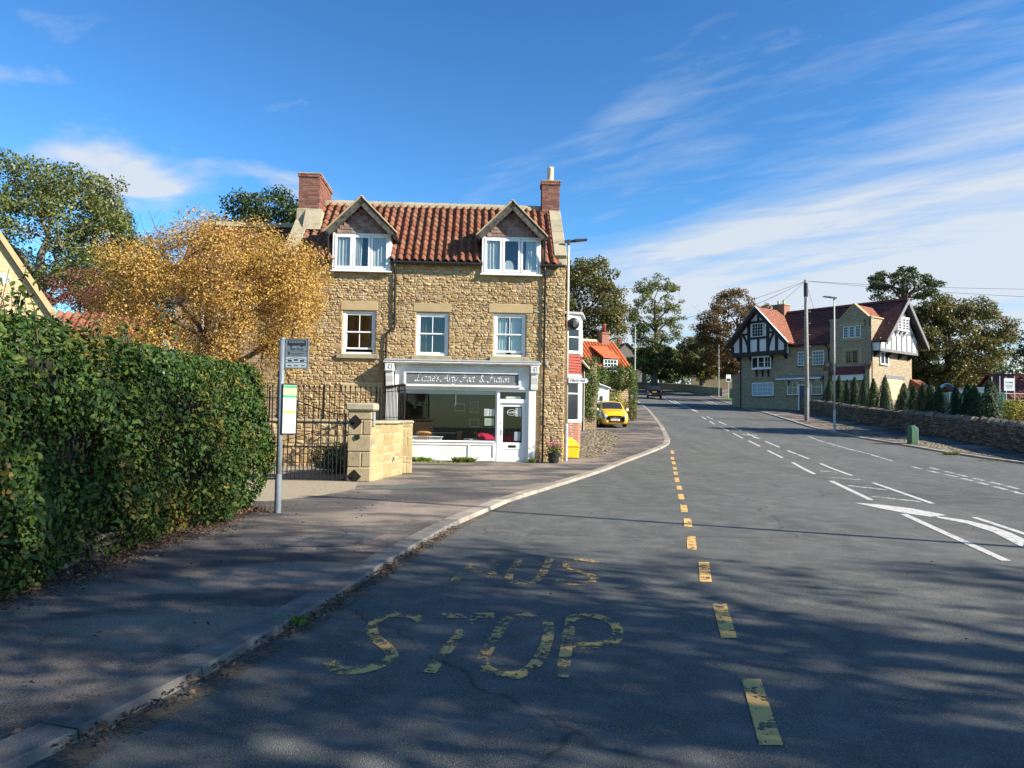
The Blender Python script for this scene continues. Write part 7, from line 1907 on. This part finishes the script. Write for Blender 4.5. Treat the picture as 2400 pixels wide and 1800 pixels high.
def ws(t, s):
    i = 6 + t*3; k = min(int(i), 8); f = i - k; A_, B_ = SEC[k], SEC[k+1]
    L_ = lambda j: A_[j] + (B_[j] - A_[j])*f
    hw = L_(8)*.93; x = hw*s; z_ = L_(10) - (L_(10) - L_(9))*s*s; return (x, L_(0) - .022 + .0*s, z_ + .012)
MB_ = patch(MB(), [[ws(.06 + .84*i/6, -1 + j/5) for j in range(11)] for i in range(7)]); MB_.build('windscreen', 'car_glass', yc, smooth=True)
for s in (-1, 1):
    patch(MB(), [[(s*.812, 1.0, .96), (s*.812, 2.0, .97), (s*.80, 2.7, .97)], [(s*.705, 1.42, 1.28), (s*.702, 2.0, 1.30), (s*.69, 2.6, 1.27)]]).build('side_window', 'car_glass', yc)
    hl_ = MB().lathe([(.115, 0), (.11, .03), (.07, .055), (0.001, .06)], 16).build('headlight', 'lamp_clear', yc, loc=(s*.585, .035, .655), rot=(math.pi/2 - .35, 0, s*.25), smooth=True)
    MB().lathe([(.13, -.01), (.13, .012), (.115, .012)], 18).build('headlight_rim', 'chrome', hl_)
    MB().lathe([(.07, 0), (.05, .03), (0.001, .035)], 14).build('fog_lamp', 'lamp_clear', yc, loc=(s*.60, .02, .47), rot=(math.pi/2 - .1, 0, s*.3))
    mr = MB().lathe([(0.001, -.09), (.07, -.07), (.10, 0), (.07, .07), (.001, .09)], 10).build('door_mirror', 'white_gloss', yc, loc=(s*.90, 1.02, 1.0), rot=(0, math.pi/2, 0), smooth=True)
    MB().bar((s*.76, 1.05, .95), (s*.86, 1.03, .98), .05).build('mirror_arm', 'black_plastic', yc)
MB().box(-.40, .40, -.02, .06, .285, .345).build('grille', 'black_plastic', yc, bevel=.02)
MB().tube([(-.36, -.006, .60), (-.12, -.03, .585), (.12, -.03, .585), (.36, -.006, .60)], .014, 6).build('chrome_bar', 'chrome', yc)
MB().cyl((0, -.005, .615), (0, -.03, .615), .04, None, 14).build('badge', 'chrome', yc)
pl = MB().box(-.27, .27, -.055, -.035, .405, .515).build('number_plate', 'white_ink', yc); inst('lettering', text_mesh('EJ14 BGV', .10, 'ink', bold=.002), pl, (0, -.057, .46), UPRIGHT)
MB().tube([(-.30 + .13*math.cos(q), 1.12 + .05*math.sin(q), 1.08 + .12*math.sin(q)) for q in [i*math.pi/9 for i in range(19)]], .012, 6).build('steering_wheel', 'lamp_clear', yc)
wheels(yc, (-.77, .77), (.62, 2.90), .29, .19)

bc = thing('black_car', (17.75, 91.0, gz(91)), math.radians(-10), 'black family car driving away up the hill', 'car')
bc.rotation_euler = (math.atan(.075), 0, math.radians(-10))
ST = [(0.0, [(0, .38), (.66, .38), (.80, .55), (.80, .90), (.70, 1.02), (.4, 1.08), (0, 1.09)]),
      (.14, [(0, .30), (.80, .32), (.90, .58), (.89, .98), (.80, 1.14), (.6, 1.24), (0, 1.26)]),
      (.45, [(0, .28), (.86, .30), (.93, .60), (.91, 1.03), (.78, 1.40), (.62, 1.60), (0, 1.65)]),
      (1.5, [(0, .28), (.87, .30), (.94, .60), (.92, 1.02), (.78, 1.42), (.64, 1.65), (0, 1.71)]),
      (2.6, [(0, .28), (.87, .30), (.94, .60), (.92, 1.0), (.77, 1.38), (.62, 1.58), (0, 1.64)]),
      (3.3, [(0, .28), (.86, .30), (.93, .60), (.90, .95), (.78, 1.04), (.5, 1.08), (0, 1.10)]),
      (4.2, [(0, .30), (.80, .32), (.86, .55), (.80, .80), (.6, .88), (.3, .90), (0, .91)]),
      (4.45, [(0, .36), (.6, .36), (.68, .5), (.6, .66), (.45, .70), (.2, .72), (0, .72)])]
body = loft(ST).build('body', 'car_black', bc, smooth=True)
m = body.modifiers.new('round', 'SUBSURF'); m.levels = m.render_levels = 1
patch(MB(), [[(x, .08 + .08*abs(x), 1.16) for x in (-.68, -.3, .3, .68)], [(x, .36 + .1*abs(x), 1.55) for x in (-.58, -.25, .25, .58)]], (0, -.03, 0)).build('rear_window', 'car_glass', bc)
for s in (-1, 1):
    MB().box(s*.78 - .07, s*.78 + .07, .0, .12, .90, 1.12).build('tail_light', 'lamp_red', bc, bevel=.03)
    patch(MB(), [[(s*.925, .6, 1.07), (s*.925, 2.9, 1.05)], [(s*.80, .75, 1.42), (s*.79, 2.4, 1.40)]]).build('side_window', 'car_glass', bc)
    MB().obox((s*1.02, 2.75, 1.08), (.2, .12, .15)).build('door_mirror', 'car_black', bc, bevel=.03)
pl = MB().box(-.27, .27, -.035, -.0, .84, .96).build('number_plate', 'plate_yellow', bc)
MB().box(-.75, .75, -.06, .1, .42, .60).build('bumper', 'black_plastic', bc, bevel=.04)
wheels(bc, (-.90, .90), (.85, 3.55), .34, .22)

# ------------------------------------------------------------------ far end of the road
fw = thing('boundary_wall', (20, 118, gz(118)), 0, 'low stone boundary wall round the bend at the top of the hill', 'wall')
FW = [(4, 133), (14, 127.5), (22, 121.5), (27.2, 114.5), (28.6, 107), (28.9, 102)]
mb = MB(); cpm = MB()
for (xa, ya), (xb, yb) in zip(FW, FW[1:]):
    a, c = Vector((xa, ya, 0)), Vector((xb, yb, 0)); t = (c - a).normalized(); nrm = Vector((-t.y, t.x, 0))
    r = [(a.x, a.y), (c.x, c.y), (c.x + nrm.x*.45, c.y + nrm.y*.45), (a.x + nrm.x*.45, a.y + nrm.y*.45)]
    mb.hexa([(x - 20, y - 118, gz(y) - .3 - gz(118)) for x, y in r] + [(x - 20, y - 118, gz(y) + 1.0 - gz(118)) for x, y in r])
    r = [(p[0] - nrm.x*k*.05, p[1] - nrm.y*k*.05) for p, k in zip(r, (1, 1, -1, -1))]
    cpm.hexa([(x - 20, y - 118, gz(y) + 1.003 - gz(118)) for x, y in r] + [(x - 20, y - 118, gz(y) + 1.12 - gz(118)) for x, y in r])
mb.build('wall', 'cottage_stone', fw); cpm.build('coping', 'weathered_stone', fw)
def far_house(x, y, z, rz, w, h, rise, label, wallm, roofm):
    t = thing('far_house', (x, y, z), rz, label, 'house')
    MB().box(-w/2, w/2, 0, 7, -1, h).prism([(-w/2, h), (w/2, h), (0, h + rise)], 0, 7).build('wall', wallm, t)
    for s in (-1, 1):
        p = [(0, -.3, h + rise), (s*(w/2 + .4), -.3, h - .3), (s*(w/2 + .4), 7.3, h - .3), (0, 7.3, h + rise)]; MB().hexa(p + [(q[0], q[1], q[2] + .15) for q in p]).build('roof', roofm, t)
    for x_ in (-w*.28, w*.1): sash(t, x_, x_ + 1.1, h*.45, h*.45 + 1.3, -.03, 2, 2)
    ch_ = MB().box(-.4, .4, 3, 3.8, h + rise - .6, h + rise + 1.3).build('chimney', 'red_brick', t)
    for k in (-.2, .2): MB().lathe([(.14, 0), (.11, .5), (.08, .5)], 8, (k, 3.4, h + rise + 1.3)).build('chimney_pot', 'pot_cream', ch_)
    return t
far_house(20.5, 131, gz(131), .25, 7.5, 5.0, 3.0, 'dark roofed house half hidden by the tall tree up the hill', 'grey_block', 'plain_tile_red')
far_house(35, 124, gz(124), -.3, 9, 5.2, 3.6, 'pale stone house glimpsed through the brown trees', 'pale_stone_house', 'plain_tile_orange')

# ------------------------------------------------------------------ trees
tree('golden_tree', 'golden yellow autumn tree between the hedge and stone shop', 'tree', (-8.0, 19.6, .08), (3.5, 2.4, 2.7), 4.55, 'leaf_gold', 31, 160, 340, (.06, .12), .21, 'twig', .46, bare=14, rc=(.12, .27), low=-.9, squash=.8, off=(-.15, 0))
tree('broadleaf_tree', 'tall green tree behind the pale gable house', 'tree', (-28.5, 44, gz(44)), (6.2, 5, 5.6), 10.9, 'leaf_green', 32, 150, 150, (.20, .36), .38, 'bark_grey', .5, rc=(.12, .26))
tree('broadleaf_tree', 'green tree behind the golden tree, beside the tall one', 'tree', (-28.6, 52, gz(52)), (3.9, 3.5, 4.6), 10.0, 'leaf_dark', 33, 80, 130, (.2, .36), .3)
tree('broadleaf_tree', 'dusky green tree low behind the golden crown', 'tree', (-23.5, 47, gz(47)), (4.2, 3.5, 3.4), 7.5, 'leaf_olive', 43, 80, 130, (.2, .34), .3)
tree('red_tree', 'small reddish tree between the gable house and golden tree', 'tree', (-19.6, 33, gz(33)), (2.3, 1.8, 2.3), 5.6, 'leaf_red', 34, 60, 110, (.09, .17), .12)
tree('broadleaf_tree', 'dark green tree rising behind the shop chimney', 'tree', (-13.4, 40, gz(40)), (3.7, 3.2, 3.9), 9.6, 'leaf_dark', 35, 95, 150, (.17, .32), .3, shell=.5, rc=(.14, .30))
tree('broadleaf_tree', 'green tree top just right of the left chimney stack', 'tree', (-9.6, 41, gz(41)), (2.2, 2.0, 3.0), 9.7, 'leaf_olive', 36, 45, 120, (.16, .28), .2)
tree('broadleaf_tree', 'large olive green tree behind the corner lamp column', 'tree', (6.6, 72, gz(72)), (5.2, 4.5, 6.4), 9.4, 'leaf_olive', 37, 150, 170, (.26, .44), .4, 'bark_grey', .45, rc=(.12, .26))
tree('broadleaf_tree', 'bare twiggy tree leaning out behind the orange roof', 'tree', (9.8, 76, gz(76)), (2.6, 2.5, 4.4), 7.2, 'leaf_olive', 44, 40, 46, (.2, .34), .3, 'bark_grey', .4, bare=26)
tree('broadleaf_tree', 'tall open crowned tree at the bend of the road', 'tree', (22.2, 113.5, gz(113)), (4.9, 4.3, 6.6), 12.0, 'leaf_green', 38, 120, 75, (.30, .50), .5, 'bark', .6, rc=(.10, .21), low=-.95)
tree('broadleaf_tree', 'lower crown of trees beneath the tall open tree', 'tree', (21.2, 108.5, gz(108)), (4.6, 2.2, 2.6), 4.9, 'leaf_green', 39, 70, 150, (.30, .5), .3, 'bark', .5, rc=(.14, .28))
tree('broadleaf_tree', 'brown autumn tree behind the timbered house chimney', 'tree', (31.0, 101, gz(101)), (6.3, 5, 6.6), 8.6, 'leaf_rust', 40, 170, 130, (.28, .46), .5, 'bark', .55, bare=10, rc=(.10, .22), low=-.95)
tree('broadleaf_tree', 'rusty green tree between the tall tree and brown tree', 'tree', (28.6, 110, gz(110)), (4.2, 3.6, 4.0), 5.4, 'leaf_olive', 41, 90, 140, (.28, .46), .35, 'bark', .5, rc=(.14, .28), low=-.95)
tree('broadleaf_tree', 'dark evergreen mass behind the black car', 'tree', (25.5, 119.5, gz(119)), (5.0, 3, 3.5), 4.3, 'leaf_dark', 42, 80, 200, (.35, .55), .3, 'bark', .4, rc=(.18, .34), low=-1)
tree('broadleaf_tree', 'dark shrubby tree left of the far tree trunk', 'tree', (16.2, 118.5, gz(118)), (4.0, 3, 2.6), 3.0, 'leaf_dark', 45, 60, 170, (.3, .5), .25, 'bark', .4, rc=(.18, .34), low=-1)
tree('broadleaf_tree', 'broad green tree right of the timbered house', 'tree', (52.0, 87, gz(87) - 1), (8.2, 6, 6.3), 8.4, 'leaf_olive', 46, 220, 150, (.30, .50), .55, 'bark', .5, rc=(.10, .22), low=-.95)
tree('broadleaf_tree', 'thin topped tree with bare limbs behind the end gable', 'tree', (44.0, 82, gz(82) - 1), (4.3, 3.6, 2.3), 14.6, 'leaf_dark', 47, 60, 75, (.28, .46), .42, 'bark', .72, rc=(.12, .24), squash=.5)
tree('broadleaf_tree', 'darker green tree filling behind the end gable', 'tree', (46.5, 88, gz(88) - 1), (4.5, 4, 5.0), 7.5, 'leaf_dark', 48, 100, 150, (.3, .5), .4, 'bark', .5, rc=(.12, .25), low=-.95)
tree('broadleaf_tree', 'dark leaved tree cut by the picture edge over the site', 'tree', (47.5, 62, gz(62) - 1), (4.4, 4, 3.6), 6.6, 'leaf_dark', 49, 90, 120, (.22, .38), .35, 'bark', .5, low=-.95)
# trees on the near corner verge, which throw the dappled shade over the foreground
for i, (x, y, cz, r, lab) in enumerate(((11.6, .3, 8.0, (4.3, 3.5, 3.6), 'nearest the junction'), (18.6, -.6, 11.2, (5.2, 4.0, 4.6), 'beside the tall corner lamp'), (25.6, -.9, 8.8, (4.8, 4.2, 4.0), 'deepest along the side road'), (15.6, -4.4, 8.2, (4.8, 4.0, 4.0), 'set back from the kerb'))):
    tree('verge_tree', f'leafy tree on the corner verge, {lab}', 'tree', (x, y, KERB_H), r, cz, 'leaf_green', 60 + i, 60, (66, 56, 76, 44)[i], (.22, .36), .28, 'bark', .35, group='trees on the corner verge', rc=(.16, .32))
tree('verge_tree', 'broad leafy tree beyond the side road wall', 'tree', (34.5, 36.5, gz(37) + .4), (4.6, 3.0, 4.6), 8.8, 'leaf_green', 66, 90, 120, (.25, .42), .35, 'bark', .4)
# the wood on the skyline
rr = np.random.default_rng(77)
C = []
for k in range(90):
    x = rr.uniform(-70, 170); y = rr.uniform(165, 215); C.append((x, y, gz(y) + rr.uniform(2, 8.5)))
P = np.concatenate([np.array(c) + rr.normal(0, 1, (170, 3))*np.array([4.5, 3, 2.6]) for c in C])
o = leaves('distant_wood', P, rr.normal(0, 1, P.shape) + np.array([0, -.5, .6]), rr.uniform(.7, 1.4, len(P)), 'leaf_dark', None, rr, aspect=.8)
tag(o, 'distant dark green wood along the skyline', 'wood', kind='stuff')
